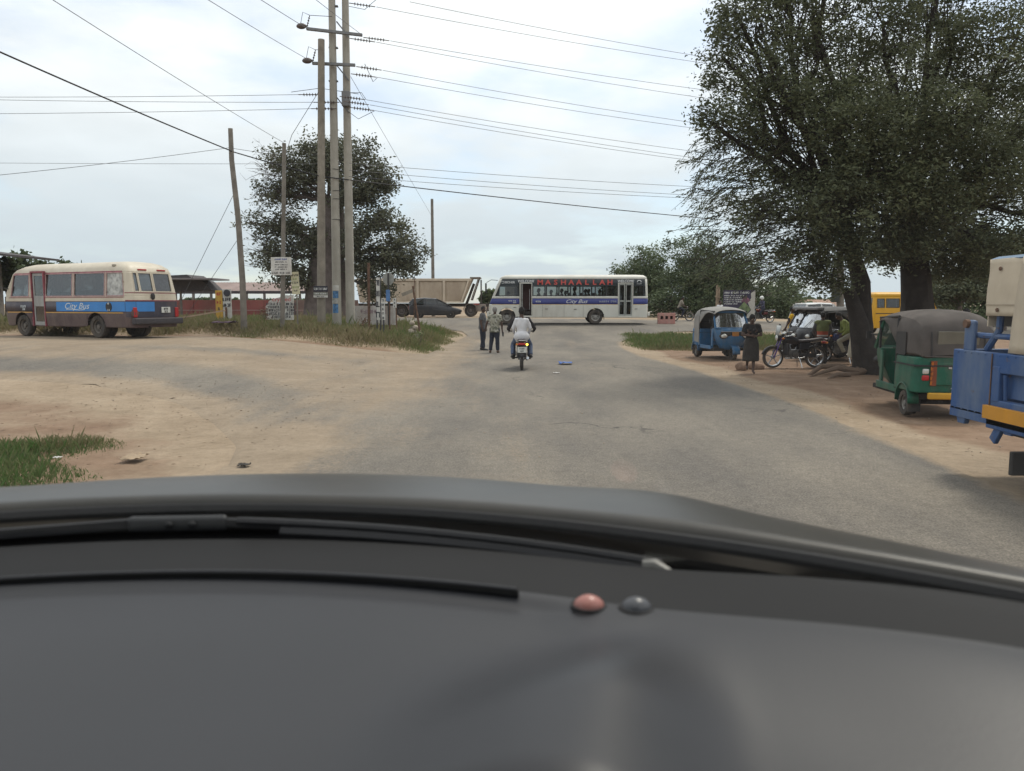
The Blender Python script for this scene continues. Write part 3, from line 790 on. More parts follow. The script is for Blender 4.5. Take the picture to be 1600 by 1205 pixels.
# ================================================================= POLES, WIRES, SIGNS, SHEDS
WOOD = mat('pole_wood', (0.27, 0.24, 0.195), 0.9, var=.25, scale=3, dirt=(0.16, 0.14, 0.115), dirt_amt=.6, bump=.3, bscale=14)
WOOD_D = mat('pole_wood_dark', (0.19, 0.172, 0.147), 0.9, var=.25, scale=3, bump=.3, bscale=14)
CONC = mat('pole_concrete', (0.40, 0.375, 0.32), 0.85, var=.10, scale=2.5, dirt=(0.20, 0.18, 0.15), dirt_amt=.45, bump=.15, bscale=30)
STEEL = mat('galvanised', (0.20, 0.20, 0.20), 0.6, 0.4)
RUST = mat('rusty_steel', (0.13, 0.075, 0.05), 0.85, var=.3)
PORC = mat('insulator', (0.10, 0.075, 0.065), 0.4)
CABLE = mat('cable_black', (0.025, 0.025, 0.028), 0.7)
CABLE_G = mat('wire_grey', (0.12, 0.12, 0.125), 0.6)
def pole(name, label, pts, r0, r1, m, n=12):
    mb = MB(); k = len(pts); base = Vector(pts[0])
    t = thing(name, label, 'utility pole', base, 0, 'utility poles')
    mb.tube([Vector(p) - base for p in pts], [r0 + (r1 - r0) * i / (k - 1) for i in range(k)], n)
    mb.build('shaft', m, t, smooth=True)
    return t, base
def colon(px0, py0, px1, py1, y):     # straight pole: foot pixel column to top pixel
    f = G(px0, y, -.1); return [f, f.lerp(P(px1, py1, y), .5), P(px1, py1, y)]
YP = 34.0
pA, bA = pole('concrete_pole', 'tall pale concrete pole with blue posters around its foot', colon(526, 500, 516, -150, YP), .20, .13, CONC, 14)
pB, bB = pole('concrete_pole', 'tall plain concrete pole, rightmost of the cluster', colon(547, 500, 537, -150, YP + .3), .20, .13, CONC, 14)
pC, bC = pole('wooden_pole', 'stout wooden pole left of the concrete pair with dark nameboards', colon(501, 500, 502, 62, YP - .6), .19, .14, WOOD, 12)
y_ = 29.8
pD, bD = pole('wooden_pole', 'crooked leaning wooden pole standing alone on the left', [G(380, y_, -.1), P(379, 440, y_), P(372, 340, y_), P(362, 250, y_), P(360, 201, y_)], .125, .085, WOOD_D)
y_ = 30.5
pE, bE = pole('wooden_pole', 'thin wooden pole carrying the white price board', colon(440, 500, 444, 224, y_), .095, .075, WOOD_D)
pF, bF = pole('wooden_pole', 'distant thin pole behind the tipper bed', colon(677, 490, 675, 311, 70), .16, .12, WOOD_D)
pG, bG = pole('wooden_pole', 'dark pole with a small box behind the black rickshaws', colon(1316, 490, 1313, 380, 33), .16, .14, WOOD_D)
MB().box(Vector((-.35, -.1, 2.3)), (.28, .2, .6)).build('meter_box', mat('meter_box', (.04, .05, .045), .6), pG, bevel=.01)
# clamp bands on pole A
for py in (10, 75, 127):
    c = P(521, py, YP) - bA; MB().box(c, (.38, .16, .05)).build('pole_clamp', STEEL, pA)
# stay wires twisted round pole A
for py in (345, 265, 300, 313):
    c = P(525, py, YP) - bA
    mb = MB(); mb.tube([c + Vector((.19 * math.cos(a), .19 * math.sin(a), .04 * math.sin(a * .5 + py))) for a in np.linspace(0, 6.28, 15)], .012, 5)
    mb.build('wire_tie', CABLE, pA)
# step bolts / bracket plates on pole B
for py in (42, 110, 160):
    c0 = P(526, py - 8, YP + .1) - bB; c1 = P(545, py + 16, YP + .1) - bB
    mb = MB(); mb.bar(c0, c1, .09, .05); mb.build('brace', STEEL, pB)
mb = MB(); mb.box(P(541, 155, YP + .05) - bB, (.34, .3, .62)); mb.build('fuse_box', STEEL, pB, bevel=.02)
def crossarm(a, b, y0, y1, par, base, w=.13):
    mb = MB(); mb.bar(P(*a, y0) - base, P(*b, y1) - base, w, w * .8); return mb.build('crossarm', STEEL, par)
crossarm((479, 45), (566, 55), YP - .35, YP - .3, pA, bA)
crossarm((488, 99), (555, 102), YP - .35, YP - .3, pA, bA)
def insul(p0, p1, par, base, n=6, r=.075):
    p0, p1 = Vector(p0) - base, Vector(p1) - base
    mb = MB(); mb.tube([p0, p1], .018, 6)
    ax = (p1 - p0).normalized(); up = Vector((0, 0, 1)) if abs(ax.z) < .8 else Vector((1, 0, 0))
    s = ax.cross(up).normalized(); u = s.cross(ax)
    for k in range(n):
        c = p0.lerp(p1, .22 + .56 * k / (n - 1))
        ring = lambda r_, o: [c + ax * o + (s * math.cos(a) + u * math.sin(a)) * r_ for a in np.linspace(0, 2 * math.pi, 9)[:-1]]
        mb.loft([ring(.02, -.02), ring(r, 0), ring(.025, .025)])
    return mb.build('insulator', PORC, par)
WIRES = []
def wire(label, pts, r, m=CABLE_G, sag=0.0, name='overhead_wire', n=14, cat='wire', group='overhead wires'):
    """pts: list of world points; parabolic sag on each span"""
    out = []
    for a, b in zip(pts[:-1], pts[1:]):
        a, b = Vector(a), Vector(b)
        for i in range(n):
            t = i / n; p = a.lerp(b, t); p.z -= sag * 4 * t * (1 - t) * (b - a).length / 30; out.append(p)
    out.append(Vector(pts[-1]))
    base = out[0].copy()
    o = MB().tube([p - base for p in out], r, 5).build(name, m, smooth=True); o.location = base
    return tag(o, label, cat, group)
def right_run(x0, y0, x1, y1, dep0, nm, lbl, ins=True, par=pB, base=bB):
    r0 = dep0; ratio = (475 - y0) / (475 - y1); d1 = r0 * ratio
    a, b = P(x0, y0, r0), P(x1, y1, d1)
    far = a + (b - a) * 2.4
    wire(lbl, [a, far], .0105, CABLE_G, .35)
    if ins:
        d = (b - a).normalized(); insul(a - d * 1.15, a - d * .05, par, base)
for k, (x0, y0, x1, y1, l) in enumerate([
    (640, 3, 1095, 75, 'uppermost right hand wire entering the shade tree near the picture top'),
    (588, 11, 1090, 83, 'second right hand wire from the top, strung from the concrete pole'),
    (610, 64, 1085, 125, 'upper wire of the pair leaving the top crossarm to the right'),
    (588, 66, 1085, 137, 'lower wire of the pair leaving the top crossarm to the right'),
    (598, 110, 1060, 175, 'upper wire of the pair leaving the lower crossarm to the right'),
    (590, 121, 1055, 183, 'lower wire of the pair leaving the lower crossarm to the right'),
    (572, 156, 1085, 222, 'top wire of the three leaving the pole bracket below the crossarms'),
    (578, 164, 1085, 232, 'middle wire of the three leaving the pole bracket below the crossarms'),
    (586, 173, 1085, 237, 'bottom wire of the three leaving the pole bracket below the crossarms')]):
    right_run(x0, y0, x1, y1, YP, k, l, ins=k > 0)
for (x0, y0, x1, y1, l) in [(545, 255, 1060, 282, 'highest of the three thin wires crossing above the long bus'),
                            (545, 266, 1050, 295, 'middle of the three thin wires crossing above the long bus'),
                            (545, 276, 1050, 300, 'lowest of the three thin wires crossing above the long bus')]:
    a = P(x0, y0, YP); b = P(x1, y1, YP * (475 - y0) / (475 - y1)); wire(l, [a, a + (b - a) * 2.0], .010, CABLE_G, .25)
a = P(502, 276, YP - .6); b = P(1080, 336, (YP - .6) * 1.42)
wire('thick black cable from the left picture edge past the poles to the shade tree', [P(-160, 10, 17), P(366, 238, 29.9), P(502, 276, YP - .6), a + (b - a) * 1.5], .024, CABLE, .12, 'overhead_cable')
for (x0, y0, x1, y1, l) in [(-400, 148, 466, 148, 'top wire of the three running level to the left from the wooden pole'),
                            (-400, 146, 490, 160, 'middle wire of the three running level to the left'),
                            (-400, 177, 486, 170, 'bottom wire of the three running level to the left')]:
    wire(l, [P(x0, y0, YP + 3), P(x1, y1, YP - .2)], .010, CABLE_G, .12)
    p1 = P(x1, y1, YP - .2); insul(p1, p1 + Vector((1.1, 0, 0)), pC, bC)
wire('thin wire slanting from the upper left down to the thin wooden pole', [P(-120, -130, 12), P(443, 223, 30.5)], .008, CABLE_G, .1)
wire('wire slanting from the top edge down to the lower crossarm', [P(180, -92, 17), P(490, 98, YP - .35)], .010, CABLE_G, .1)
wire('wire slanting from the top edge down to the upper crossarm end', [P(200, -135, 17), P(480, 45, YP - .35)], .012, CABLE_G, .05)
wire('second wire slanting from the top edge across the concrete pole', [P(330, -130, 17), P(566, 55, YP - .3)], .010, CABLE_G, .05)
wire('service wire rising from the left edge to the crooked pole and the thin pole', [P(-120, 285, 24), P(358, 231, 29.8), P(443, 243, 30.5)], .009, CABLE_G, .2)
wire('level thin wire low across the left sky', [P(-200, 253, YP), P(501, 256, YP - .6)], .008, CABLE_G, .05)
wire('stay wire dropping from the concrete pole to the distant pole', [P(548, 120, YP + .3), P(676, 340, 69.8)], .010, CABLE_G, .02, 'stay_wire', cat='stay wire')
wire('outer stay wire slanting left from the crooked pole to the ground', [P(367, 300, 29.8), P(268, 500, 33)], .010, CABLE_G, 0, 'stay_wire', cat='stay wire')
wire('inner stay wire slanting left from the crooked pole to the ground', [P(373, 372, 29.8), P(287, 500, 32)], .009, CABLE_G, 0, 'stay_wire', cat='stay wire')
wire('short stay wire between the wooden pole head and the thin pole', [P(500, 140, YP - .6), P(456, 211, 31.5), P(440, 260, 30.5)], .012, CABLE_G, 0, 'stay_wire', cat='stay wire')
for (a, b, c) in [((479, 45), (484, 24), (519, 26)), ((488, 99), (493, 78), (500, 78))]:      # jumpers and posts on crossarms
    insul(P(*a, YP - .35), P(b[0], b[1], YP - .35), pA, bA, 4, .05)
    p0 = P(a[0] - 10, a[1] - 4, YP - .4); pm = P(a[0] - 6, b[1] - 5, YP - .4); p1 = P(*c, YP - .3)
    MB().tube([p0 - bA, pm - bA, P(*b, YP - .35) - bA, p1 - bA], .012, 5).build('jumper', CABLE, pA)
    mb = MB(); mb.ball(P(a[0] - 8, a[1] - 4, YP - .38) - bA, (.22, .11, .12)); mb.build('cable_end', PORC, pA, smooth=True)
for (x0, y0, xm, ym, x1, y1) in [(570, 100, 583, 128, 590, 121), (545, 175, 560, 186, 586, 173), (540, 145, 565, 145, 572, 156), (455, 144, 500, 138, 560, 147), (545, 10, 570, 15, 594, -6)]:
    MB().tube([P(x0, y0, YP) - bB, P(xm, ym, YP) - bB, P(x1, y1, YP) - bB], .012, 5).build('jumper', CABLE, pB)
# ---------------------------------------------------------------- signs
def board_scene(name, label, px0, py0, px1, py1, y, m, posts=(), thick=.03, cat='sign', post_m=None, lines=(), edge=None, tilt=0.0, text_m=None, base_px=None, rz=0.0):
    """a flat sign facing the camera with its posts down to the ground; lines: (text, fraction from top, size factor, material)"""
    cxp = (px0 + px1) / 2; g = G(base_px or cxp, y)
    t = thing(name, label, cat, g, rz)
    a, b = P(px0, py1, y) - g, P(px1, py0, y) - g
    c = (a + b) / 2; w, h = b.x - a.x, b.z - a.z; c.y = 0
    rot = Matrix.Rotation(tilt, 3, 'Y')
    MB().box(c, (w, thick, h), rot).build('panel', m, t, bevel=.004)
    if edge:
        mb = MB()
        for s in (-1, 1):
            mb.box(c + rot @ Vector((s * (w / 2 + .008), 0, 0)), (.025, thick + .02, h + .04), rot); mb.box(c + rot @ Vector((0, 0, s * (h / 2 + .008))), (w, thick + .02, .025), rot)
        mb.build('frame', edge, t)
    for (pp, rr) in posts:
        x = P(pp, 480, y).x - g.x
        MB().tube([(x, thick, -.15), (x + .01, thick, c.z + h * .42)], rr, 7).build('post', post_m or WOOD_D, t, smooth=True)
    for (txt, fr, sz, tm) in lines:
        o = marks(txt, sz * h, tm, t, c + rot @ Vector((0, -thick / 2 - .006, h * (.5 - fr))), rot @ Vector((1, 0, 0)), rot @ Vector((0, 0, 1)))
        xs = [v.co.x for v in o.data.vertices]
        if xs:
            ww = max(xs) - min(xs)
            if ww > w * .92:
                k = w * .92 / ww
                for v in o.data.vertices: v.co.x = c.x + (v.co.x - c.x) * k
    return t
SGW = mat('sign_white', (.62, .61, .57), .6, dirt=(.35, .3, .24), dirt_amt=.5)
SGD = mat('sign_dark', (.03, .03, .045), .5)
SGY = mat('sign_yellow', (.60, .36, .06), .6, dirt=(.35, .22, .08), dirt_amt=.5)
TXD = mat('paint_dark', (.045, .045, .055), .6); TXR = mat('paint_red', (.45, .05, .05), .6); TXW = mat('paint_white', (.72, .72, .70), .6); TXB = mat('paint_blue', (.08, .12, .35), .6)
TXG = mat('paint_green', (.25, .32, .12), .6)
board_scene('price_board', 'white lettered notice board high on the thin wooden pole', 424, 402, 455, 430, 30.3, SGW,
            lines=[('xxxxxxxxx', .12, .13, TXB), ('xxxxxxxxx xx', .27, .09, TXD), ('xxxxx xxxx xx', .42, .09, TXD), ('xx xxxxxx xxx', .55, .09, TXD), ('xxxx xxxxx x', .68, .09, TXD), ('xxxx xxx xxx', .88, .14, TXD)], edge=None)
board_scene('tall_notice', 'tall pale yellow notice hanging tilted right of the thin wooden pole', 456, 425, 467, 460, 30.6, mat('sign_cream', (.58, .55, .38), .7, dirt=(.4, .34, .2), dirt_amt=.5), [(464, .03)], tilt=R(-3),
            lines=[('xxxxx', .15, .12, TXD), ('xxx', .32, .12, TXG), ('xxxx', .48, .12, TXD), ('xxxxx', .68, .10, TXG), ('xxx', .84, .10, TXD)])
t = board_scene('name_boards', 'dark and white nameboards nailed across the wooden pole', 490, 447, 512, 456, YP - .9, SGD, lines=[('xxxxx xxxx xxxxxx', .5, .55, TXW)])
g = t.location
for (y0, y1, m, tx, tm) in ((457, 461, mat('sign_grey', (.25, .26, .22), .6), 'xxxxx xxxxxxx', TXW), (461.6, 465, SGW, 'xxxx xxxxx', TXD)):
    a, b = P(490, y1, YP - .9) - g, P(512, y0, YP - .9) - g; c = (a + b) / 2; c.y = 0
    MB().box(c, (b.x - a.x, .03, b.z - a.z)).build('panel', m, t)
    o = marks(tx, (b.z - a.z) * .7, tm, t, c + Vector((0, -.022, 0)), (1, 0, 0), (0, 0, 1), sx=.8)
# painted sheet with red heading
GB = G(438, 33.0)
mb = MB(); q = [P(417, 500, 33) - GB, P(459, 500, 33) - GB, P(459, 461, 33) - GB, P(444, 462, 33) - GB, P(421, 470, 33) - GB, P(415, 480, 33) - GB]
mb.loft([[v - Vector((0, .02, 0)) for v in q], [v + Vector((0, .02, 0)) for v in q]])
t = thing('painted_sheet', 'white hand painted sheet with red heading standing in the grass', 'sign', GB); mb.build('panel', SGW, t)
for tx, py, s, tm in (('crypted', 468, .26, TXR), ('xxxxx xxxxxxxxxxx', 475, .15, TXD), ('xxxxxxx  xxxxx', 480, .15, TXD), ('xxxxxxxxx  xxxxx', 485, .15, TXD), ('xxxxxxxx  xxxxxx', 490, .15, TXD), ('xxxxxxxxxx', 495, .15, TXD)):
    (lettering if tx == 'crypted' else marks)(tx, s, tm, t, P(440, py, 33) - GB - Vector((0, .03, 0)), (1, 0, 0), (0, 0, 1), sx=.85 if s < .2 else 1)
# yellow stall panel with black emblem
t = board_scene('stall_sign', 'yellow and white upright panel with a black round emblem, left of the crooked pole', 338, 454, 348, 500, 34, SGY, [(340, .03)], lines=[('xy', .12, .16, TXR), ('yx', .4, .14, TXR), ('z', .62, .14, TXD)])
g = t.location
a, b = P(349, 500, 34) - g, P(361, 452, 34) - g; c = (a + b) / 2; c.y = 0
MB().box(c, (b.x - a.x, .03, b.z - a.z)).build('side_panel', SGW, t)
e = P(355, 458, 34) - g; mb = MB(); mb.lathe([(0.001, -.03), (.15, -.03), (.15, .0), (.001, 0)], (e.x, -.02, e.z), 'y', 18); mb.build('emblem', TXD, t)
marks('zxxz', .20, TXD, t, Vector((c.x, -.03, (P(355, 468, 34) - g).z)), (1, 0, 0), (0, 0, 1), sx=.75); marks('xyyz', .2, TXD, t, Vector((c.x, -.03, (P(355, 477, 34) - g).z)), (1, 0, 0), (0, 0, 1), sx=.75)
mb = MB(); mb.tube([(c.x, -.15, -.1), (c.x, -.15, .75)], .05, 6); mb.build('post', RUST, t)
# painted poster sheets on concrete pole A
for k, (py0, py1, m, side) in enumerate([(446, 454, SGW, 1), (455, 466, mat('poster_blue', (.08, .20, .38), .6, var=.5, scale=9), .6), (467, 474, mat('poster_pale', (.45, .45, .42), .7, var=.4, scale=9), 0), (475, 489, MATS['poster_blue'], .3)]):
    n = 9; mb = MB(); lo, hi = P(526, py1, YP).z - bA.z, P(526, py0, YP).z - bA.z
    cxx = (P(526, 470, YP) - bA).x; r_ = .205
    a0 = -math.pi / 2 - .9 + side * .4
    rows = [[(cxx + r_ * math.cos(a0 + 1.3 * i / n), r_ * math.sin(a0 + 1.3 * i / n), z) for i in range(n + 1)] for z in (lo, hi)]
    mb.loft(rows, closed=False); mb.build('poster', m, pA)
# row of small post signs
def post_sign(name, label, px, top, y, r, m, pan=None, lean=0, cat='sign post'):
    g = G(px, y); t = thing(name, label, cat, g)
    tp = P(px + lean, top, y) - g; tp.y = 0
    MB().tube([(0, 0, -.1), tp], r, 7).build('post', m, t, smooth=True)
    if pan:
        (x0, y0, x1, y1, pm, tx) = pan
        a, b = P(x0, y1, y) - g, P(x1, y0, y) - g; c = (a + b) / 2
        MB().box((c.x, -.05, c.z), (b.x - a.x, .025, b.z - a.z)).build('panel', pm, t, bevel=.003)
        if tx:
            hh = (b.z - a.z) / max(1, len(tx))
            for k, ch in enumerate(tx):
                marks(ch, hh * .75, TXD, t, (c.x, -.07, b.z - hh * (k + .5)), (1, 0, 0), (0, 0, 1))
    return t
post_sign('bare_post', 'bare reddish wooden post right of the concrete poles', 576, 411, 33, .06, RUST, lean=0)
t = post_sign('vertical_sign', 'tall narrow white signboard between two dark posts', 588.5, 434, 33, .03, TXD, (589, 434, 593.5, 500, SGW, 'xyzw'))
MB().tube([(.16, 0, -.1), (.16, 0, P(594, 434, 33).z - t.location.z)], .03, 6).build('post', TXD, t)
y_ = 34.5; g = G(606, y_)
t = thing('road_sign', 'grey back of an octagonal road sign on a dark post', 'road sign', g)
c = P(607, 436, y_) - g
mb = MB(); mb.prism([(c.x + .26 * math.cos(R(22.5 + 45 * k)), c.z + .30 * math.sin(R(22.5 + 45 * k))) for k in range(8)], 'y', -.02, .01)
mb.build('panel', mat('sign_back', (.30, .30, .27), .6, var=.2), t); MB().tube([(c.x - .02, -.06, -.1), (c.x - .0, -.06, c.z + .25)], .035, 7).build('post', mat('post_black', (.05, .05, .05), .7), t, smooth=True)
post_sign('blue_sign', 'small blue poster board on a thin post below the octagon', 608.5, 455, 33.4, .03, RUST, (603.5, 453, 609.5, 471, mat('sign_blue', (.10, .22, .45), .6, var=.25, scale=5), None))
post_sign('white_stake', 'short white lettered stake among the row of signs', 599, 466, 32.5, .03, TXD, (597, 466, 601.5, 500, SGW, 'xyzwv'))
post_sign('white_tag', 'small white board on a leaning post at the end of the sign row', 619, 466, 33, .03, RUST, (614.5, 466, 619.5, 481, SGW, 'xyz'))
board_scene('low_wall_sign', 'low grubby white painted board behind the row of posts', 550, 478, 618, 508, 35.2, mat('sign_grubby', (.50, .47, .44), .8, dirt=(.28, .22, .18), dirt_amt=.8, scale=3), lines=[('xxxxxxxx', .3, .28, mat('paint_faded', (.28, .2, .22), .8))])
g = G(659, 32.2); t = thing('leaning_post', 'leaning rusty post with a broken wooden arm at the end of the mound', 'sign post', g)
tp = P(645, 447, 32.2) - g; MB().tube([(0, 0, -.1), tp], [.05, .04], 7).build('post', RUST, t, smooth=True)
a, b = P(628, 461, 32.2) - g, P(648, 453, 32.2) - g; MB().bar(a, b, .04, .14).build('arm', WOOD, t)
MB().tube([P(647, 500, 32.2) - g, P(647.5, 433, 32.2) - g], .018, 6).build('rod', RUST, t)
g = G(644, 32.6); t = thing('stone_heap', 'heap of pale stones and sticks at the foot of the leaning post', 'stones', g)
r2 = random.Random(3); STONE = mat('stone', (.40, .34, .27), .95, var=.25, bump=.5)
for k, (x, z, s) in enumerate([(-.2, .12, .17), (.05, .1, .2), (.28, .1, .15), (-.05, .38, .16), (.12, .55, .13), (-.02, .74, .12)]):
    mb = MB(); mb.ball((0, 0, 0), (s, s * .8, s * .8), 9, 6); mb.v = [tuple(Vector(v) * (1 + .18 * noise.noise(Vector(v) * 9 + Vector((k, 0, 0))))) for v in mb.v]
    o = mb.build('stone', STONE, t, smooth=True); o.location = (x, 0, z)
for s in (-1, 1): MB().tube([(s * .38, -.05, -.05), (s * .02, 0, .6)], .03, 6).build('stick', WOOD, t)
# little red-brown dried shrub and fallen cloth on mound
def shrub(label, loc, h, m, seed, n=120, sp=.18):
    r_ = np.random.RandomState(seed); t = thing('dry_shrub', label, 'plant', loc)
    mb = MB()
    for k in range(7):
        a = r_.uniform(0, 6.28); mb.tube([(0, 0, -.05), (math.cos(a) * sp * .5, math.sin(a) * sp * .5, h * .6), (math.cos(a) * sp, math.sin(a) * sp, h * r_.uniform(.7, 1))], [.012, .008, .003], 4)
    mb.build('stem', WOOD_D, t)
    V, T = leaves(np.column_stack([r_.normal(0, sp * .5, 20), r_.normal(0, sp * .5, 20), r_.uniform(.2, 1, 20) * h]), 8, .12, .05, .4, seed)
    link('leaves', np_mesh('leaves', V, 4, T), m, t); return t
DRYL = leaf_mat('dry_shrub_leaf', (.10, .05, .03), (.20, .11, .06), .2)
shrub('small red brown withered shrub between the crooked pole and the painted sheet', G(412, 32.5), .75, DRYL, 5)
shrub('leafy weed clump right of the leaning post', G(655, 30.3), .55, GRASS_W, 6)
shrub('dark dry bush in front of the bare reddish post', G(571, 33.2), .7, DRYL, 8, sp=.3)
crumple('dark_cloth', 'dark purple rag lying in the grass left of the crooked pole', 'rag', G(350, 30.2, .16), (.9, .5, .22), mat('rag', (.08, .05, .07), .9), 21)
mb = MB(); g = G(322, 32.4); mb.bar((-1.0, 0, .33), (.75, .1, .62), .06); tag(mb.build('fallen_pole', mat('bleached_wood', (.45, .33, .24), .8)), 'pale slanting barrier pole left of the yellow panel', 'pole'); bpy.data.objects['fallen_pole'].location = g
# ---------------------------------------------------------------- shed, walls, houses
ROOF_PK = mat('roof_sheet_pink', (.27, .20, .18), .7, var=.15, scale=.8, dirt=(.16, .11, .09), dirt_amt=.6)
ROOF_DK = mat('roof_sheet_dark', (.07, .062, .062), .8)
RUSTROOF = mat('roof_rust', (.30, .17, .12), .8, var=.25, scale=.8, dirt=(.42, .33, .26), dirt_amt=.6)
REDWALL = mat('red_wall', (.28, .085, .075), .85, var=.2, scale=.9, dirt=(.22, .14, .11), dirt_amt=.7)
YS = 62
g = G(380, YS); s = YS / FPX
shed = thing('market_shed', 'long open shed with a pinkish tin roof on posts, left of the poles', 'shed', g)
def corrugated(p00, p10, p11, p01, n, amp, parent, m, name='roof_sheet'):
    """sheet between four corners with ridges running from the 0 edge to the 1 edge"""
    mb = MB(); p00, p10, p11, p01 = [Vector(p) for p in (p00, p10, p11, p01)]
    nrm = (p10 - p00).cross(p01 - p00).normalized(); rows = []
    for (a, b) in ((p00, p10), (p01, p11)):
        rows.append([a.lerp(b, i / n) + nrm * (amp if i % 2 else -amp) for i in range(n + 1)])
    mb.loft(rows, closed=False); o = mb.build(name, m, parent); md = o.modifiers.new('t', 'SOLIDIFY'); md.thickness = .015; return o
za = P(380, 445, YS).z - g.z; zb = P(380, 455, YS).z - g.z
x0, x1 = P(275, 450, YS).x - g.x, P(492, 450, YS).x - g.x
npan = 9
for k in range(npan):
    a, b = x0 + (x1 - x0) * k / npan, x0 + (x1 - x0) * (k + 1) / npan - .02
    corrugated((a, -1.5, zb), (b, -1.5, zb), (b, 2.2, za + .25), (a, 2.2, za + .25), 10, .02, shed, ROOF_PK)
MB().box(((x0 + x1) / 2, -1.45, zb - .12), (x1 - x0, .08, .22)).build('eave_beam', ROOF_DK, shed)
for k in range(8):
    x = x0 + (x1 - x0) * (k + .4) / 8; MB().box((x, -1.4, zb / 2 - .1), (.16, .16, zb - .2)).build('post', WOOD_D, shed); 
for k in range(5):
    x = x0 + (x1 - x0) * (k + .5) / 5; MB().bar((x - 1, 0, zb - .9), (x + 1.2, 0, zb - .75), .06).build('rail', WOOD_D, shed)
g = G(300, 58.5); w = thing('red_wall', 'low faded red roadside wall in front of the open shed', 'wall', g)
x0, x1 = P(230, 480, 58.5).x - g.x, P(560, 480, 58.5).x - g.x; zt = P(300, 469, 58.5).z - g.z
n = 9
for k in range(n):
    a, b = x0 + (x1 - x0) * k / n, x0 + (x1 - x0) * (k + 1) / n
    MB().box(((a + b) / 2, 0, zt / 2 - .2), (b - a - .03, .2, zt + .4)).build('wall_panel', REDWALL if k < 6 else mat('brown_wall', (.19, .125, .105), .9, var=.2, scale=1.2), w, bevel=.01)
MB().box(((x0 + x1) / 2, 0, zt * .45), (x1 - x0, .24, .06)).build('ledge', mat('ledge', (.34, .22, .2), .8), w)
g = G(270, 55); k_ = thing('kiosk', 'dark flat roofed kiosk directly behind the tail of the minibus', 'kiosk', g)
zt = P(290, 437, 55).z - g.z
mb = MB(); mb.prism([(P(240, 0, 55).x - g.x, P(0, 432, 55).z - g.z), (P(282, 0, 55).x - g.x, P(0, 430, 55).z - g.z), (P(293, 0, 55).x - g.x, zt)] + [(P(240, 0, 55).x - g.x, zt)], 'y', -1, 2); mb.build('roof', ROOF_DK, k_)
MB().box(((P(285, 0, 55).x - g.x), -.5, zt - .0), (P(335, 0, 55).x - P(240, 0, 55).x, 3.2, .10)).build('canopy_edge', mat('canopy_grey', (.22, .2, .2), .7), k_)
mb = MB(); xa, xb, xc = [P(v, 0, 55).x - g.x for v in (240, 300, 316)]; mb.prism([(xa, zt - .06), (xb, zt - .06), (xc, zt - .75), (xa, zt - .85)], 'y', -.4, 1.8); mb.build('awning', ROOF_DK, k_)
for xx in (-.6, .6): MB().box((xx, 0, (zt - .8) / 2), (.12, .12, zt - .8)).build('post', WOOD_D, k_)
g = G(-62, 36); t = thing('eave_house', 'dark eaved house corner at the left picture edge', 'house', g)
z1 = P(0, 398, 36).z - g.z
MB().box((-2.2, 1.6, z1 / 2 - .2), (4.4, 3, z1)).build('wall', mat('house_wall', (.22, .19, .16), .9), t)
mb = MB(); mb.prism([(-4.8, z1 + .8), (2.55, z1 - .1), (2.55, z1 - .0), (-4.8, z1 + .94)], 'y', -.6, 3.8); mb.build('roof', ROOF_DK, t)
# rusty roofed houses on the right
YH = 78
for (pa, pb, ridge, eave, lab, m) in [(1200, 1268, 466, 480, 'low house with a rusty tin roof right of the far trees', RUSTROOF), (1262, 1345, 468, 479, 'low house with a paler rusty roof behind the white pickup', mat('roof_rust_pale', (.36, .24, .18), .8, var=.2, scale=.9, dirt=(.28, .16, .11), dirt_amt=.7))]:
    g = G((pa + pb) / 2, YH); t = thing('tin_roof_house', lab, 'house', g, 0, 'tin roofed houses')
    a, b = P(pa, 0, YH).x - g.x, P(pb, 0, YH).x - g.x; zr, ze = P(0, ridge, YH).z - g.z, P(0, eave, YH).z - g.z
    for k in range(6):
        u, v = a + (b - a) * k / 6, a + (b - a) * (k + 1) / 6 - .03
        corrugated((u, -.4, ze), (v, -.4, ze), (v, 2.2, zr), (u, 2.2, zr), 8, .025, t, m)
    MB().box(((a + b) / 2, 1.6, ze / 2 - .05), (b - a - .6, 2.6, ze)).build('wall', mat('mud_wall', (.30, .25, .20), .95), t)
    for k in range(4):
        x = a + (b - a) * (k + .5) / 4; MB().box((x, .27, ze * .5), (.7, .06, ze * .5)).build('window', ROOF_DK, t)
# pink concrete barrier with three holes
g = G(1041.5, 50.2); t = thing('road_barrier', 'pinkish concrete road barrier block with three holes right of the long bus', 'barrier', g, R(-2))
PINK = mat('barrier_pink', (.46, .22, .19), .85, var=.15, dirt=(.4, .33, .28), dirt_amt=.6)
w_, h_ = 1.10, .70
mb = MB()
for z0, z1 in ((0, .30), (.50, h_)): mb.box((0, 0, (z0 + z1) / 2), (w_, .4, z1 - z0))
xs = [-.55, -.40, -.22, -.09, .09, .22, .40, .55]
for k in range(0, 8, 2): mb.box(((xs[k] + xs[k + 1]) / 2, 0, .40), (xs[k + 1] - xs[k], .4, .2))
mb.build('block', PINK, t, bevel=.01); MB().box((0, .12, .4), (.9, .02, .2)).build('hole_shade', ROOF_DK, t)  # dark sheet set in the holes to paint their shade
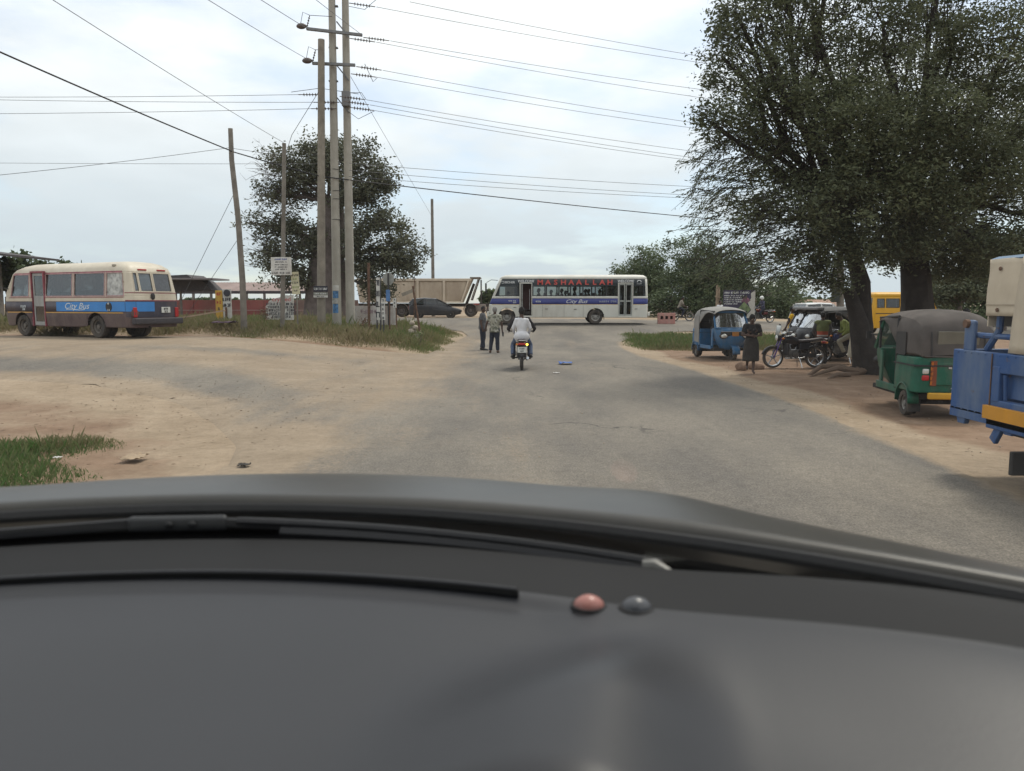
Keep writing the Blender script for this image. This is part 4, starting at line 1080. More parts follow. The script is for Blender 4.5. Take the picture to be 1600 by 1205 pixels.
# purple billboard
yb = 46.5; g = G(1155, yb); t = thing('billboard', 'dark purple billboard with diamond pictures behind the blue rickshaw', 'billboard', g, R(0))
a, b = P(1129, 503, yb) - g, P(1180, 453.5, yb) - g
def bp(fx, fz): return Vector((a.x + (b.x - a.x) * fx, -.04, a.z + (b.z - a.z) * fz))
MB().box(((a.x + b.x) / 2, 0, (a.z + b.z) / 2), (b.x - a.x, .05, b.z - a.z)).build('panel', mat('billboard_purple', (.035, .028, .06), .4, var=.3, scale=1), t)
def poly(name, pts, m, off=0.0):
    mb = MB(); v = [bp(*p) - Vector((0, off, 0)) for p in pts]; mb.add(v, [tuple(range(len(v)))]); return mb.build(name, m, t)
poly('white_margin', [(1, 1), (1, .08), (.62, .08), (.88, .36), (.78, .60), (.88, .76), (.86, .9)], mat('bill_white', (.42, .40, .36), .6), .0)
poly('picture_panel', [(.44, .38), (.66, .16), (.88, .40), (.66, .64)], mat('bill_picture', (.13, .17, .08), .6, var=.7, scale=4), .006)
poly('picture_panel', [(.56, .66), (.70, .54), (.86, .68), (.70, .82)], mat('bill_picture_red', (.16, .07, .10), .6, var=.6, scale=5), .005)
poly('caption_strip', [(.45, .12), (.98, .12), (.98, .02), (.45, .02)], SGD, .004)
marks('xxxx xxxxxx xxxxxxx', .16, TXW, t, bp(.42, .92), (1, 0, 0), (0, 0, 1), sx=.8)
for k, tx in enumerate(['xxxxx xxxx xxx xxxx', 'xxxx xx xxxxxxxxx', 'xxxx xxxx xxxxxxxx', 'xxxxxx xxx xxxxxx', 'xxxxxxxx xxxx']): marks(tx, .10, TXW, t, bp(.03, .83 - .065 * k) , (1, 0, 0), (0, 0, 1), align='LEFT')
for px in (1135, 1176): MB().tube([(P(px, 480, yb).x - g.x, .06, -.1), (P(px, 480, yb).x - g.x, .06, b.z)], .05, 7).build('post', RUST, t)
g = G(1121, 46.6); t = thing('split_post', 'weathered split timber post left of the purple billboard', 'post', g)
TIM = mat('timber_pale', (.27, .20, .14), .9, var=.25, scale=4)
tz = P(0, 445.5, 46.6).z - g.z
MB().box((-.05, 0, tz / 2), (.10, .09, tz)).build('plank', TIM, t); MB().box((.08, .03, tz / 2 + .1), (.10, .06, tz * .85)).build('plank', TIM, t); MB().box((0, -.06, tz * .72), (.34, .05, .09), Matrix.Rotation(.2, 3, 'Y')).build('cross_plank', TIM, t)
MB()
# rocks by the woman
for k, (px, yy, s, lab) in enumerate([(1161, 21.6, (.17, .15, .15), 'brown rock on the soil left of the walking woman'), (1184, 21.9, (.27, .2, .12), 'broader brown rock on the soil right of the walking woman')]):
    mb = MB(); mb.ball((0, 0, 0), s, 12, 8)
    mb.v = [tuple(Vector(v) * (1 + .25 * noise.noise(Vector(v) * 6 + Vector((k * 3, 0, 0))) + .14 * noise.noise(Vector(v) * 19))) for v in mb.v]
    o = mb.build('rock', mat('rock_brown', (.26, .17, .12), .95, var=.3, bump=.6), smooth=True); o.location = G(px, yy, s[2] * .6); tag(o, lab, 'rock', 'rocks beside the woman')
# ================================================================= VEHICLES  (local axes: +X forward, +Y left, +Z up)
RUB = mat('tyre_rubber', (.035, .033, .031), .9, var=.3, dirt=(.16, .125, .095), dirt_amt=.7, scale=5)
RIM = mat('rim_steel', (.25, .25, .24), .5, .5, dirt=(.2, .15, .11), dirt_amt=.6)
BLACK = mat('black_plastic', (.02, .02, .022), .55, dirt=(.12, .1, .08), dirt_amt=.3)
UNDER = mat('underbody', (.03, .027, .025), .9)
CHROME = mat('chrome', (.55, .55, .55), .25, .9)
SEATM = mat('seat_vinyl', (.06, .05, .05), .6)
GL_DARK = glass_mat('bus_glass', (.24, .27, .28), .045, dust=.015)
GL_CLR = glass_mat('clear_glass', (.46, .50, .50), .05, dust=.02)
GL_SCR = glass_mat('screen_glass', (.42, .46, .47), .20, dust=.06)
LAMP_R = mat('lamp_red', (.40, .02, .02), .3); LAMP_O = mat('lamp_orange', (.55, .17, .02), .3); LAMP_W = mat('lamp_clear', (.62, .62, .58), .15, .3)
PLATE = mat('plate_white', (.62, .62, .58), .5); PLATE_Y = mat('plate_yellow', (.55, .38, .05), .5)
def wheel(par, c, r, w, side=1, rim=None, name='wheel', dual=False, spokes=0):
    """c: centre; axle along Y; side +1 = outer face towards +Y"""
    o = thing_part(name, par, c)
    rr = r * .60
    pr = [(rr, -w / 2), (r * .93, -w / 2), (r, -w * .32), (r, w * .32), (r * .93, w / 2), (rr, w / 2), (rr * .97, w * .1), (rr * .97, -w * .1), (rr, -w / 2)]
    m_ = MB().lathe(pr, (0, 0, 0), 'y', 24)
    m_.build('tyre', RUB, o, smooth=True)
    if dual: MB().lathe(pr, (0, -side * (w + .05), 0), 'y', 24).build('inner_tyre', RUB, o, smooth=True)
    s = side; mb = MB()
    mb.lathe([(rr, s * w * .30), (rr * .86, s * w * .22), (rr * .8, s * w * .02), (rr * .34, s * w * .10), (rr * .30, s * w * .34), (.001, s * w * .36)], (0, 0, 0), 'y', 24)
    mb.build('rim', rim or RIM, o, smooth=True)
    mb = MB()
    for k in range(6):
        a = k * math.pi / 3; mb.ball((rr * .56 * math.cos(a), s * w * .09, rr * .56 * math.sin(a)), rr * .09, 6, 4)
    mb.build('wheel_nut', UNDER, o)
    return o
def thing_part(name, par, loc=(0, 0, 0)):
    o = bpy.data.objects.new(name, None); o.empty_display_size = .1; COL.objects.link(o); o.parent = par; o.location = loc; return o
class Shell:
    """bus body: rounded rectangle in plan, z-dependent insets; panels with window and arch openings"""
    def __init__(s, xr, xf, W, rc, rows):
        s.xr, s.xf, s.W, s.rc = xr, xf, W, rc
        s.zs = [r[0] for r in rows]; s.ins = [r[1] for r in rows]; s.inf = [r[2] for r in rows]; s.inr = [r[3] for r in rows]
        s.arches = []; s.holes = []
    def I(s, z, a): return float(np.interp(z, s.zs, a))
    def pt(s, side, c, z, off=0.0):
        ins, inf, inr = s.I(z, s.ins), s.I(z, s.inf), s.I(z, s.inr)
        hw = s.W / 2 - ins; xf, xr = s.xf - inf, s.xr + inr; rc = min(s.rc, hw)
        if side in 'LR':
            for (xc, zc, ra, sd) in s.arches:
                if sd == side and abs(c - xc) < ra: z = max(z, zc + math.sqrt(max(0, ra * ra - (c - xc) ** 2)))
            sg = 1 if side == 'L' else -1
            return Vector((min(max(c, xr + rc), xf - rc), sg * (hw + off), z))
        if side == 'F': return Vector((xf + off, max(-hw + rc, min(hw - rc, c)), z))
        if side == 'B': return Vector((xr - off, max(-hw + rc, min(hw - rc, c)), z))
        # corners: 'FL','FR','BL','BR', c = angle fraction
        f = side[0] == 'F'; l = side[1] == 'L'
        a = c * math.pi / 2
        cx_ = xf - rc if f else xr + rc; cy_ = (hw - rc) * (1 if l else -1)
        return Vector((cx_ + (1 if f else -1) * (rc + off) * math.cos(a), cy_ + (1 if l else -1) * (rc + off) * math.sin(a), z))
    def breaks(s, side):
        if side in 'LR':
            b = {s.xr + s.rc, s.xf - s.rc}
            b |= set(np.linspace(s.xr + s.rc, s.xf - s.rc, 12))
            for (xc, zc, ra, sd) in s.arches:
                if sd == side: b |= set(xc + ra * math.cos(t) for t in np.linspace(0, math.pi, 13))
        elif side in 'FB': b = set(np.linspace(-(s.W / 2 - s.rc), s.W / 2 - s.rc, 7))
        else: b = set(np.linspace(0, 1, 5))
        for h in s.holes:
            if h[0] == side: b |= {h[1], h[2]}
        return sorted(b)
    def band(s, name, m, par, z0, z1, sides=('L', 'R', 'F', 'B', 'FL', 'FR', 'BL', 'BR'), off=0.0, xlim=None, label=None, thick=.03, holes=True):
        mb = MB(); zb = {z0, z1} | {z for z in s.zs if z0 < z < z1}
        for h in s.holes: zb |= {z for z in h[3:5] if z0 < z < z1}
        for (xc, zc, ra, sd) in s.arches: zb |= {z for z in np.linspace(zc, zc + ra, 5) if z0 < z < z1}
        zb = sorted(zb)
        for sd in sides:
            br = s.breaks(sd)
            if xlim: br = sorted({b for b in br if xlim[0] < b < xlim[1]} | set(xlim))
            for i in range(len(br) - 1):
                cm = (br[i] + br[i + 1]) / 2
                for j in range(len(zb) - 1):
                    zm = (zb[j] + zb[j + 1]) / 2
                    if holes and any(h[0] == sd and h[1] < cm < h[2] and h[3] < zm < h[4] for h in s.holes): continue
                    q = [s.pt(sd, br[i], zb[j], off), s.pt(sd, br[i + 1], zb[j], off), s.pt(sd, br[i + 1], zb[j + 1], off), s.pt(sd, br[i], zb[j + 1], off)]
                    if (q[0] - q[3]).length < 1e-4 and (q[1] - q[2]).length < 1e-4: continue
                    if (q[0] - q[1]).length < 1e-4 and (q[3] - q[2]).length < 1e-4: continue
                    mb.add(q, [(0, 1, 2, 3)])
        me = mb.mesh(name); bm = bmesh.new(); bm.from_mesh(me); bmesh.ops.remove_doubles(bm, verts=bm.verts, dist=1e-4)
        bmesh.ops.dissolve_degenerate(bm, edges=bm.edges, dist=1e-5); bmesh.ops.recalc_face_normals(bm, faces=bm.faces)
        # outward check
        tot = 0.0
        for f in bm.faces:
            c = f.calc_center_median(); tot += f.normal.dot(Vector((0, c.y, 0)).normalized() if abs(c.y) > .3 else Vector((c.x - (s.xf + s.xr) / 2, 0, 0)).normalized()) * f.calc_area()
        if tot < 0: bmesh.ops.reverse_faces(bm, faces=bm.faces)
        bm.to_mesh(me); bm.free()
        o = link(name, me, m, par, smooth=True, label=label)
        if thick:
            md = o.modifiers.new('t', 'SOLIDIFY'); md.thickness = thick; md.offset = -1
        return o
    def cap(s, name, m, par):
        z = s.zs[-1]; ring = []
        for sd, seq in (('L', None), ('FL', [1, .75, .5, .25, 0]), ('FR', [0, .25, .5, .75, 1]), ('BR', [1, .75, .5, .25, 0]), ('BL', [0, .25, .5, .75, 1])):
            if seq: ring += [s.pt(sd, c, z) for c in seq]
        mb = MB(); mb.add(ring, [tuple(range(len(ring)))]); return mb.build(name, m, par)
    def pane(s, side, c0, c1, z0, z1, m, par, frame=None, fw=.03, name='window', off=-.02):
        n = 4; mb = MB()
        rows = [[s.pt(side, c0 + (c1 - c0) * i / n, z, off) for i in range(n + 1)] for z in np.linspace(z0, z1, 4)]
        mb.loft(rows, closed=False)
        o = mb.build(name, m, par, smooth=True)
        if frame:
            fb = MB()
            def strip(a0, a1, b0, b1):
                k = 4
                g = lambda o_: [[s.pt(side, a0 + (a1 - a0) * i / k, z, o_) for i in range(k + 1)] for z in (b0, b1)]
                A, B = g(.012), g(-.03)
                fb.loft(A, closed=False); 
                fb.loft([A[0], B[0]], closed=False); fb.loft([A[1], B[1]], closed=False)
                fb.loft([[A[0][0], A[1][0]], [B[0][0], B[1][0]]], closed=False); fb.loft([[A[0][-1], A[1][-1]], [B[0][-1], B[1][-1]]], closed=False)
            strip(c0 - fw, c0, z0 - fw, z1 + fw); strip(c1, c1 + fw, z0 - fw, z1 + fw); strip(c0, c1, z0 - fw, z0); strip(c0, c1, z1, z1 + fw)
            fb.build('frame', frame, o)
        return o
# ---------------------------------------------------------------- the minibus on the left
CREAM = mat('cream_paint', (.60, .54, .43), .45, var=.06, scale=1.5, dirt=(.36, .28, .2), dirt_amt=.55, chips=(.22, .12, .07))
NAVY = mat('navy_paint', (.045, .042, .062), .5, var=.2, scale=2, dirt=(.16, .12, .1), dirt_amt=.5, chips=(.13, .09, .07))
MAROON = mat('maroon_skirt', (.085, .055, .058), .6, var=.2, scale=2, dirt=(.2, .15, .12), dirt_amt=.7)
REDTRIM = mat('red_trim', (.24, .055, .07), .5, var=.3); FRPINK = mat('window_frame_pink', (.40, .24, .24), .5, var=.3); BLUEB = mat('blue_banner', (.045, .22, .55), .5, var=.1, scale=2)
YELT = mat('yellow_trim', (.50, .28, .08), .5)
def minibus():
    L = 6.95; a = math.atan2(3.0, -6.2)
    rear_l = Vector((gx(203, 26), 26.0, 0)); hd = Vector((math.cos(a), math.sin(a), 0)); lf = Vector((-hd.y, hd.x, 0))
    base = rear_l - lf * 1.015; base.z = gz(base.x + hd.x * 3, base.y + hd.y * 3 ) - .0
    base.z = 0.66
    t = thing('minibus', 'old cream and navy minibus with a blue side banner parked on the left', 'minibus', base, a)
    S = Shell(0, L, 2.03, .22, [(.38, .04, .05, .0), (.75, 0, 0, 0), (1.3, 0, .0, .0), (1.6, .015, .04, .03), (2.27, .07, .42, .17), (2.42, .11, .62, .24), (2.55, .24, .95, .40), (2.63, .45, 1.25, .62), (2.66, .7, 1.5, .85)])
    S.arches = [(1.79, .42, .47, 'L'), (5.86, .42, .47, 'L'), (1.79, .42, .47, 'R'), (5.86, .42, .47, 'R')]
    wins = [(.30, 1.16), (1.29, 2.86), (3.0, 4.43), (5.43, 6.45)]
    for sd in 'LR':
        for (c0, c1) in wins + ([(4.53, 5.2)] if sd == 'R' else []): S.holes.append((sd, c0, c1, 1.48, 2.24))
    S.holes.append(('L', 4.52, 5.22, .42, 2.30))
    S.holes += [('B', -.72, -.06, 1.63, 2.24), ('B', .04, .52, 1.63, 2.24), ('B', .60, .76, 1.63, 2.24), ('F', -.78, .78, 1.45, 2.2)]
    S.band('skirt', MAROON, t, .38, .90); S.band('side_band', NAVY, t, .90, 1.28); S.band('waist_band', CREAM, t, 1.28, 1.46)
    S.band('body_side', CREAM, t, 1.46, 2.27); S.band('roof', CREAM, t, 2.27, 2.66); S.cap('roof_top', CREAM, t)
    for sd in 'LR':
        for k, (c0, c1) in enumerate(wins + ([(4.53, 5.2)] if sd == 'R' else [])):
            S.pane(sd, c0, c1, 1.48, 2.24, GL_DARK if k else mat('window_poster', (.42, .42, .40), .5, var=.5, scale=6), t, FRPINK, .035)
    for (c0, c1) in ((-.72, -.06), (.04, .52), (.60, .76)): S.pane('B', c0, c1, 1.63, 2.24, GL_DARK, t, CREAM, .03)
    S.pane('F', -.78, .78, 1.45, 2.2, GL_SCR, t, BLACK, .03)
    S.band('red_line', REDTRIM, t, 2.275, 2.31, ('L', 'R'), .006, thick=0); S.band('red_line', REDTRIM, t, 1.405, 1.425, ('L', 'R'), .006, (.3, 6.6), thick=0)
    S.band('red_line', REDTRIM, t, 1.555, 1.58, ('B', 'BL', 'BR'), .006, thick=0); S.band('red_line', REDTRIM, t, 1.285, 1.32, ('B', 'BL', 'BR'), .006, thick=0)
    S.band('rear_panel', NAVY, t, .74, 1.285, ('B', 'BL', 'BR'), .005, thick=0)
    S.band('yellow_line', YELT, t, .865, .905, ('L',), .007, (.35, 4.5), thick=0); S.band('yellow_line', YELT, t, .865, .905, ('L',), .007, (5.25, 6.7), thick=0)
    S.band('blue_banner', BLUEB, t, .93, 1.26, ('L',), .009, (.24, 3.85), thick=0, label='bright blue banner with City Bus lettering')
    S.band('blue_banner', BLUEB, t, .93, 1.26, ('BL',), .009, thick=0); S.band('blue_banner', BLUEB, t, .93, 1.26, ('B',), .009, (.05, .78), thick=0)
    WHT = mat('letter_white', (.62, .66, .68), .5)
    lettering('City Bus', .30, WHT, t, (2.75, 1.015 + .012, 1.11), (-1, 0, 0), (0, 0, 1), shear=.35, sx=1.3)
    mb = MB(); mb.tube([(3.3, 1.024, .99), (2.9, 1.024, 1.0), (2.6, 1.024, .97), (2.3, 1.024, 1.0)], .012, 4); mb.build('flourish', WHT, t)
    mb = MB(); mb.lathe([(.001, 0), (.16, 0), (.16, .012), (.001, .012)], (1.05, 1.02, 1.09), 'y', 18); mb.build('badge', BLACK, t)
    marks('xy', .09, WHT, t, (1.05, 1.036, 1.20), (-1, 0, 0), (0, 0, 1)); marks('zx', .09, WHT, t, (1.05, 1.036, .98), (-1, 0, 0), (0, 0, 1))
    marks('xxyz', .12, WHT, t, (5.75, 1.022, 1.1), (-1, 0, 0), (0, 0, 1)); marks('xzy', .10, WHT, t, (5.72, 1.022, 1.0), (-1, 0, 0), (0, 0, 1))
    # open front door: recess and folded leaf
    d = thing_part('door', t, (0, 0, 0))
    DG = mat('door_grey', (.33, .33, .32), .5, dirt=(.2, .17, .14), dirt_amt=.5)
    mb = MB(); y0 = .95
    for (z0, z1) in ((.42, .55), (1.1, 1.48), (2.2, 2.3)): mb.box((4.87, y0, (z0 + z1) / 2), (.62, .04, z1 - z0))
    for x in (4.59, 5.15): mb.box((x, y0, 1.36), (.07, .045, 1.88))
    mb.build('door_leaf', DG, d, bevel=.006)
    MB().box((4.87, y0, 1.84), (.5, .01, .72)).build('door_window', GL_DARK, d); MB().box((4.87, y0, .83), (.5, .01, .54)).build('door_window', GL_DARK, d)
    mb = MB(); mb.box((4.5, 1.0, 1.36), (.05, .06, 1.95)); mb.box((5.24, .98, 1.36), (.05, .06, 1.95)); mb.box((4.87, .98, 2.34), (.8, .06, .06)); mb.build('door_frame', REDTRIM, d)
    # rear details
    MB().box((-.10, 0, .60), (.22, 1.96, .22)).build('rear_bumper', mat('bumper_dark', (.045, .04, .045), .6), t, bevel=.04)
    MB().box((-.02, -.40, .98), (.03, .36, .2)).build('number_plate', PLATE, t, bevel=.006); marks('xxy', .10, BLACK, t, (-.04, -.4, 1.02), (0, -1, 0), (0, 0, 1)); marks('zx', .10, BLACK, t, (-.04, -.4, .93), (0, -1, 0), (0, 0, 1))
    for y in (-.86, .84): MB().box((-.012, y, .90), (.05, .14, .34)).build('tail_light', LAMP_R, t, bevel=.015)
    mb = MB(); mb.ball((-.01, .1, 1.45), (.03, .09, .12)); mb.build('rear_emblem', BLACK, t, smooth=True)
    mb = MB(); mb.ball((.0, .84, .86), (.04, .16, .16)); mb.build('fuel_cap', mat('rust_patch', (.11, .06, .055), .8), t, smooth=True)
    for y in (-.45, .32): 
        p = S.pt('B', y, 2.36, .01); MB().box(p, (.05, .34, .05)).build('marker_lamp', LAMP_R, t, bevel=.01)
    p = S.pt('L', .9, 2.5, 0); MB().box(p + Vector((0, .03, 0)), (.14, .06, .07)).build('side_vent', mat('vent', (.3, .27, .22), .6), t)
    for x, y, d_ in ((5.86, .86, 0), (5.86, -.86, 0), (1.79, .84, 1), (1.79, -.84, 1)):
        wheel(t, (x, y, .40), .40, .24, 1 if y > 0 else -1, mat('dusty_rim', (.16, .14, .12), .7, .2), dual=bool(d_))
    mb = MB(); mb.box((3.4, 0, .52), (6.6, 1.75, .16)); mb.build('floor', UNDER, t)
    for x in (.9, 1.8, 2.7, 3.6):
        for y in (-.6, .45): 
            mb = MB(); mb.box((x, y, .95), (.5, .75, .12)); mb.box((x - .25, y, 1.32), (.12, .75, .75), Matrix.Rotation(-.15, 3, 'Y')); mb.build('seat', SEATM, t, bevel=.03)
    mb = MB(); mb.box((5.6, -.45, 1.2), (.5, .6, .9)); mb.build('seat', SEATM, t, bevel=.05)
    mb = MB(); mb.tube([(6.6, 1.0, 1.75), (6.85, 1.2, 1.8)], .015, 6); mb.box((6.88, 1.22, 1.75), (.06, .16, .28)); mb.build('mirror', BLACK, t)
    mb = MB(); mb.tube([(-.05, .3, .4), (.6, .3, .36)], .03, 6); mb.build('exhaust', UNDER, t)
    return t
minibus()
# ---------------------------------------------------------------- long bus across the junction
BWHITE = mat('bus_white', (.66, .645, .58), .45, var=.05, scale=1.2, dirt=(.36, .31, .25), dirt_amt=.45)
BDARK = mat('bus_black_band', (.018, .024, .028), .3, var=.2); BBLUE = mat('bus_blue', (.035, .045, .19), .4, var=.15, scale=1)
BUS_Y, BUS_XF = 49.6, None
def long_bus():
    L = 9.95; yb_ = 49.0
    xf = gx(764, yb_)            # front end on the left
    base = Vector((xf, yb_ + 1.15, 0)); base.z = gz(xf + 5, yb_ + 1) + .006 + .02
    t = thing('long_bus', 'long white bus with a blue stripe and red MASHAALLAH lettering crossing the junction', 'bus', base, math.pi); t.scale = (1.015, 1, 1)
    # local x: front at 0, rear at -L
    S = Shell(-L, 0, 2.3, .16, [(.40, .03, .04, 0), (1.2, 0, 0, 0), (1.75, .01, .22, .0), (2.42, .04, .5, .03), (2.84, .07, .66, .06), (2.98, .13, .78, .12), (3.08, .28, 1.0, .26), (3.12, .6, 1.4, .6)])
    S.arches = [(-1.12, .46, .54, 'L'), (-6.67, .46, .54, 'L'), (-1.12, .46, .54, 'R'), (-6.67, .46, .54, 'R')]
    side = [(-1.78, -.62), (-3.55, -2.78), (-4.33, -3.63), (-5.05, -4.41), (-5.83, -5.13), (-6.6, -5.91), (-7.3, -6.68), (-8.0, -7.38), (-9.64, -9.05)]
    for sd in 'LR':
        for k, (c0, c1) in enumerate(side): S.holes.append((sd, c0, c1, 1.80, 2.40))
    S.holes += [('L', -2.70, -1.90, .52, 2.55), ('L', -8.95, -8.10, .52, 2.55), ('R', -2.7, -1.95, 1.8, 2.4), ('R', -8.92, -8.1, 1.8, 2.4), ('F', -.95, .95, 1.35, 2.5), ('B', -.85, .85, 1.8, 2.5)]
    S.band('skirt', BWHITE, t, .40, 1.25); S.band('blue_stripe', BBLUE, t, 1.25, 1.61); S.band('waist_band', BWHITE, t, 1.61, 1.75)
    S.band('window_band', BDARK, t, 1.75, 2.84, ('L', 'R')); S.band('pillar', BWHITE, t, 1.75, 2.84, ('F', 'B', 'FL', 'FR', 'BL', 'BR')); S.band('roof', BWHITE, t, 2.84, 3.12); S.cap('roof_top', BWHITE, t)
    S.band('orange_line', YELT, t, 1.225, 1.248, ('L', 'R'), .004, thick=0)
    FR = mat('window_frame_dark', (.05, .05, .052), .5)
    for sd in 'LR':
        for k, (c0, c1) in enumerate(side): S.pane(sd, c0, c1, 1.80, 2.40, GL_CLR, t, FR, .022)
    S.pane('R', -2.7, -1.95, 1.8, 2.4, GL_CLR, t, FR, .02); S.pane('R', -8.92, -8.1, 1.8, 2.4, GL_CLR, t, FR, .02)
    S.pane('F', -.95, .95, 1.35, 2.5, GL_SCR, t, BLACK, .03); S.pane('B', -.85, .85, 1.8, 2.5, GL_CLR, t, FR, .02)
    RL_ = mat('letter_red', (.60, .10, .085), .5); WL = mat('letter_white2', (.70, .70, .70), .5)
    yL = 1.12
    for k, ch in enumerate('MASHAALLAH'):
        x = -3.2 - 4.35 * (k / 9.0)
        lettering(ch, .43, RL_, t, (x, yL + .006, 2.615), (-1, 0, 0), (0, 0, 1), bold=.012, sx=1.15)
    lettering('WELCOME', .21, WL, t, (-2.3, yL + .006, 2.70), (-1, 0, 0), (0, 0, 1), shear=.2, bold=.006); lettering('WELCOME', .21, WL, t, (-8.52, yL + .006, 2.70), (-1, 0, 0), (0, 0, 1), shear=.2, bold=.006)
    lettering('EICHER', .19, WL, t, (-1.30, yL + .006, 2.62), (-1, 0, 0), (0, 0, 1), bold=.004)
    mb = MB(); mb.tube([(-.86 + .09 * math.cos(a), yL + .01, 2.63 + .07 * math.sin(a)) for a in np.linspace(.3, 5.6, 12)], .014, 4); mb.build('logo', WL, t)
    mb = MB(); mb.tube([(-9.37 + .12 * math.cos(a), yL + .01, 2.66 + .09 * math.sin(a)) for a in np.linspace(-.3, 3.6, 12)], .018, 4); mb.build('logo', WL, t); lettering('EICHER', .09, WL, t, (-9.38, yL + .006, 2.53), (-1, 0, 0), (0, 0, 1))
    lettering('City Bus', .33, WL, t, (-5.45, 1.155, 1.42), (-1, 0, 0), (0, 0, 1), shear=.4, sx=1.2)
    marks('PRESHA GUYZ', .16, mat('letter_grey', (.38, .40, .48), .5), t, (-7.45, 1.157, 1.42), (-1, 0, 0), (0, 0, 1)); marks('xxyx zyx', .10, WL, t, (-1.45, 1.157, 1.46), (-1, 0, 0), (0, 0, 1)); marks('xyz', .12, WL, t, (-1.6, 1.157, 1.35), (-1, 0, 0), (0, 0, 1))
    marks('xyzx', .14, WL, t, (-3.1, 1.157, 1.42), (-1, 0, 0), (0, 0, 1))
    # doors
    DGY = mat('bus_door', (.34, .35, .33), .5, dirt=(.2, .18, .15), dirt_amt=.4)
    d = thing_part('front_door', t)
    mb = MB(); mb.box((-1.94, 1.12, 1.53), (.05, .10, 2.02)); mb.box((-2.68, 1.12, 1.53), (.04, .08, 2.02)); mb.box((-2.3, 1.12, 2.58), (.8, .08, .06)); mb.build('door_frame', BWHITE, d)
    for k, x in enumerate((-2.0, -2.08)):
        q = thing_part('door_leaf', d, (x, 1.05, 0)); mb = MB(); mb.box((0, 0, 1.53), (.05, .30, .06)); mb.box((0, -.13, 1.53), (.045, .04, 2.0)); mb.box((0, .13, 1.53), (.045, .04, 2.0)); mb.box((0, 0, .57), (.045, .28, .08)); mb.box((0, 0, 2.5), (.045, .28, .06)); mb.build('leaf_frame', DGY, q); MB().box((0, 0, 2.0), (.01, .24, .9)).build('leaf_glass', GL_DARK, q)
    mb = MB()
    for k in range(3): mb.box((-2.3, .92 - k * .25, .52 + k * .2), (.75, .27, .06))
    mb.build('step', mat('steps', (.12, .1, .09), .8), d); MB().tube([(-2.55, 1.0, .9), (-2.55, 1.0, 2.2)], .018, 6).build('grab_rail', CHROME, d)
    MB().box((-2.3, .3, 1.55), (.72, .04, 1.9)).build('stairwell_panel', mat('stairwell_red', (.10, .05, .045), .8), d)
    d = thing_part('rear_door', t)
    for x0, x1 in ((-8.5, -8.12), (-8.93, -8.54)):
        q = thing_part('door_leaf', d); xc = (x0 + x1) / 2
        mb = MB()
        for x in (x0 + .03, x1 - .03): mb.box((x, 1.10, 1.53), (.06, .05, 2.02))
        for z in (.57, 1.45, 2.5): mb.box((xc, 1.10, z), (x1 - x0 - .12, .05, .09))
        mb.build('leaf_frame', DGY, q); MB().box((xc, 1.095, 1.98), (x1 - x0 - .12, .01, .97)).build('leaf_glass', GL_DARK, q); MB().box((xc, 1.095, 1.0), (x1 - x0 - .12, .01, .8)).build('leaf_glass', GL_DARK, q)
    mb = MB(); mb.box((-8.08, 1.13, 1.53), (.05, .06, 2.05)); mb.box((-8.98, 1.13, 1.53), (.05, .06, 2.05)); mb.box((-8.53, 1.13, 2.58), (.95, .06, .05)); mb.build('door_frame', BWHITE, d)
    for x, dd in ((-1.12, 0), (-6.67, 1)):
        for s in (1, -1): wheel(t, (x, s * .98, .46), .46, .26, s, mat('bus_rim', (.33, .32, .30), .6, .3, dirt=(.2, .16, .12), dirt_amt=.6), dual=bool(dd))
    for x in (-1.12, -6.67):
        for s in (1, -1):
            mb = MB(); rr = [[(x + .55 * math.cos(a), s * 1.12, .46 + .55 * math.sin(a)) for a in np.linspace(0, math.pi, 13)], [(x + .55 * math.cos(a), s * .55, .46 + .55 * math.sin(a)) for a in np.linspace(0, math.pi, 13)]]
            mb.loft(rr, closed=False); mb.build('wheel_arch', UNDER, t)
    mb = MB(); mb.box((-5, 0, .70), (9.5, 2.1, .2)); mb.box((-5, 0, .5), (7.4, .8, .2)); mb.build('floor', UNDER, t)
    for k, x in enumerate(np.arange(-8.0, -2.9, .78)):
        for y in (.62, -.62):
            mb = MB(); mb.box((x, y, 1.2), (.45, .9, .12)); mb.box((x - .22, y, 1.60), (.1, .9, .76)); mb.build('seat', mat('bus_seat', (.06, .05, .07), .7), t, bevel=.03)
    mb = MB(); mb.tube([(-.55, 1.05, 2.75), (-.15, 1.25, 2.78), (.15, 1.32, 2.6)], .02, 6); mb.box((.18, 1.33, 2.25), (.10, .22, .62)); mb.build('mirror', BLACK, t, bevel=.02)
    mb = MB(); mb.box((.06, 0, .62), (.16, 2.2, .32)); mb.build('front_bumper', BWHITE, t, bevel=.04)
    mb = MB(); mb.box((-L - .06, 0, .62), (.14, 2.2, .24)); mb.build('rear_bumper', BWHITE, t, bevel=.04); mb = MB(); mb.tube([(-L - .1, .8, .75), (-L - .26, 1.0, .78)], .03, 6); mb.build('rear_hook', BWHITE, t)
    for y in (-.8, .8): MB().box((.01, y, .95), (.04, .3, .18)).build('headlight', LAMP_W, t, bevel=.02); MB().box((-L - .01, y, 1.0), (.03, .16, .4)).build('tail_light', LAMP_R, t, bevel=.01)
    for x, z in ((-3.6, .95), (-5.4, .93), (-9.2, .95), (-1.62, 1.05)): MB().box((x, 1.158, z), (.18, .012, .03)).build('locker_handle', BLACK, t)
    for x in (-3.35, -4.7, -5.9): MB().box((x, 1.152, .83), (.012, .008, .78)).build('panel_seam', mat('seam', (.25, .24, .21), .7), t)
    MB().box((-7.2, 1.1, .42), (.04, .03, .26)).build('mud_flap', RUB, t)
    return t, base
LB, LB_base = long_bus()
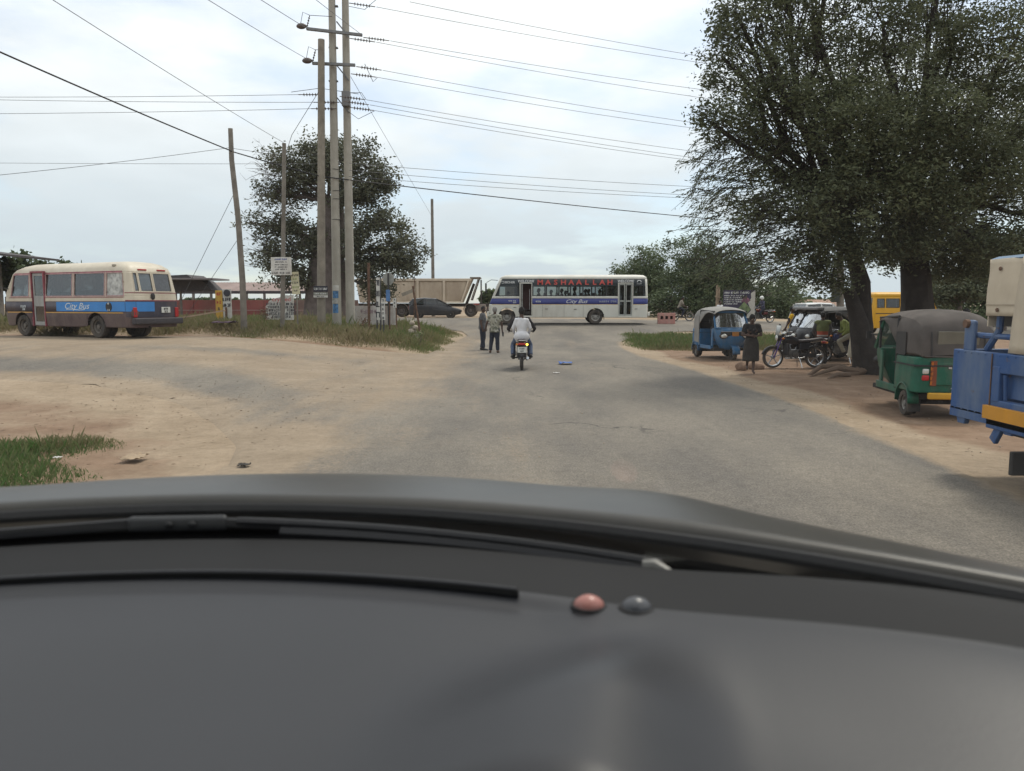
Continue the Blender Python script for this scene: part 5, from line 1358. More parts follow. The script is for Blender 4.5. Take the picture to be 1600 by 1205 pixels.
# ---------------------------------------------------------------- tipper truck and dark car on the main road
def tipper():
    y = 66.0; x0 = gx(552, y); base = Vector((x0, y + 1.2, 0)); base.z = gz(x0 + 6, y) 
    t = thing('tipper_truck', 'dusty beige tipper truck with a ribbed high sided bed on the main road', 'truck', base, 0)
    s = y / FPX
    BED = mat('tipper_beige', (.56, .47, .36), .7, var=.12, scale=.8, dirt=(.24, .17, .12), dirt_amt=.65)
    zb_, zt_ = P(0, 473, y).z - base.z, P(0, 435.5, y).z - base.z
    Lb = gx(738, y) - x0
    bed = thing_part('tipper_bed', t)
    mb = MB()
    prof = [(0.55, zb_), (Lb - .9, zb_), (Lb, zt_), (.25, zt_)]
    for sy in (-1.2, 1.14): mb.prism(prof, 'y', sy, sy + .06)
    mb.box((Lb / 2, 0, zb_ + .04), (Lb - 1.8, 2.3, .08)); mb.prism([(Lb - .97, zb_), (Lb - .88, zb_), (Lb, zt_), (Lb - .09, zt_)], 'y', -1.14, 1.14); mb.prism([(.55, zb_), (.64, zb_), (.34, zt_), (.25, zt_)], 'y', -1.14, 1.14)
    mb.build('bed_shell', BED, bed)
    RIBM = mat('tipper_rib', (.60, .51, .40), .7, var=.1, scale=1, dirt=(.3, .22, .16), dirt_amt=.5)
    mb = MB(); mb.box((Lb / 2 + .1, -1.25, zt_ - .10), (Lb - .4, .14, .22)); mb.box((Lb / 2, -1.25, zb_ + .06), (Lb - 1.6, .14, .14)); mb.build('top_rail', RIBM, bed, bevel=.02)
    for px in (572, 612, 653, 694, 733):
        xx = gx(px, y) - x0; top = min(xx, Lb - .1); MB().bar((min(xx, Lb - .95), -1.26, zb_), (top, -1.26, zt_ - .1), .2, .14).build('rib', RIBM, bed, bevel=.02)
    pan = [572, 612, 653, 694, 733]
    for a, b in zip(pan[:-1], pan[1:]):
        xa, xb = gx(a, y) - x0 + .13, gx(b, y) - x0 - .13; xm = min(xb, Lb - .95)
        mb = MB(); mb.loft([[(xa, -1.205, zb_ + .14), (xm, -1.205, zb_ + .14), (xb, -1.205, zt_ - .22), (xa, -1.205, zt_ - .22)], [(xa + .3, -1.25, zb_ + .4), (xm - .25, -1.25, zb_ + .4), (xb - .35, -1.25, zt_ - .45), (xa + .3, -1.25, zt_ - .45)]])
        mb.build('pressed_panel', BED, bed, bevel=.05)
    mb = MB(); xh = Lb; mb.box((xh + .25, 0, zt_ + .08), (.9, 2.3, .12)); mb.bar((xh - .1, -1.1, zb_ + .2), (xh + .55, -1.1, zt_ + .1), .14, .1); mb.bar((xh - .1, 1.1, zb_ + .2), (xh + .55, 1.1, zt_ + .1), .14, .1); mb.build('headboard', mat('truck_frame', (.20, .17, .145), .8, var=.2), bed)
    CH = mat('truck_chassis', (.07, .06, .055), .85, var=.3)
    ch = thing_part('chassis', t); mb = MB()
    for sy in (-.45, .45): mb.box((Lb / 2 + 2.2, sy, zb_ - .2), (Lb + 4.6, .14, .28))
    mb.build('frame_rail', CH, ch)
    mb = MB(); mb.tube([(Lb - .6, 0, zb_ - .2), (Lb + .1, 0, zt_ - .4)], .12, 8); mb.build('ram', CH, ch); 
    mb = MB(); mb.box((Lb + .7, -.9, .75), (.9, .5, .6)); mb.build('fuel_tank', mat('tank', (.24, .20, .17), .7), ch, bevel=.06)
    MB().tube([(Lb + .75, -.95, .9), (Lb + .75, -.95, zt_ - .1)], .06, 8).build('exhaust_stack', CH, ch)
    r = .52
    for px in (575, 627, 706 + 29):
        xx = gx(px, y) - x0
        for sy in (1, -1): wheel(t, (xx, sy * 1.0, r), r, .3, sy, mat('truck_rim', (.15, .13, .12), .8, .2), dual=True)
        mb = MB(); rr = [[(xx + (r + .1) * math.cos(a), yy, r + (r + .1) * math.sin(a)) for a in np.linspace(.1, math.pi - .1, 12)] for yy in (-1.3, -.65)]; mb.loft(rr, closed=False); o = mb.build('mudguard', mat('mudguard', (.22, .19, .165), .8), t); md = o.modifiers.new('t', 'SOLIDIFY'); md.thickness = .03
    # cab (mostly behind the bus)
    cab = thing_part('cab', t, (Lb + 3.4, 0, 0)); CABM = mat('cab_paint', (.20, .165, .14), .6, dirt=(.3, .25, .2), dirt_amt=.5)
    mb = MB(); mb.prism([(-.6, .7), (1.5, .7), (1.55, 1.7), (1.25, 2.75), (-.6, 2.8)], 'y', -1.15, 1.15); mb.build('cab_shell', CABM, cab, bevel=.06)
    for sy in (-1.16, 1.16): mb = MB(); mb.prism([(.2, 1.7), (1.35, 1.7), (1.15, 2.5), (.2, 2.5)], 'y', sy - .01, sy + .01); mb.build('window', GL_DARK, cab)
    MB().box((1.6, 0, .7), (.25, 2.3, .4)).build('bumper', mat('truck_red', (.32, .06, .05), .6), cab, bevel=.03)
    for sy in (1, -1): wheel(t, (Lb + 4.1, sy * 1.0, r), r, .3, sy, MATS['truck_rim'])
    mb = MB(); mb.box((Lb + .35, -1.22, zb_ - .12), (.5, .08, .12)); mb.build('side_marker', MATS['truck_red'], ch)
    return t
tipper()
def loft_car(name, label, cat, base, rz, body, green, paint, glass, wheels, group=None, lights=True):
    """body: [(x, half width, z low, z high)]; green: [(x, half width low, half width top, z low, z top)]"""
    t = thing(name, label, cat, base, rz, group)
    def sec(x, w, a, b): 
        return [(x, -w * .92, a), (x, -w, a + (b - a) * .3), (x, -w, a + (b - a) * .75), (x, -w * .93, b), (x, w * .93, b), (x, w, a + (b - a) * .75), (x, w, a + (b - a) * .3), (x, w * .92, a)]
    mb = MB(); mb.loft([sec(*s) for s in body]); mb.build('body', paint, t, bevel=.03)
    gs = lambda x, w, wt, a, b: [(x, -w, a), (x, -wt, b), (x, wt, b), (x, w, a)]
    mb = MB(); mb.loft([gs(*s) for s in green]); mb.build('windows', glass, t, smooth=False)
    mb = MB(); mb.loft([[(x, -wt - .03, b - .02), (x, -wt * .8, b + .045), (x, wt * .8, b + .045), (x, wt + .03, b - .02)] for (x, w, wt, a, b) in green[1:-1]]); mb.build('roof', paint, t, bevel=.015)
    for k, (x, w, wt, a, b) in enumerate(green):
        if 0 < k < len(green) - 1:
            for s in (-1, 1): MB().bar((x, s * (w + .004), a), (x, s * (wt + .006), b), .07, .03).build('pillar', paint, t)
    for k in (0, len(green) - 2):
        (x0, w0, t0, a0, b0), (x1, w1, t1, a1, b1) = green[k], green[k + 1]
        for s in (-1, 1):
            pa, pb = ((x0, s * w0, a0), (x1, s * t1, b1)) if k == 0 else ((x0, s * t0, b0), (x1, s * w1, a1))
            MB().bar(pa, pb, .06, .06).build('pillar', paint, t)
    for (x, w, r) in wheels:
        for s in (-1, 1):
            wheel(t, (x, s * w, r), r, .2, s, mat('alloy', (.45, .45, .44), .4, .6))
            mb = MB(); mb.lathe([(r * 1.13, s * -.02), (r * 1.13, s * .105), (.05, s * .105)], (x, s * (w - .02), r), 'y', 22); mb.build('arch', UNDER, t)
    if lights:
        f, b = body[-1], body[0]
        for s in (-1, 1):
            MB().box((f[0] - .05, s * f[1] * .72, f[3] - .12), (.14, .34, .13)).build('headlight', LAMP_W, t, bevel=.03); MB().box((b[0] + .03, s * b[1] * .8, b[3] - .14), (.1, .2, .3)).build('tail_light', LAMP_R, t, bevel=.02)
            MB().box((green[-1][0] - .35, s * (f[1] + .17), green[-1][3] + .08), (.10, .2, .13)).build('mirror', paint, t, bevel=.03)
        MB().box((f[0] + .0, 0, f[2] + .22), (.1, 1.5, .14)).build('grille', BLACK, t)
    return t
DKCAR = mat('car_charcoal', (.030, .030, .034), .3, var=.1, coat=.4, dirt=(.09, .075, .06), dirt_amt=.35)
y_ = 61.0; b_ = G(640, y_)
loft_car('hatchback_car', 'charcoal hatchback car with alloy wheels in front of the tipper', 'car', b_, R(2),
         [(0, .72, .35, .95), (.08, .80, .22, 1.0), (.7, .86, .2, 1.0), (2.0, .87, .2, .98), (3.1, .86, .2, .92), (3.7, .80, .24, .78), (4.05, .62, .32, .66)],
         [(.02, .74, .62, .97, 1.22), (.28, .78, .62, .99, 1.47), (1.2, .80, .64, .99, 1.54), (2.15, .80, .62, .98, 1.48), (3.35, .78, .70, .90, .94)], DKCAR, GL_DARK, [(.72, .74, .31), (3.25, .74, .31)])
WHC = mat('car_white', (.62, .62, .60), .35, var=.04, coat=.3)
loft_car('white_estate', 'white estate car, its roof showing above the two black rickshaws', 'car', G(1246, 37.5, -.05), R(6),
         [(-.06, .8, .5, 1.1), (0, .88, .38, 1.12), (1.8, .88, .38, 1.1), (3.1, .86, .4, 1.02), (3.4, .75, .5, .9)],
         [(-.02, .80, .66, 1.1, 1.25), (.15, .82, .66, 1.1, 1.76), (.85, .83, .68, 1.1, 1.80), (1.45, .82, .67, 1.1, 1.77), (2.15, .8, .74, 1.08, 1.12)], WHC, GL_DARK, [(.55, .76, .34), (2.7, .76, .34)])
loft_car('white_van', 'white van nose showing between the dark pole and the left trunk', 'van', G(1340, 48), R(178),
         [(-2.6, .8, .4, 1.1), (-2.5, .85, .3, 1.15), (0, .86, .3, 1.12), (1.0, .84, .3, 1.02), (1.25, .76, .38, .85)],
         [(-2.5, .82, .7, 1.12, 1.8), (-2.0, .82, .68, 1.12, 1.9), (-1.0, .82, .68, 1.12, 1.92), (-.1, .82, .67, 1.1, 1.88), (.75, .78, .72, 1.06, 1.1)], WHC, GL_CLR, [(-1.7, .74, .33), (.5, .74, .33)])
YEL = mat('school_yellow', (.62, .33, .02), .4, var=.06)
def yellow_bus():
    y = 41.0; base = G(1418, y, .05); t = thing('yellow_minibus', 'yellow school minibus parked behind the shade tree trunks', 'minibus', base, R(-3)); t.scale = (.66, 1, 1.03)
    S = Shell(-3.2, 1.9, 1.75, .18, [(.3, .03, .03, .02), (.8, 0, 0, 0), (1.3, 0, .15, .0), (1.85, .06, .5, .06), (2.02, .12, .7, .12), (2.1, .3, .95, .3), (2.13, .5, 1.2, .5)])
    S.arches = [(.9, .33, .38, 'L'), (-2.2, .33, .38, 'L'), (.9, .33, .38, 'R'), (-2.2, .33, .38, 'R')]
    ws = [(-2.9, -2.35), (-2.2, -1.2), (-1.05, -.1), (.02, .9)]
    for sd in 'LR': S.holes += [(sd, a, b, 1.35, 1.78) for a, b in ws]
    S.holes += [('F', -.68, .68, 1.3, 1.8), ('B', -.6, .6, 1.35, 1.8)]
    S.band('body_side', YEL, t, .3, 1.85); S.band('roof', YEL, t, 1.85, 2.13); S.cap('roof_top', YEL, t); S.band('black_line', BLACK, t, 1.02, 1.06, ('L', 'R'), .005, thick=0)
    for sd in 'LR':
        for a, b in ws: S.pane(sd, a, b, 1.35, 1.78, GL_DARK, t, BLACK, .02)
    S.pane('F', -.68, .68, 1.3, 1.8, GL_SCR, t, BLACK, .02); S.pane('B', -.6, .6, 1.35, 1.8, GL_DARK, t, BLACK, .02)
    for x in (.9, -2.2):
        for s in (1, -1): wheel(t, (x, s * .74, .32), .32, .19, s)
    MB().box((-.6, 0, .4), (4.8, 1.5, .1)).build('floor', UNDER, t)
    for y_ in (-.6, .6): MB().box((1.86, y_, .85), (.06, .26, .16)).build('headlight', LAMP_W, t, bevel=.02); MB().box((-3.2, y_, .9), (.04, .14, .3)).build('tail_light', LAMP_R, t)
    return t
yellow_bus()
# ---------------------------------------------------------------- auto rickshaws
def rickshaw(label, base, rz, paint, hood, front='plain', text=None, plate=None, cat='rickshaw', rear_lit=False, group='auto rickshaws at the rank'):
    t = thing('auto_rickshaw', label, cat, base, rz, group)
    hoodm = hood
    # floor tub, local x: rear -1.25 .. front 1.3
    mb = MB(); mb.box((-.1, 0, .34), (1.9, 1.18, .08)); mb.build('floor', UNDER, t)
    # rear tub with rounded rear
    mb = MB(); out = []
    for (x, w) in ((-1.22, .50), (-1.17, .60), (-1.05, .645), (-.35, .65)):
        out.append([(x, -w, .42), (x, -w, .70), (x, -w * .985, 1.0), (x, w * .985, 1.0), (x, w, .70), (x, w, .42)])
    mb.loft(out); mb.build('rear_body', paint, t, bevel=.025)
    MB().box((-1.232, 0, .73), (.02, .72, .36)).build('engine_door', paint, t, bevel=.012)
    mb = MB(); mb.box((-.8, 0, .862), (.9, 1.325, .022)); mb.box((-1.18, 0, .862), (.1, 1.0, .022)); mb.build('rub_strip', BLACK, t)
    # front cowl: loft from floor to windscreen base
    mb = MB(); rings = []
    for (z, xf, w, xb) in ((.34, .98, .30, .60), (.50, 1.12, .40, .58), (.72, 1.18, .50, .56), (.95, 1.12, .555, .54), (1.05, 1.04, .575, .54)):
        rings.append([(xb, -w, z), (xf - .28, -w, z), (xf - .08, -w * .72, z), (xf, -w * .3, z), (xf, w * .3, z), (xf - .08, w * .72, z), (xf - .28, w, z), (xb, w, z)])
    mb.loft(rings); mb.build('front_cowl', paint, t, bevel=.02)
    # windscreen frame + glass
    zb_, zt_ = 1.05, 1.58
    def scr(u, v, off=0): 
        w = .57 - .04 * v; yy = (u * 2 - 1) * w; return Vector((1.02 - .30 * v - .16 * abs(u * 2 - 1) ** 2.2 + off, yy, zb_ + (zt_ - zb_) * v))
    mb = MB(); mb.loft([[scr(i / 8, v, -.012) for i in range(9)] for v in (.04, .35, .65, .96)], closed=False); mb.build('windscreen', GL_SCR, t, smooth=True)
    mb = MB()
    mb.tube([scr(i / 8, 1) for i in range(9)], .035, 6); mb.tube([scr(i / 8, 0) for i in range(9)], .03, 6)
    for u in (0, 1): mb.tube([scr(u, v) for v in (0, .5, 1)], .035, 6)
    mb.build('windscreen_frame', paint, t, smooth=True)
    mb = MB(); mb.tube([scr(.5, 0, .02), scr(.68, .55, .02)], .008, 4); mb.build('wiper', BLACK, t)
    # canopy
    mb = MB(); rows = []
    for (x, w, z, sag) in ((.78, .55, 1.60, .05), (.55, .60, 1.66, .07), (.1, .63, 1.69, .07), (-.5, .64, 1.69, .08), (-.95, .62, 1.65, .08), (-1.12, .57, 1.52, .06), (-1.20, .53, 1.25, .03), (-1.22, .52, 1.0, .0)):
        zs = min(1.42, z - .05) if x < -.3 else z - .10
        low = 1.0 if x < -.42 else zs
        rows.append([(x, -w - .012, low), (x, -w - .012, max(low, zs)), (x, -w * .94, z - .04), (x, -w * .6, z + sag * .6), (x, 0, z + sag), (x, w * .6, z + sag * .6), (x, w * .94, z - .04), (x, w + .012, max(low, zs)), (x, w + .012, low)])
    mb.loft(rows, closed=False, cap=False); o = mb.build('canopy', hoodm, t, smooth=True); md = o.modifiers.new('t', 'SOLIDIFY'); md.thickness = .018; md.offset = 0
    sb = o.modifiers.new('s', 'SUBSURF'); sb.levels = 1; sb.render_levels = 1
    mb = MB(); mb.box((-1.212, 0, 1.30), (.02, .62, .22), Matrix.Rotation(-.16, 3, 'Y')); mb.build('rear_window', mat('vinyl_window', (.16, .15, .12), .4), o)
    # hoops + side pillars
    mb = MB()
    for s in (-1, 1):
        mb.tube([(-.38, s * .63, .42), (-.40, s * .635, 1.1), (-.38, s * .62, 1.62)], .022, 6)
        mb.tube([(.62, s * .57, 1.05), (.66, s * .56, 1.58)], .025, 6)
        mb.tube([(.7, s * .56, 1.60), (-.4, s * .62, 1.64)], .02, 6)
    mb.build('frame_tubes', BLACK, t, smooth=True)
    for s in (-1, 1):
        mb = MB(); mb.box((.55, s * .55, .68), (.12, .04, .66)); mb.box((.1, s * .60, .40), (1.0, .05, .12)); mb.build('door_sill', paint, t, bevel=.01)
    # side half panel behind the opening
    for s in (-1, 1):
        mb = MB(); mb.box((-.62, s * .655, 1.2), (.42, .012, .38)); mb.build('side_window', BLACK, t)
    # fenders + wheels
    for s in (-1, 1):
        mb = MB(); rr = [[(-.78 + .30 * math.cos(a), s * yy, .26 + .30 * math.sin(a)) for a in np.linspace(-.1, math.pi + .1, 12)] for yy in (.50, .665, .67)]
        mb.loft(rr, closed=False); o = mb.build('rear_fender', paint, t, smooth=True); md = o.modifiers.new('t', 'SOLIDIFY'); md.thickness = .025
        wheel(t, (-.78, s * .57, .215), .215, .13, s)
        mb = MB(); mb.lathe([(.28, 0), (.02, 0)], (-.78, s * .47, .30), 'y', 16); mb.build('wheel_well', UNDER, t)
        MB().box((-1.02, s * .55, .24), (.02, .2, .3)).build('mud_flap', RUB, t)
    wheel(t, (1.02, 0, .215), .215, .12, 1); mb = MB(); rr = [[(1.02 + .27 * math.cos(a), yy, .24 + .27 * math.sin(a)) for a in np.linspace(-.15, math.pi - .3, 12)] for yy in (-.13, -.06, .06, .13)]
    mb.loft(rr, closed=False); o = mb.build('front_fender', paint, t, smooth=True); md = o.modifiers.new('t', 'SOLIDIFY'); md.thickness = .02
    mb = MB(); mb.tube([(1.02, -.09, .22), (.95, -.06, .6)], .03, 6); mb.tube([(1.02, .09, .22), (.95, .06, .6)], .03, 6); mb.build('fork', UNDER, t)
    mb = MB(); mb.box((-.75, 0, .30), (.5, .7, .16)); mb.tube([(-1.15, .2, .3), (-1.3, .25, .28)], .03, 6); mb.tube([(-.78, -.5, .215), (-.78, .5, .215)], .03, 6); mb.build('engine', UNDER, t)
    # seats, handlebar
    mb = MB(); mb.box((-.62, 0, .70), (.5, 1.1, .16)); mb.box((-.9, 0, 1.0), (.12, 1.1, .5)); mb.build('passenger_seat', SEATM, t, bevel=.04)
    mb = MB(); mb.box((.1, 0, .66), (.36, .6, .14)); mb.box((-.12, 0, .9), (.08, .7, .4)); mb.build('driver_seat', SEATM, t, bevel=.04)
    mb = MB(); mb.tube([(.62, -.34, 1.05), (.66, -.1, .98), (.66, .1, .98), (.62, .34, 1.05)], .018, 6); mb.box((.7, 0, .95), (.12, .3, .18)); mb.build('handlebar', BLACK, t)
    # lights
    for s in (-1, 1):
        h = thing_part('headlight', t); mb = MB(); mb.ball((1.115, s * .38, .80), (.10, .12, .075), 12, 8); mb.build('lens', LAMP_W, h, smooth=True); mb = MB(); mb.ball((1.085, s * .38, .80), (.10, .15, .095), 12, 8); mb.build('bezel', BLACK, h, smooth=True)
        mb = MB(); mb.box((-1.20, s * .47, .77), (.07, .10, .09)); mb.build('tail_lamp', LAMP_W, t, bevel=.02); mb = MB(); mb.box((-1.205, s * .47, .665), (.07, .11, .09)); mb.build('stop_lamp', LAMP_R, t, bevel=.02)
        mb = MB(); mb.tube([(.72, s * .58, 1.28), (.78, s * .70, 1.3)], .01, 5); mb.box((.79, s * .72, 1.28), (.03, .09, .14)); mb.build('mirror', BLACK, t)
    if plate: MB().box((1.165, 0, .86), (.02, .22, .13)).build('number_plate', plate, t)
    return t
HOOD_GR = mat('hood_grey', (.26, .25, .235), .9, var=.15, scale=3, bump=.25, bscale=9); HOOD_BR = mat('hood_brown', (.085, .073, .066), .9, var=.25, scale=3, bump=.35, bscale=7); HOOD_BK = mat('hood_black', (.10, .098, .095), .8, var=.2)
TBLUE = mat('rickshaw_blue', (.028, .135, .29), .4, var=.1, dirt=(.15, .16, .17), dirt_amt=.45, chips=(.12, .11, .1)); TGREEN = mat('rickshaw_green', (.008, .095, .058), .45, var=.2, dirt=(.12, .12, .09), dirt_amt=.6, bump=.1, bscale=6, chips=(.10, .08, .06)); TBLACK = mat('rickshaw_black', (.018, .019, .023), .35, var=.1, dirt=(.1, .09, .08), dirt_amt=.3)
b_ = G(1129, 26.4); bluetuk = rickshaw('bright blue rickshaw with a grey hood standing nose towards the road', b_, R(-83), TBLUE, HOOD_GR, plate=mat('plate_orange', (.45, .2, .05), .5))
mb = MB(); mb.box((1.125, 0, .87), (.06, 1.0, .16)); mb.build('front_band', BLACK, bluetuk, bevel=.04)
mb = MB(); mb.box((-.62, -.66, .98), (.44, .015, .9)); mb.build('side_curtain', HOOD_GR, bluetuk)
b_ = G(1452, 13.45); greentuk = rickshaw('green rickshaw with a brown hood seen from behind, nearest of the rickshaws', b_, R(90 - 7), TGREEN, HOOD_BR)
for k in range(5): MB().box((-1.246, -.12, .62 + .045 * k), (.012, .34, .014)).build('louvre', BLACK, greentuk)
MB().box((-1.25, .12, .83), (.02, .05, .03)).build('latch', CHROME, greentuk)
for y in (-.40, .40): MB().tube([(-1.235, y, 1.02), (-1.225, y, 1.14), (-1.19, y, 1.4)], .010, 5).build('hood_strap', BLACK, greentuk)
mb = MB(); mb.tube([(-1.245, -.5, 1.01), (-1.25, 0, 1.005), (-1.245, .5, 1.01)], .012, 6); mb.build('hood_cord', HOOD_BR, greentuk)
YB = mat('bumper_yellow', (.55, .29, .02), .5, var=.1, dirt=(.3, .2, .1), dirt_amt=.4)
MB().box((-1.33, -.06, .385), (.09, 1.05, .105)).build('rear_bumper', YB, greentuk, bevel=.02)
MB().box((-1.238, .36, .74), (.015, .09, .40)).build('lettered_strip', mat('strip_maroon', (.20, .05, .02), .6), greentuk, label='dark red strip of upright orange letters')
for k, ch in enumerate('KAOUI'): marks(ch, .075, LAMP_O, greentuk, (-1.248, .385, .895 - .078 * k), (0, -1, 0), (0, 0, 1))
lettering('TEM', .085, mat('letter_silver', (.6, .6, .6), .4), greentuk, (-1.246, .02, .47), (0, -1, 0), (0, 0, 1), shear=.2, bold=.003, align='CENTER')
b_ = G(1300, 25.6); tk1 = rickshaw('black rickshaw with a pale trimmed roof nearer the parked motorcycles', b_, R(180 + 14), TBLACK, HOOD_BK)
b_ = G(1283, 27.3); tk2 = rickshaw('black rickshaw farther back, its windscreen left of its twin', b_, R(180 + 14), TBLACK, HOOD_BK)
for tk in (tk1, tk2):
    mb = MB(); mb.box((.72, 0, 1.70), (.26, .9, .10)); mb.build('roof_visor', mat('visor_grey', (.22, .22, .22), .5), tk, bevel=.03)
mb = MB(); mb.box((1.10, .22, .66), (.02, .42, .20), Matrix.Rotation(.2, 3, 'Z')); mb.build('blue_sticker', mat('sticker_blue', (.01, .22, .45), .5, var=.3, scale=8), tk1)
marks('xy', .1, TXW, tk1, (1.125, .22, .66), (0, 1, 0), (0, 0, 1))
# ---------------------------------------------------------------- blue truck with canvas top at the right edge
def blue_truck():
    base = Vector((4.86, 8.45, gz(4.86, 8.45)))
    t = thing('blue_truck', 'blue truck with a beige canvas top cut off by the right picture edge', 'truck', base, 0)
    BL = mat('truck_blue', (.018, .07, .21), .5, var=.14, scale=3, dirt=(.15, .19, .25), dirt_amt=.75, bump=.12, bscale=5, chips=(.11, .07, .05)); CAN = mat('canvas_beige', (.52, .44, .335), .85, var=.07, scale=4, bump=.25, bscale=14, dirt=(.33, .27, .2), dirt_amt=.3)
    ORA = mat('truck_orange', (.58, .26, .02), .5, var=.08, dirt=(.4, .2, .05), dirt_amt=.4)
    # local: side face at x=0, extends +x; truck runs towards -y (nose towards the viewer); end at y=0
    z0, z1 = .70, 1.36; Lb = 4.2; Wd = 2.0
    mb = MB(); mb.box((.04, -.36, (z0 + z1) / 2), (.08, .72, z1 - z0)); mb.build('corner_post', BL, t, bevel=.012)
    mb = MB(); mb.box((.04, -.72 - (Lb - .72) / 2, z1 - .10), (.09, Lb - .72, .20)); mb.box((.04, -.72 - (Lb - .72) / 2, z0 + .14), (.09, Lb - .72, .10)); mb.build('side_rail', BL, t, bevel=.012)
    k = 0
    for y in np.arange(-.78, -Lb, -.86):
        MB().box((.035, y, (z0 + z1) / 2 + .02), (.09, .12, z1 - z0 - .3)).build('side_stanchion', BL, t, bevel=.01)
        MB().box((.075, y - .43, (z0 + z1) / 2 + .03), (.03, .74, z1 - z0 - .38)).build('side_panel', BL, t)
    mb = MB(); mb.tube([(.03, -.90, z1 - .22), (.0, -.92, z0 + .45), (.03, -.90, z0 + .2)], .02, 8); mb.build('grab_handle', BL, t)
    mb = MB(); mb.box((.0, -.72 - (Lb - .72) / 2, z0 + .06), (.10, Lb - .60, .135)); mb.build('reflective_strip', ORA, t, bevel=.004)
    mb = MB(); mb.box((.06, -Lb / 2 - .3, z0 - .06), (.12, Lb - .7, .10)); mb.build('under_rail', BL, t, bevel=.01)
    mb = MB(); mb.box((Wd / 2, -Lb / 2, z0 - .02), (Wd, Lb, .10)); mb.build('bed_floor', BL, t)
    mb = MB(); mb.box((Wd / 2 + .08, -.04, (z0 + z1) / 2), (Wd - .16, .07, z1 - z0)); mb.build('tailgate', BL, t, bevel=.01)
    mb = MB(); mb.box((Wd - .04, -Lb / 2, (z0 + z1) / 2), (.08, Lb, z1 - z0)); mb.build('far_side', BL, t)
    for y, w in ((-.16, .12), (-.95, .10)):
        mb = MB(); mb.prism([(y + .10, z0 + .01), (y - .12, z0 + .01), (y - .08 + .0, z0 - .14), (y + .04, z0 - .14)], 'x', .02, .08); mb.build('bracket', BL, t, bevel=.01)
    mb = MB(); mb.bar((.05, -.86, z0 - .02), (.05, -.72, z0 - .24), .05, .10); mb.build('bracket', BL, t, bevel=.01)
    for y in np.arange(-.10, -1.6, -.12):
        for z in (z1 - .025, z0 + .025):
            mb = MB(); mb.ball((-.004 if y > -.72 else -.008, y, z), (.006, .009, .009), 7, 5); mb.build('rivet', BL, t, smooth=True)
    MB().box((-.006, -.70, (z0 + z1) / 2), (.008, .012, z1 - z0 - .02)).build('weld_seam', RUST, t)
    # hinge block and tarp frame
    mb = MB(); mb.box((.05, -.22, z1 + .15), (.07, .16, .34)); mb.build('hinge_plate', BL, t, bevel=.03)
    mb = MB(); mb.lathe([(.001, -.02), (.045, -.02), (.045, .02), (.001, .02)], (.0, -.22, z1 + .28), 'x', 12); mb.build('hinge_bolt', RUST, t)
    zt_ = 2.30
    for y in (-.62, -.93):
        mb = MB(); mb.tube([(.10, y + .18 if y > -.8 else y + .02, z1 + .02), (.10, y, z1 + .22), (.10, y - .02, zt_ - .05)], .035, 8); mb.build('hoop', BL, t, smooth=True)
    mb = MB(); mb.tube([(.10, -.12, z1 + .16), (.10, -1.6, z1 + .16)], .03, 8); mb.build('rail_tube', BL, t, smooth=True)
    for y in (-1.9, -2.8, -3.7):
        mb = MB(); mb.tube([(.1, y, z1), (.1, y, zt_ - .05)], .03, 8); mb.build('hoop', BL, t)
    # canvas: side sheet with overhanging corner
    def cv(y, z): return Vector((.035 + .012 * noise.noise((y * 3.1, z * 3.7, 2)) - .02 * max(0, math.sin((zt_ - z) * 1.5)), y, z))
    n = 24; mb = MB(); ys = np.linspace(-.50, -Lb + .1, 30)
    for (y0, y1, za, zb2, nm) in ((-.50, -1.02, 1.73, zt_, 'canvas_flap'), (-1.02, -Lb + .1, 1.37, zt_, 'canvas_side')):
        mb = MB(); rows = []
        for j in range(13):
            z = za + (zb2 - za) * j / 12
            rows.append([cv(y0 + (y1 - y0) * i / 20 + (.10 * (1 - j / 12) * (1 - i / 20) if nm == 'canvas_side' else 0), z) for i in range(21)])
        mb.loft(rows, closed=False); o = mb.build(nm, CAN, t, smooth=True); md = o.modifiers.new('t', 'SOLIDIFY'); md.thickness = .012
    mb = MB(); rows = []
    for x, z in ((.035, zt_), (.12, zt_ + .03), (Wd / 2, zt_ + .12), (Wd - .12, zt_ + .03), (Wd - .03, zt_)): rows.append([(x, -.50, z), (x, -Lb + .1, z)])
    mb.loft(rows, closed=False); o = mb.build('canvas_top', mat('canvas_top', (.13, .19, .27), .8), t); md = o.modifiers.new('t', 'SOLIDIFY'); md.thickness = .03
    mb = MB(); mb.box((Wd / 2, -.50, 1.95), (Wd - .1, .015, .66)); mb.build('canvas_end', CAN, t)
    mb = MB(); mb.box((Wd - .035, -Lb / 2 - .2, 1.85), (.015, Lb - .7, .9)); mb.build('canvas_side', CAN, t)
    for y, z in ((-.70, zt_ - .10), (-.70, 1.79)):
        mb = MB(); mb.ball((cv(y, z).x - .014, y, z), (.01, .022, .022), 8, 6); mb.build('eyelet', RUST, t)
    mb = MB(); mb.box((cv(-.76, 1.84).x - .012, -.76, 1.84), (.004, .52, .006)); mb.build('seam', mat('canvas_seam', (.28, .23, .17), .9), t)
    mb = MB(); mb.box((-.20, -1.55, .40), (.22, .05, .22)); mb.bar((-.1, -1.55, .48), (.3, -1.55, .52), .04); mb.build('side_step', RUB, t, bevel=.01)
    # chassis, wheels and cab towards the viewer, outside the picture
    mb = MB(); mb.box((Wd / 2, -3.2, .5), (.8, 6.0, .16)); mb.build('chassis', UNDER, t)
    for y in (-2.4, -5.6):
        for x, s in ((.22, -1), (Wd - .22, 1)):
            o = wheel(t, (x, y, .40), .40, .24, 1); o.rotation_euler = (0, 0, R(90) if s < 0 else R(-90))
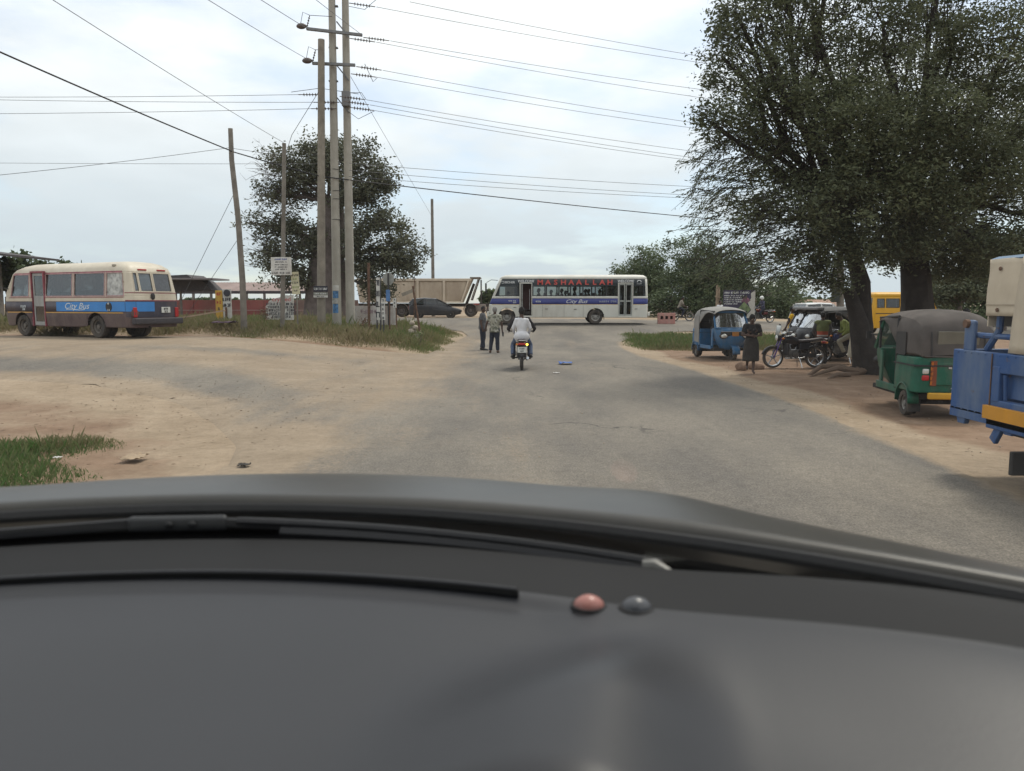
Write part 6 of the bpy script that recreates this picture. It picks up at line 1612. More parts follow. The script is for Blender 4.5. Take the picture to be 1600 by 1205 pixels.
    cab = thing_part('cab', t); mb = MB(); mb.prism([(-4.35, .55), (-6.3, .55), (-6.35, 1.15), (-6.0, 1.95), (-5.7, 2.05), (-4.35, 2.05)], 'x', .08, Wd - .08); mb.build('cab_shell', BL, cab, bevel=.05)
    mb = MB(); mb.prism([(-4.7, 1.25), (-6.05, 1.25), (-5.85, 1.85), (-4.7, 1.85)], 'x', .06, .075); mb.build('window', GL_DARK, cab)
    return t
blue_truck()
# ================================================================= MOTORCYCLES
def spoked(par, c, r, name='wheel', cast=True, rimm=None):
    o = thing_part(name, par, c); w = .085
    pr = [(r * .80, -w / 2), (r * .93, -w / 2), (r, -w * .2), (r, w * .2), (r * .93, w / 2), (r * .80, w / 2), (r * .80, -w / 2)]
    MB().lathe(pr, (0, 0, 0), 'y', 28).build('tyre', RUB, o, smooth=True)
    MB().lathe([(r * .80, -w * .35), (r * .73, -w * .3), (r * .73, w * .3), (r * .80, w * .35)], (0, 0, 0), 'y', 28).build('rim', rimm or CHROME, o, smooth=True)
    mb = MB(); n = 5 if cast else 12
    for k in range(n):
        a = 2 * math.pi * k / n + .3
        mb.bar((.03 * math.cos(a), 0, .03 * math.sin(a)), (r * .75 * math.cos(a), 0, r * .75 * math.sin(a)), .03 if cast else .007, .022 if cast else .007)
    mb.tube([(0, -.06, 0), (0, .06, 0)], .05, 10); mb.build('spokes', mat('spoke_grey', (.30, .30, .31), .5, .5), o)
    return o
ENG = mat('engine_alloy', (.16, .155, .15), .5, .6, var=.3, dirt=(.1, .08, .06), dirt_amt=.6)
def motorcycle(label, base, rz, tank, fork=None, group='motorcycles', plate=False, lit=False, shield=False, stand=True, long_seat=True):
    t = thing('motorcycle', label, 'motorcycle', base, rz, group)
    r = .31; wb = .64
    spoked(t, (wb, 0, r), r); spoked(t, (-wb, 0, r), r)
    fk = mat('fork_' + (fork or 'steel'), {'purple': (.10, .06, .20), None: (.25, .25, .26), 'steel': (.25, .25, .26)}.get(fork, (.25, .25, .26)), .4, .4)
    mb = MB()
    for s in (-.075, .075): mb.tube([(wb, s, r), (wb - .22, s, .88)], .024, 8)
    mb.build('fork', fk, t, smooth=True)
    mb = MB(); rr = [[(wb + (r + .03) * math.cos(a), yy, r + (r + .03) * math.sin(a)) for a in np.linspace(.25, 2.5, 10)] for yy in (-.06, 0, .06)]
    for q in rr[1:2]:
        for i in range(len(q)): q[i] = (q[i][0], 0, q[i][2] + .012)
    mb.loft(rr, closed=False); o = mb.build('front_mudguard', BLACK, t, smooth=True); o.modifiers.new('t', 'SOLIDIFY').thickness = .01
    mb = MB(); mb.tube([(wb - .22, 0, .80), (wb - .30, 0, .98)], .04, 8); mb.tube([(wb - .30, 0, .8), (0.05, 0, .70), (-.5, 0, .74)], .03, 6); mb.tube([(wb - .28, 0, .78), (.28, 0, .36), (-.2, 0, .34), (-.15, 0, .70)], .025, 6); mb.build('frame', BLACK, t, smooth=True)
    mb = MB(); mb.tube([(.24, -.36, 1.06), (.32, -.22, 1.05), (wb - .30, -.08, .98), (wb - .30, .08, .98), (.32, .22, 1.05), (.24, .36, 1.06)], .014, 7); mb.build('handlebar', CHROME, t, smooth=True)
    for s in (-1, 1):
        MB().tube([(.20, s * .37, 1.06), (.30, s * .25, 1.055)], .02, 7).build('grip', RUB, t)
        m_ = thing_part('mirror', t); mb = MB(); mb.tube([(.30, s * .26, 1.06), (.30, s * .33, 1.20)], .007, 5); mb.build('stem', BLACK, m_); mb = MB(); mb.ball((.30, s * .36, 1.23), (.018, .06, .042)); mb.build('housing', BLACK, m_, smooth=True)
        MB().ball((.42, s * .17, .86), (.045, .03, .03)).build('indicator', LAMP_O, t, smooth=True)
    h = thing_part('headlamp', t); mb = MB(); mb.ball((wb - .16, 0, .88), (.10, .10, .10), 12, 8); mb.build('shell', BLACK, h, smooth=True); mb = MB(); mb.lathe([(.001, .02), (.06, .012), (.085, -.01)], (wb - .08, 0, .88), 'x', 16); mb.build('lens', LAMP_W, h, smooth=True)
    mb = MB(); rings = []
    for (x, w, z0, z1) in ((.36, .04, .74, .86), (.30, .10, .70, .93), (.12, .125, .69, .95), (-.04, .10, .70, .88), (-.12, .06, .71, .80)):
        rings.append([(x, -w * .6, z0), (x, -w, (z0 + z1) / 2), (x, -w * .6, z1 - .01), (x, 0, z1), (x, w * .6, z1 - .01), (x, w, (z0 + z1) / 2), (x, w * .6, z0)])
    mb.loft(rings); mb.build('fuel_tank', tank, t, bevel=.015)
    mb = MB(); rings = []
    for (x, w, z) in ((-.08, .09, .80), (-.2, .13, .80), (-.45, .14, .82), (-.75, .12, .86), (-.82, .08, .86)): rings.append([(x, -w, z - .05), (x, -w * .9, z + .015), (x, w * .9, z + .015), (x, w, z - .05)])
    mb.loft(rings); mb.build('seat', SEATM, t, bevel=.02)
    mb = MB()
    for s in (-1, 1): mb.tube([(-.4, s * .13, .74), (-.85, s * .14, .80), (-.95, s * .08, .84)], .012, 6)
    mb.tube([(-.95, -.08, .84), (-.95, .08, .84)], .012, 6); mb.build('carrier', CHROME, t)
    for s in (-1, 1): mb = MB(); mb.prism([(-.10, .52), (-.38, .55), (-.42, .72), (-.12, .72)], 'y', s * .10, s * .13); mb.build('side_cover', tank, t, bevel=.015)
    mb = MB(); mb.box((.12, 0, .42), (.36, .22, .22)); mb.tube([(.18, 0, .5), (.26, 0, .68)], .075, 10); 
    for k in range(5): mb.tube([(.185 + .018 * k, 0, .53 + .035 * k), (.19 + .018 * k, 0, .54 + .035 * k)], .105, 10)
    mb.lathe([(.001, -.15), (.09, -.14), (.10, -.10)], (.02, 0, .40), 'y', 14); mb.lathe([(.001, .15), (.09, .14), (.10, .10)], (.02, 0, .40), 'y', 14); mb.build('engine', ENG, t, bevel=.01)
    mb = MB(); mb.tube([(.28, -.06, .6), (.36, -.10, .40), (.2, -.13, .26), (-.3, -.14, .27), (-.4, -.15, .29), (-.9, -.16, .36)], [.018, .018, .018, .02, .042, .04], 8); mb.build('exhaust', CHROME, t, smooth=True)
    mb = MB()
    for s in (-1, 1): mb.bar((.0, s * .09, .38), (-wb, s * .08, r), .04, .03); mb.tube([(-wb + .04, s * .10, r + .05), (-.50, s * .11, .74)], .022, 8)
    mb.build('swing_arm', BLACK, t); mb = MB(); mb.box((-.32, .07, .38), (.62, .02, .10)); mb.build('chain_case', BLACK, t)
    mb = MB(); rr = [[(-wb + (r + .035) * math.cos(a), yy, r + (r + .035) * math.sin(a)) for a in np.linspace(.9, 2.95, 10)] for yy in (-.065, 0, .065)]
    mb.loft(rr, closed=False); o = mb.build('rear_mudguard', BLACK, t, smooth=True); o.modifiers.new('t', 'SOLIDIFY').thickness = .01
    MB().box((-.90, 0, .74), (.06, .20, .06)).build('tail_light', LAMP_R, t, bevel=.015)
    for s in (-1, 1):
        on = lit and s < 0
        m_ = mat('lamp_orange_on', (.8, .4, .03), .3, emit=(1, .55, .06), emit_s=3.0) if on else LAMP_O
        MB().ball((-.90, s * .14, .73), (.035, .035, .03)).build('indicator', m_, t, smooth=True, label='lit amber right rear indicator' if on else None)
    if plate:
        MB().box((-.955, 0, .585), (.012, .24, .155)).build('number_plate', PLATE, t, bevel=.004); marks('xxyz', .055, BLACK, t, (-.965, 0, .62), (0, -1, 0), (0, 0, 1)); marks('zyx', .055, BLACK, t, (-.965, 0, .555), (0, -1, 0), (0, 0, 1))
    for s in (-1, 1): MB().tube([(.02, s * .10, .30), (.02, s * .26, .30)], .016, 6).build('foot_peg', RUB, t); MB().tube([(-.34, s * .11, .34), (-.36, s * .24, .34)], .014, 6).build('foot_peg', RUB, t)
    if stand:
        mb = MB()
        for s in (-1, 1): mb.tube([(-.12, s * .08, .30), (-.18, s * .16, .01)], .014, 6)
        mb.build('centre_stand', CHROME, t)
    if shield:
        mb = MB(); rr = [[(.48 + .06 * v, (u * 2 - 1) * (.17 - .05 * v), .95 + .28 * (1 - v)) for u in (0, .25, .5, .75, 1)] for v in (0, .5, 1)]; mb.loft(rr, closed=False); o = mb.build('fly_screen', mat('pale_screen', (.42, .44, .43), .3), t, smooth=True); o.modifiers.new('t', 'SOLIDIFY').thickness = .006
        mb = MB(); mb.box((.30, 0, .55), (.05, .5, .34)); mb.build('leg_guard', BLACK, t, bevel=.02)
    return t
TK_R = mat('tank_maroon', (.10, .015, .015), .3, coat=.3); TK_K = mat('tank_black', (.02, .02, .024), .3, coat=.3); TK_B = mat('tank_blue', (.02, .03, .10), .3, coat=.3)
YM = 21.4
bike_road = motorcycle('motorcycle with a lit amber indicator ridden away along the road', G(815, YM + .55, .014), R(90), TK_R, plate=True, lit=True, stand=False)
YK = 22.3
bk_mid = Vector(((gx(1212, YK) + gx(1276, YK)) / 2, YK, 0)); bk_mid.z = gz(bk_mid.x, YK)
bike_park = motorcycle('parked black motorcycle with a purple fork and pale fly screen beside the woman', bk_mid, R(180 + 5), TK_K, fork='purple', shield=True)
b_ = G(1322, 24.0); bike_rank = motorcycle('dark motorcycle half hidden by the trunk, a man in lime vest seated on it', b_, R(180 - 14), TK_B)
b_ = G(1190, 51.5); bike_far = motorcycle('distant motorcycle with a white helmeted rider on the main road', b_, R(180 + 10), TK_R, stand=False)
# bicycle
def bicycle(label, base, rz):
    t = thing('bicycle', label, 'bicycle', base, rz)
    r = .33
    spoked(t, (.52, 0, r), r, cast=False); spoked(t, (-.52, 0, r), r, cast=False)
    mb = MB(); A, B_, C_, D_ = (-.52, 0, r), (-.12, 0, .28), (-.22, 0, .82), (.38, 0, .85)
    for a, b in ((A, B_), (A, C_), (B_, C_), (B_, D_), (C_, D_), (D_, (.52, 0, r))): mb.tube([a, b], .016, 6)
    mb.build('frame', BLACK, t); mb = MB(); mb.tube([(.30, -.28, 1.02), (.40, 0, .98), (.30, .28, 1.02)], .013, 6); mb.tube([(.38, 0, .85), (.40, 0, .98)], .014, 6); mb.build('handlebar', CHROME, t)
    mb = MB(); mb.ball((-.25, 0, .92), (.14, .08, .04)); mb.build('saddle', SEATM, t, smooth=True); mb = MB(); mb.lathe([(.09, -.01), (.09, .01)], (-.12, 0, .28), 'y', 14); mb.tube([(-.12, .1, .28), (0, .1, .16)], .012, 5); mb.tube([(-.12, -.1, .28), (-.24, -.1, .40)], .012, 5); mb.build('pedals', CHROME, t)
    return t
bicycle('black bicycle with its rider behind the pink barrier', G(1066, 53.5), R(0))
# ================================================================= PEOPLE
SKIN = mat('skin_dark', (.075, .042, .03), .55, var=.08); SKIN2 = mat('skin_brown', (.11, .062, .045), .55, var=.08); HAIR = mat('hair_black', (.012, .011, .011), .8, bump=.6, bscale=60)
EYE = mat('eye_white', (.5, .47, .43), .4)
def cloth(name, c, var=.12, scale=8): return mat('cloth_' + name, c, .9, var=var, scale=scale, bump=.35, bscale=14)
def remesh(mb, vox, name, smooth=3, fac=.5):
    me = bpy.data.meshes.new(name); me.from_pydata(mb.v, [], mb.f)
    o = bpy.data.objects.new('tmp', me); COL.objects.link(o)
    m = o.modifiers.new('r', 'REMESH'); m.mode = 'VOXEL'; m.voxel_size = vox; m.use_smooth_shade = True
    s = o.modifiers.new('s', 'SMOOTH'); s.factor = fac; s.iterations = smooth
    dg = bpy.context.evaluated_depsgraph_get(); out = bpy.data.meshes.new_from_object(o.evaluated_get(dg))
    bpy.data.objects.remove(o); bpy.data.meshes.remove(me); out.name = name
    if name in ('shirt', 'trousers', 'skirt', 'vest') and vox < .035:      # creases in the cloth
        for v in out.vertices:
            c = v.co; k = noise.noise((c.x * 13, c.y * 13, c.z * 6)) + .6 * noise.noise((c.x * 26 + 5, c.y * 26, c.z * 15))
            v.co = c + v.normal * (.011 * k)
    out.polygons.foreach_set('use_smooth', [True] * len(out.polygons))
    return out
def limb(mb, pts, rads, ends=True):
    for i in range(len(pts) - 1):
        mb.tube([pts[i], pts[i + 1]], [rads[i], rads[i + 1]], 10)
    rng_ = range(len(pts)) if ends else range(1, len(pts) - 1)
    for i in rng_: mb.ball(pts[i], rads[i], 10, 8)
def V_(*a): return Vector(a)
BASE = dict(pel=(0, 0, .95), wst=(0, 0, 1.08), cst=(.0, 0, 1.28), nck=(.0, 0, 1.47), hd=(.02, 0, 1.63),
            sl=(0, .185, 1.42), el=(-.02, .235, 1.13), wl=(.03, .25, .87), sr=(0, -.185, 1.42), er=(-.02, -.235, 1.13), wr=(.03, -.25, .87),
            hl=(0, .095, .92), kl=(.02, .105, .49), al=(-.02, .11, .09), tl=(.15, .125, .035), hr=(0, -.095, .92), kr=(.02, -.105, .49), ar=(-.02, -.11, .09), tr=(.15, -.125, .035), yaw=0.0)
def person(label, base, rz, pose, top, bottom, skin=SKIN, h=1.72, sleeve='short', legs='trousers', hair='short', shoes=None, vox=.022, group=None, fat=1.0, bust=0.0, extras=None, legs_built=True, hat=None, hem=.88, vest=None):
    t = thing('person', label, 'person', base, rz, group)
    J = {k: (Vector(v) if not isinstance(v, float) else v) for k, v in {**BASE, **pose}.items()}
    s = h / 1.75
    for k in J:
        if k != 'yaw': J[k] = J[k] * s
    f = fat * s
    up = (J['nck'] - J['pel']).normalized(); side = (J['sl'] - J['sr']).normalized(); fwd = side.cross(up).normalized()
    hy = Matrix.Rotation(J['yaw'], 3, up); hf, hs = hy @ fwd, hy @ side
    hu = (J['hd'] - J['nck']).normalized(); hf = (hf - hu * hf.dot(hu)).normalized(); hs = hu.cross(hf)
    HR = Matrix((hf, hs, hu)).transposed()
    def torso(mb, k, arms=True):
        for a, b, w0, w1, d0, d1 in (('pel', 'wst', .150, .135, .115, .105), ('wst', 'cst', .135, .165, .105, .115), ('cst', None, .165, .13, .115, .085)):
            p0 = J[a]; p1 = J[b] if b else J['nck'] - up * .045 * s
            rings = []
            for u in (0, .5, 1):
                p = p0.lerp(p1, u); w = (w0 + (w1 - w0) * u) * f * k; d = (d0 + (d1 - d0) * u) * f * k
                rings.append([p + side * w * math.cos(q) + fwd * d * math.sin(q) for q in np.linspace(0, 2 * math.pi, 15)[:-1]])
            mb.loft(rings)
        for q in ('sl', 'sr'): limb(mb, [J['cst'].lerp(J['nck'], .6), J[q]], [.085 * f * k, .066 * f * k])
        if bust:
            for sg in (-1, 1): mb.ball(J['cst'] + fwd * .09 * f + side * sg * .075 * s, .075 * f * bust)
    body = MB(); torso(body, 1.0)
    limb(body, [J['nck'] - up * .05 * s, J['hd'] - hu * .07 * s], [.062 * s, .055 * s])
    body.ball(J['hd'] + hu * .02 * s, (.098 * s, .078 * s, .112 * s), 14, 10, HR); body.ball(J['hd'] + hf * .03 * s - hu * .055 * s, (.066 * s, .056 * s, .06 * s), 10, 8, HR)
    body.ball(J['hd'] + hf * .10 * s - hu * .015 * s, (.022 * s, .017 * s, .03 * s), 8, 6, HR)
    for sg in (-1, 1): body.ball(J['hd'] + hs * sg * .078 * s, (.022 * s, .014 * s, .036 * s), 8, 6, HR)
    body.ball(J['hd'] + hf * .083 * s - hu * .062 * s, (.018 * s, .03 * s, .012 * s), 8, 6, HR)
    for q in 'lr':
        limb(body, [J['s' + q], J['e' + q], J['w' + q]], [.054 * f, .041 * f, .028 * f])
        d = (J['w' + q] - J['e' + q]).normalized(); hp = J['w' + q] + d * .055 * s
        limb(body, [J['w' + q], hp], [.028 * s, .036 * s])
        if legs_built:
            limb(body, [J['h' + q], J['k' + q], J['a' + q]], [.082 * f, .055 * f, .038 * f]); limb(body, [J['a' + q] - Vector((0, 0, .02 * s)), J['t' + q]], [.042 * s, .034 * s])
    me = remesh(body, vox, 'body', 3)
    # fingers rooted inside the palms
    fb = MB()
    for q in 'lr':
        d = (J['w' + q] - J['e' + q]).normalized(); pal = J['w' + q] + d * .065 * s
        ac = d.cross(side if abs(d.dot(side)) < .8 else up).normalized(); ac2 = ac.cross(d).normalized()
        for k, (o_, ln) in enumerate(((-.027, .062), (-.009, .075), (.009, .07), (.027, .055))):
            b0 = pal + ac * o_ * s; b1 = b0 + d * ln * .5 * s + ac2 * .006; b2 = b1 + d * ln * .35 * s + ac2 * .022 * s
            fb.tube([b0, b1, b2], [.0095 * s, .0085 * s, .007 * s], 6)
        b0 = J['w' + q] + d * .03 * s + ac * .028 * s; b1 = b0 + d * .03 * s + ac * .022 * s; b2 = b1 + d * .028 * s + ac2 * .01
        fb.tube([b0, b1, b2], [.011 * s, .010 * s, .008 * s], 6)
    bm = bmesh.new(); bm.from_mesh(me); tm = fb.mesh('f'); bm.from_mesh(tm); bm.to_mesh(me); bm.free(); bpy.data.meshes.remove(tm)
    me.materials.clear(); link('body', me, skin, t)
    # clothes
    mb = MB(); torso(mb, 1.10)
    if hem < .95:
        lo = J['pel'] + (J['pel'] - J['wst']).normalized() * (.95 - hem) * s
        rings = [[p + side * w * math.cos(q) * f + fwd * d * math.sin(q) * f for q in np.linspace(0, 2 * math.pi, 15)[:-1]] for p, w, d in ((J['wst'], .15, .12), (J['pel'], .172, .138), (lo, .178, .142))]
        mb.loft(rings)
    for q in 'lr':
        e = J['s' + q].lerp(J['e' + q], .72) if sleeve == 'short' else J['e' + q]
        if sleeve != 'none':
            if sleeve == 'long': limb(mb, [J['s' + q], J['e' + q], J['e' + q].lerp(J['w' + q], .93)], [.070 * f, .054 * f, .040 * f])
            else: mb.tube([J['s' + q], e], [.072 * f, .066 * f], 10); mb.ball(J['s' + q], .072 * f)
    mt = remesh(mb, vox, 'shirt', 2); mt.materials.clear(); link('shirt' if legs != 'skirt' else 'blouse', mt, top, t)
    if vest:
        mb = MB(); torso(mb, 1.2); mt = remesh(mb, vox, 'vest', 2); mt.materials.clear(); link('safety_vest', mt, vest, t)
    if legs_built:
        mb = MB()
        if legs == 'skirt':
            mid = (J['kl'] + J['kr']) / 2; fm = (J['al'] + J['ar']) / 2; low = mid.lerp(fm, .35)
            rings = [[p + Vector((math.cos(q) * d, math.sin(q) * w, .012 * math.sin(q * 5))) * f for q in np.linspace(0, 2 * math.pi, 21)[:-1]] for p, w, d in ((J['wst'], .145, .125), (J['pel'], .19, .165), (mid.lerp(J['pel'], .4), .215, .19), (low, .225, .22))]
            mb.loft(rings); mt = remesh(mb, vox, 'skirt', 2); nm = 'skirt'
        else:
            mb.ball(J['pel'], (.12 * f, .165 * f, .12 * f), 12, 8); limb(mb, [J['pel'], J['hl']], [.12 * f, .10 * f]); limb(mb, [J['pel'], J['hr']], [.12 * f, .10 * f])
            for q in 'lr':
                mb.tube([J['h' + q], J['k' + q]], [.098 * f, .074 * f], 10); mb.ball(J['h' + q], .098 * f); mb.ball(J['k' + q], .074 * f); mb.tube([J['k' + q], J['a' + q].lerp(J['k' + q], .06)], [.074 * f, .062 * f], 10)
            mt = remesh(mb, vox, 'trousers', 2); nm = 'trousers'
        mt.materials.clear(); link(nm, mt, bottom, t)
        if shoes is not None:
            for q in 'lr':
                mb = MB(); limb(mb, [J['a' + q] - Vector((.02, 0, .025 * s)), J['t' + q]], [.052 * s, .042 * s]); mt = remesh(mb, .018, 'shoe', 1); mt.materials.clear(); link('shoe', mt, shoes, t)
    # hair / head wear
    mb = MB()
    if hat == 'helmet':
        mb.ball(J['hd'] + hu * .035 * s - hf * .01 * s, (.145 * s, .13 * s, .135 * s), 16, 10, HR); mb.build('helmet', extras or mat('helmet_white', (.65, .65, .62), .3), t, smooth=True)
        mb = MB(); mb.ball(J['hd'] + hf * .06 * s, (.085 * s, .09 * s, .05 * s), 10, 8, HR); mb.build('visor', BLACK, t, smooth=True)
    elif hair != 'none':
        k = 1.0 if hair == 'short' else 1.12
        mb.ball(J['hd'] + hu * .036 * s - hf * .018 * s, (.098 * s * k, .084 * s * k, .108 * s * k), 14, 10, HR)
        if hair == 'bun': mb.ball(J['hd'] + hu * .10 * s - hf * .07 * s, .055 * s)
        if hair == 'long':
            rings = [[p + HR @ Vector((math.cos(q) * d, math.sin(q) * w, 0)) * s for q in np.linspace(0, 2 * math.pi, 13)[:-1]] for p, w, d in ((J['hd'] + hu * .06 * s - hf * .03 * s, .09, .085), (J['hd'] - hf * .055 * s - hu * .03 * s, .095, .06), (J['hd'] - hf * .075 * s - hu * .14 * s, .085, .045), (J['hd'] - hf * .085 * s - hu * .22 * s, .06, .03))]
            mb.loft(rings)
        mt = remesh(mb, .02, 'hair', 2); mt.materials.clear()
        link('hair', mt, HAIR if hair != 'grey' else mat('hair_grey', (.22, .21, .20), .9), t)
    for sg in (-1, 1):
        mb = MB(); mb.ball(J['hd'] + hf * .088 * s + hs * sg * .033 * s + hu * .012 * s, .0125 * s, 8, 6); e = mb.build('eye', EYE, t, smooth=True)
        mb = MB(); mb.ball(J['hd'] + hf * .0975 * s + hs * sg * .033 * s + hu * .012 * s, .006 * s, 6, 5); mb.build('pupil', HAIR, e, smooth=True)
    return t, J
# two men standing in the junction
GREY = cloth('grey', (.10, .10, .105)); DNAVY = cloth('navy', (.022, .026, .04)); SHOE = mat('shoe_black', (.02, .02, .02), .5); SANDAL = mat('shoe_brown', (.10, .055, .035), .7)
camo_m = bpy.data.materials.new('cloth_print'); camo_m.use_nodes = True
_n, _l = camo_m.node_tree.nodes, camo_m.node_tree.links
_v = _n.new('ShaderNodeTexVoronoi'); _v.inputs['Scale'].default_value = 16; _tc = _n.new('ShaderNodeTexCoord'); _l.new(_tc.outputs['Object'], _v.inputs['Vector'])
_r = _n.new('ShaderNodeValToRGB'); _r.color_ramp.interpolation = 'CONSTANT'
_r.color_ramp.elements[0].color = (.31, .30, .24, 1); _r.color_ramp.elements[1].position = .55; _r.color_ramp.elements[1].color = (.13, .13, .10, 1); _e = _r.color_ramp.elements.new(.8); _e.color = (.42, .41, .36, 1)
_l.new(_v.outputs['Color'], _r.inputs['Fac']); _l.new(_r.outputs['Color'], _n['Principled BSDF'].inputs['Base Color']); _n['Principled BSDF'].inputs['Roughness'].default_value = .9
person('man in grey shirt and dark trousers standing sideways, left of the pair by the road', G(754, 30.6), R(-8),
       dict(hd=(.035, 0, 1.63), el=(.0, .22, 1.14), wl=(.08, .2, .88), er=(-.03, -.23, 1.13), wr=(.03, -.24, .88), al=(-.07, .1, .09), tl=(.10, .12, .03), ar=(.05, -.1, .09), tr=(.22, -.11, .03), yaw=-.15), GREY, DNAVY, h=1.75, shoes=SHOE, fat=1.2, hem=.86)
pm, PJ = person('grey haired man in pale printed shirt seen from behind, right of the pair', G(773, 29.0), R(82),
       dict(sl=(0, .19, 1.41), el=(-.03, .30, 1.15), wl=(.02, .36, .93), sr=(0, -.19, 1.41), er=(-.03, -.27, 1.13), wr=(.06, -.28, .88), kl=(.02, .13, .49), al=(-.02, .17, .09), tl=(.14, .21, .03), kr=(.0, -.10, .49), ar=(-.03, -.12, .09), tr=(.13, -.13, .03)), camo_m, DNAVY, h=1.72, hair='grey', shoes=SANDAL, fat=1.12, hem=.80)
mb = MB(); mb.tube([(.09, -.30, .80), (.09, -.30, .66), (.09, -.30, .62)], [.03, .03, .012], 8); o = mb.build('water_bottle', mat('bottle_dark', (.03, .035, .045), .3), smooth=True); o.location = pm.location; o.rotation_euler = pm.rotation_euler; tag(o, 'small dark bottle held low by the man in printed shirt', 'bottle')
# motorcycle rider and passenger (seated, local frame of the motorcycle: seat z .82)
def seated(pelx, pelz, lean, handx, handz, handy, kneex, kneez, footx, footz, footy=.2, kneey=.2):
    c, s_ = math.cos(lean), math.sin(lean)
    up_ = lambda d: (pelx + d * s_, pelz + d * c)
    wx, wz = up_(.14); cx_, cz = up_(.34); nx, nz_ = up_(.53); hx, hz = up_(.69); sx, sz = up_(.48)
    ex, ez = (sx + handx) / 2 - .07, (sz + handz) / 2 - .10
    return dict(pel=(pelx, 0, pelz), wst=(wx, 0, wz), cst=(cx_, 0, cz), nck=(nx, 0, nz_), hd=(hx + .02, 0, hz), sl=(sx, .185, sz), sr=(sx, -.185, sz), el=(ex, handy * .6 + .16, ez), er=(ex, -handy * .6 - .16, ez), wl=(handx, handy, handz), wr=(handx, -handy, handz),
                hl=(pelx + .02, .10, pelz - .02), hr=(pelx + .02, -.10, pelz - .02), kl=(kneex, kneey, kneez), kr=(kneex, -kneey, kneez), al=(footx, footy, footz + .07), ar=(footx, -footy, footz + .07), tl=(footx + .16, footy + .03, footz + .02), tr=(footx + .16, -footy - .03, footz + .02))
JEAN = cloth('jeans', (.075, .10, .16)); WHITE = cloth('white', (.62, .61, .62), .05); DKTOP = cloth('dark', (.022, .02, .022))
bl_ = bike_road.location
person('motorcycle rider in dark top and jeans, mostly hidden behind the passenger', bl_, R(90), seated(-.02, .93, .08, .22, 1.08, .36, .22, .66, .02, .27, .22, .24), DKTOP, JEAN, h=1.75, sleeve='long', shoes=SHOE, fat=.98)
pp_ = seated(-.36, .97, .02, -.06, .99, .20, -.02, .70, -.33, .34, .26, .26); pp_['sl'] = (pp_['sl'][0], .150, pp_['sl'][2] - .03); pp_['sr'] = (pp_['sr'][0], -.150, pp_['sr'][2] - .03); pp_['el'] = (-.32, .25, 1.2); pp_['er'] = (-.32, -.25, 1.2)
person('passenger in a fitted white top riding pillion, seen from behind', bl_, R(90), pp_, WHITE, JEAN, h=1.70, sleeve='long', hair='bun', shoes=SHOE, fat=.96, hem=.78)
mb = MB(); mb.ball((-.38, 0, .93), (.17, .225, .17), 16, 10); o = mb.build('skirt', WHITE, bpy.data.objects['person.003'] if 'person.003' in bpy.data.objects else None, smooth=True)
# woman crossing the verge
BLKD = cloth('black_dress', (.020, .018, .018), .2); BRN = cloth('brown_skirt', (.028, .024, .021), .2)
person('woman in a dark blouse and long skirt walking across the verge', G(1176, 20.5), R(-98),
       dict(el=(.05, .27, 1.16), wl=(.22, .09, 1.12), er=(.03, -.27, 1.16), wr=(.22, -.06, 1.14), hd=(.045, 0, 1.62), kl=(.05, .07, .50), al=(.10, .06, .09), tl=(.25, .07, .03), kr=(-.02, -.09, .52), ar=(-.18, -.08, .22), tr=(-.06, -.09, .12), yaw=.1), BLKD, BRN, h=1.56, legs='skirt', hair='bun', fat=1.10, bust=1.0, hem=.78, sleeve='short', vox=.02)
# rank people
YSH = cloth('yellow', (.62, .36, .02)); LIME = bpy.data.materials.new('hi_vis'); LIME.use_nodes = True
_n, _l = LIME.node_tree.nodes, LIME.node_tree.links
_tc = _n.new('ShaderNodeTexCoord'); _s = _n.new('ShaderNodeSeparateXYZ'); _l.new(_tc.outputs['Object'], _s.inputs[0]); _r = _n.new('ShaderNodeValToRGB'); _r.color_ramp.interpolation = 'CONSTANT'
_mr = _n.new('ShaderNodeMapRange'); _mr.inputs['From Min'].default_value = .8; _mr.inputs['From Max'].default_value = 1.4; _l.new(_s.outputs[2], _mr.inputs['Value']); _l.new(_mr.outputs[0], _r.inputs['Fac'])
_r.color_ramp.elements[0].color = (.38, .08, .04, 1); _r.color_ramp.elements[1].position = .40; _r.color_ramp.elements[1].color = (.14, .16, .06, 1)
for p_, c_ in ((.16, (.40, .38, .34, 1)), (.22, (.38, .08, .04, 1))):
    e_ = _r.color_ramp.elements.new(p_); e_.color = c_
_l.new(_r.outputs[0], _n['Principled BSDF'].inputs['Base Color']); _n['Principled BSDF'].inputs['Roughness'].default_value = .8
person('man in bright yellow shirt walking behind the black rickshaws', G(1238, 29.3), R(-20), dict(el=(-.14, .24, 1.16), wl=(-.20, .27, .92), er=(-.1, -.28, 1.16), wr=(-.22, -.30, .95), al=(.15, .1, .09), tl=(.3, .11, .03), ar=(-.2, -.1, .12), tr=(-.06, -.11, .05)), YSH, DNAVY, h=1.74, shoes=SHOE, hem=.84)
person('man in a lime and orange safety vest with his back turned behind the parked motorcycle', G(1287, 22.95), R(75), dict(el=(.06, .28, 1.15), wl=(.22, .20, 1.02), er=(.05, -.27, 1.15), wr=(.2, -.18, 1.03)), GREY, DKTOP, h=1.60, sleeve='long', shoes=SHOE, vest=LIME, hem=.84, fat=1.05)
LIMEG = cloth('lime', (.17, .20, .05)); KHAKI = cloth('khaki', (.30, .28, .22)); CREAMC = cloth('cream', (.42, .38, .30))
person('man in lime green vest bent forward on the dark motorcycle by the trunk', bike_rank.location, R(180 - 14), seated(-.22, .95, .62, .16, 1.0, .22, .20, .72, .02, .28), LIMEG, KHAKI, h=1.70, sleeve='long', shoes=SHOE, hem=.9)
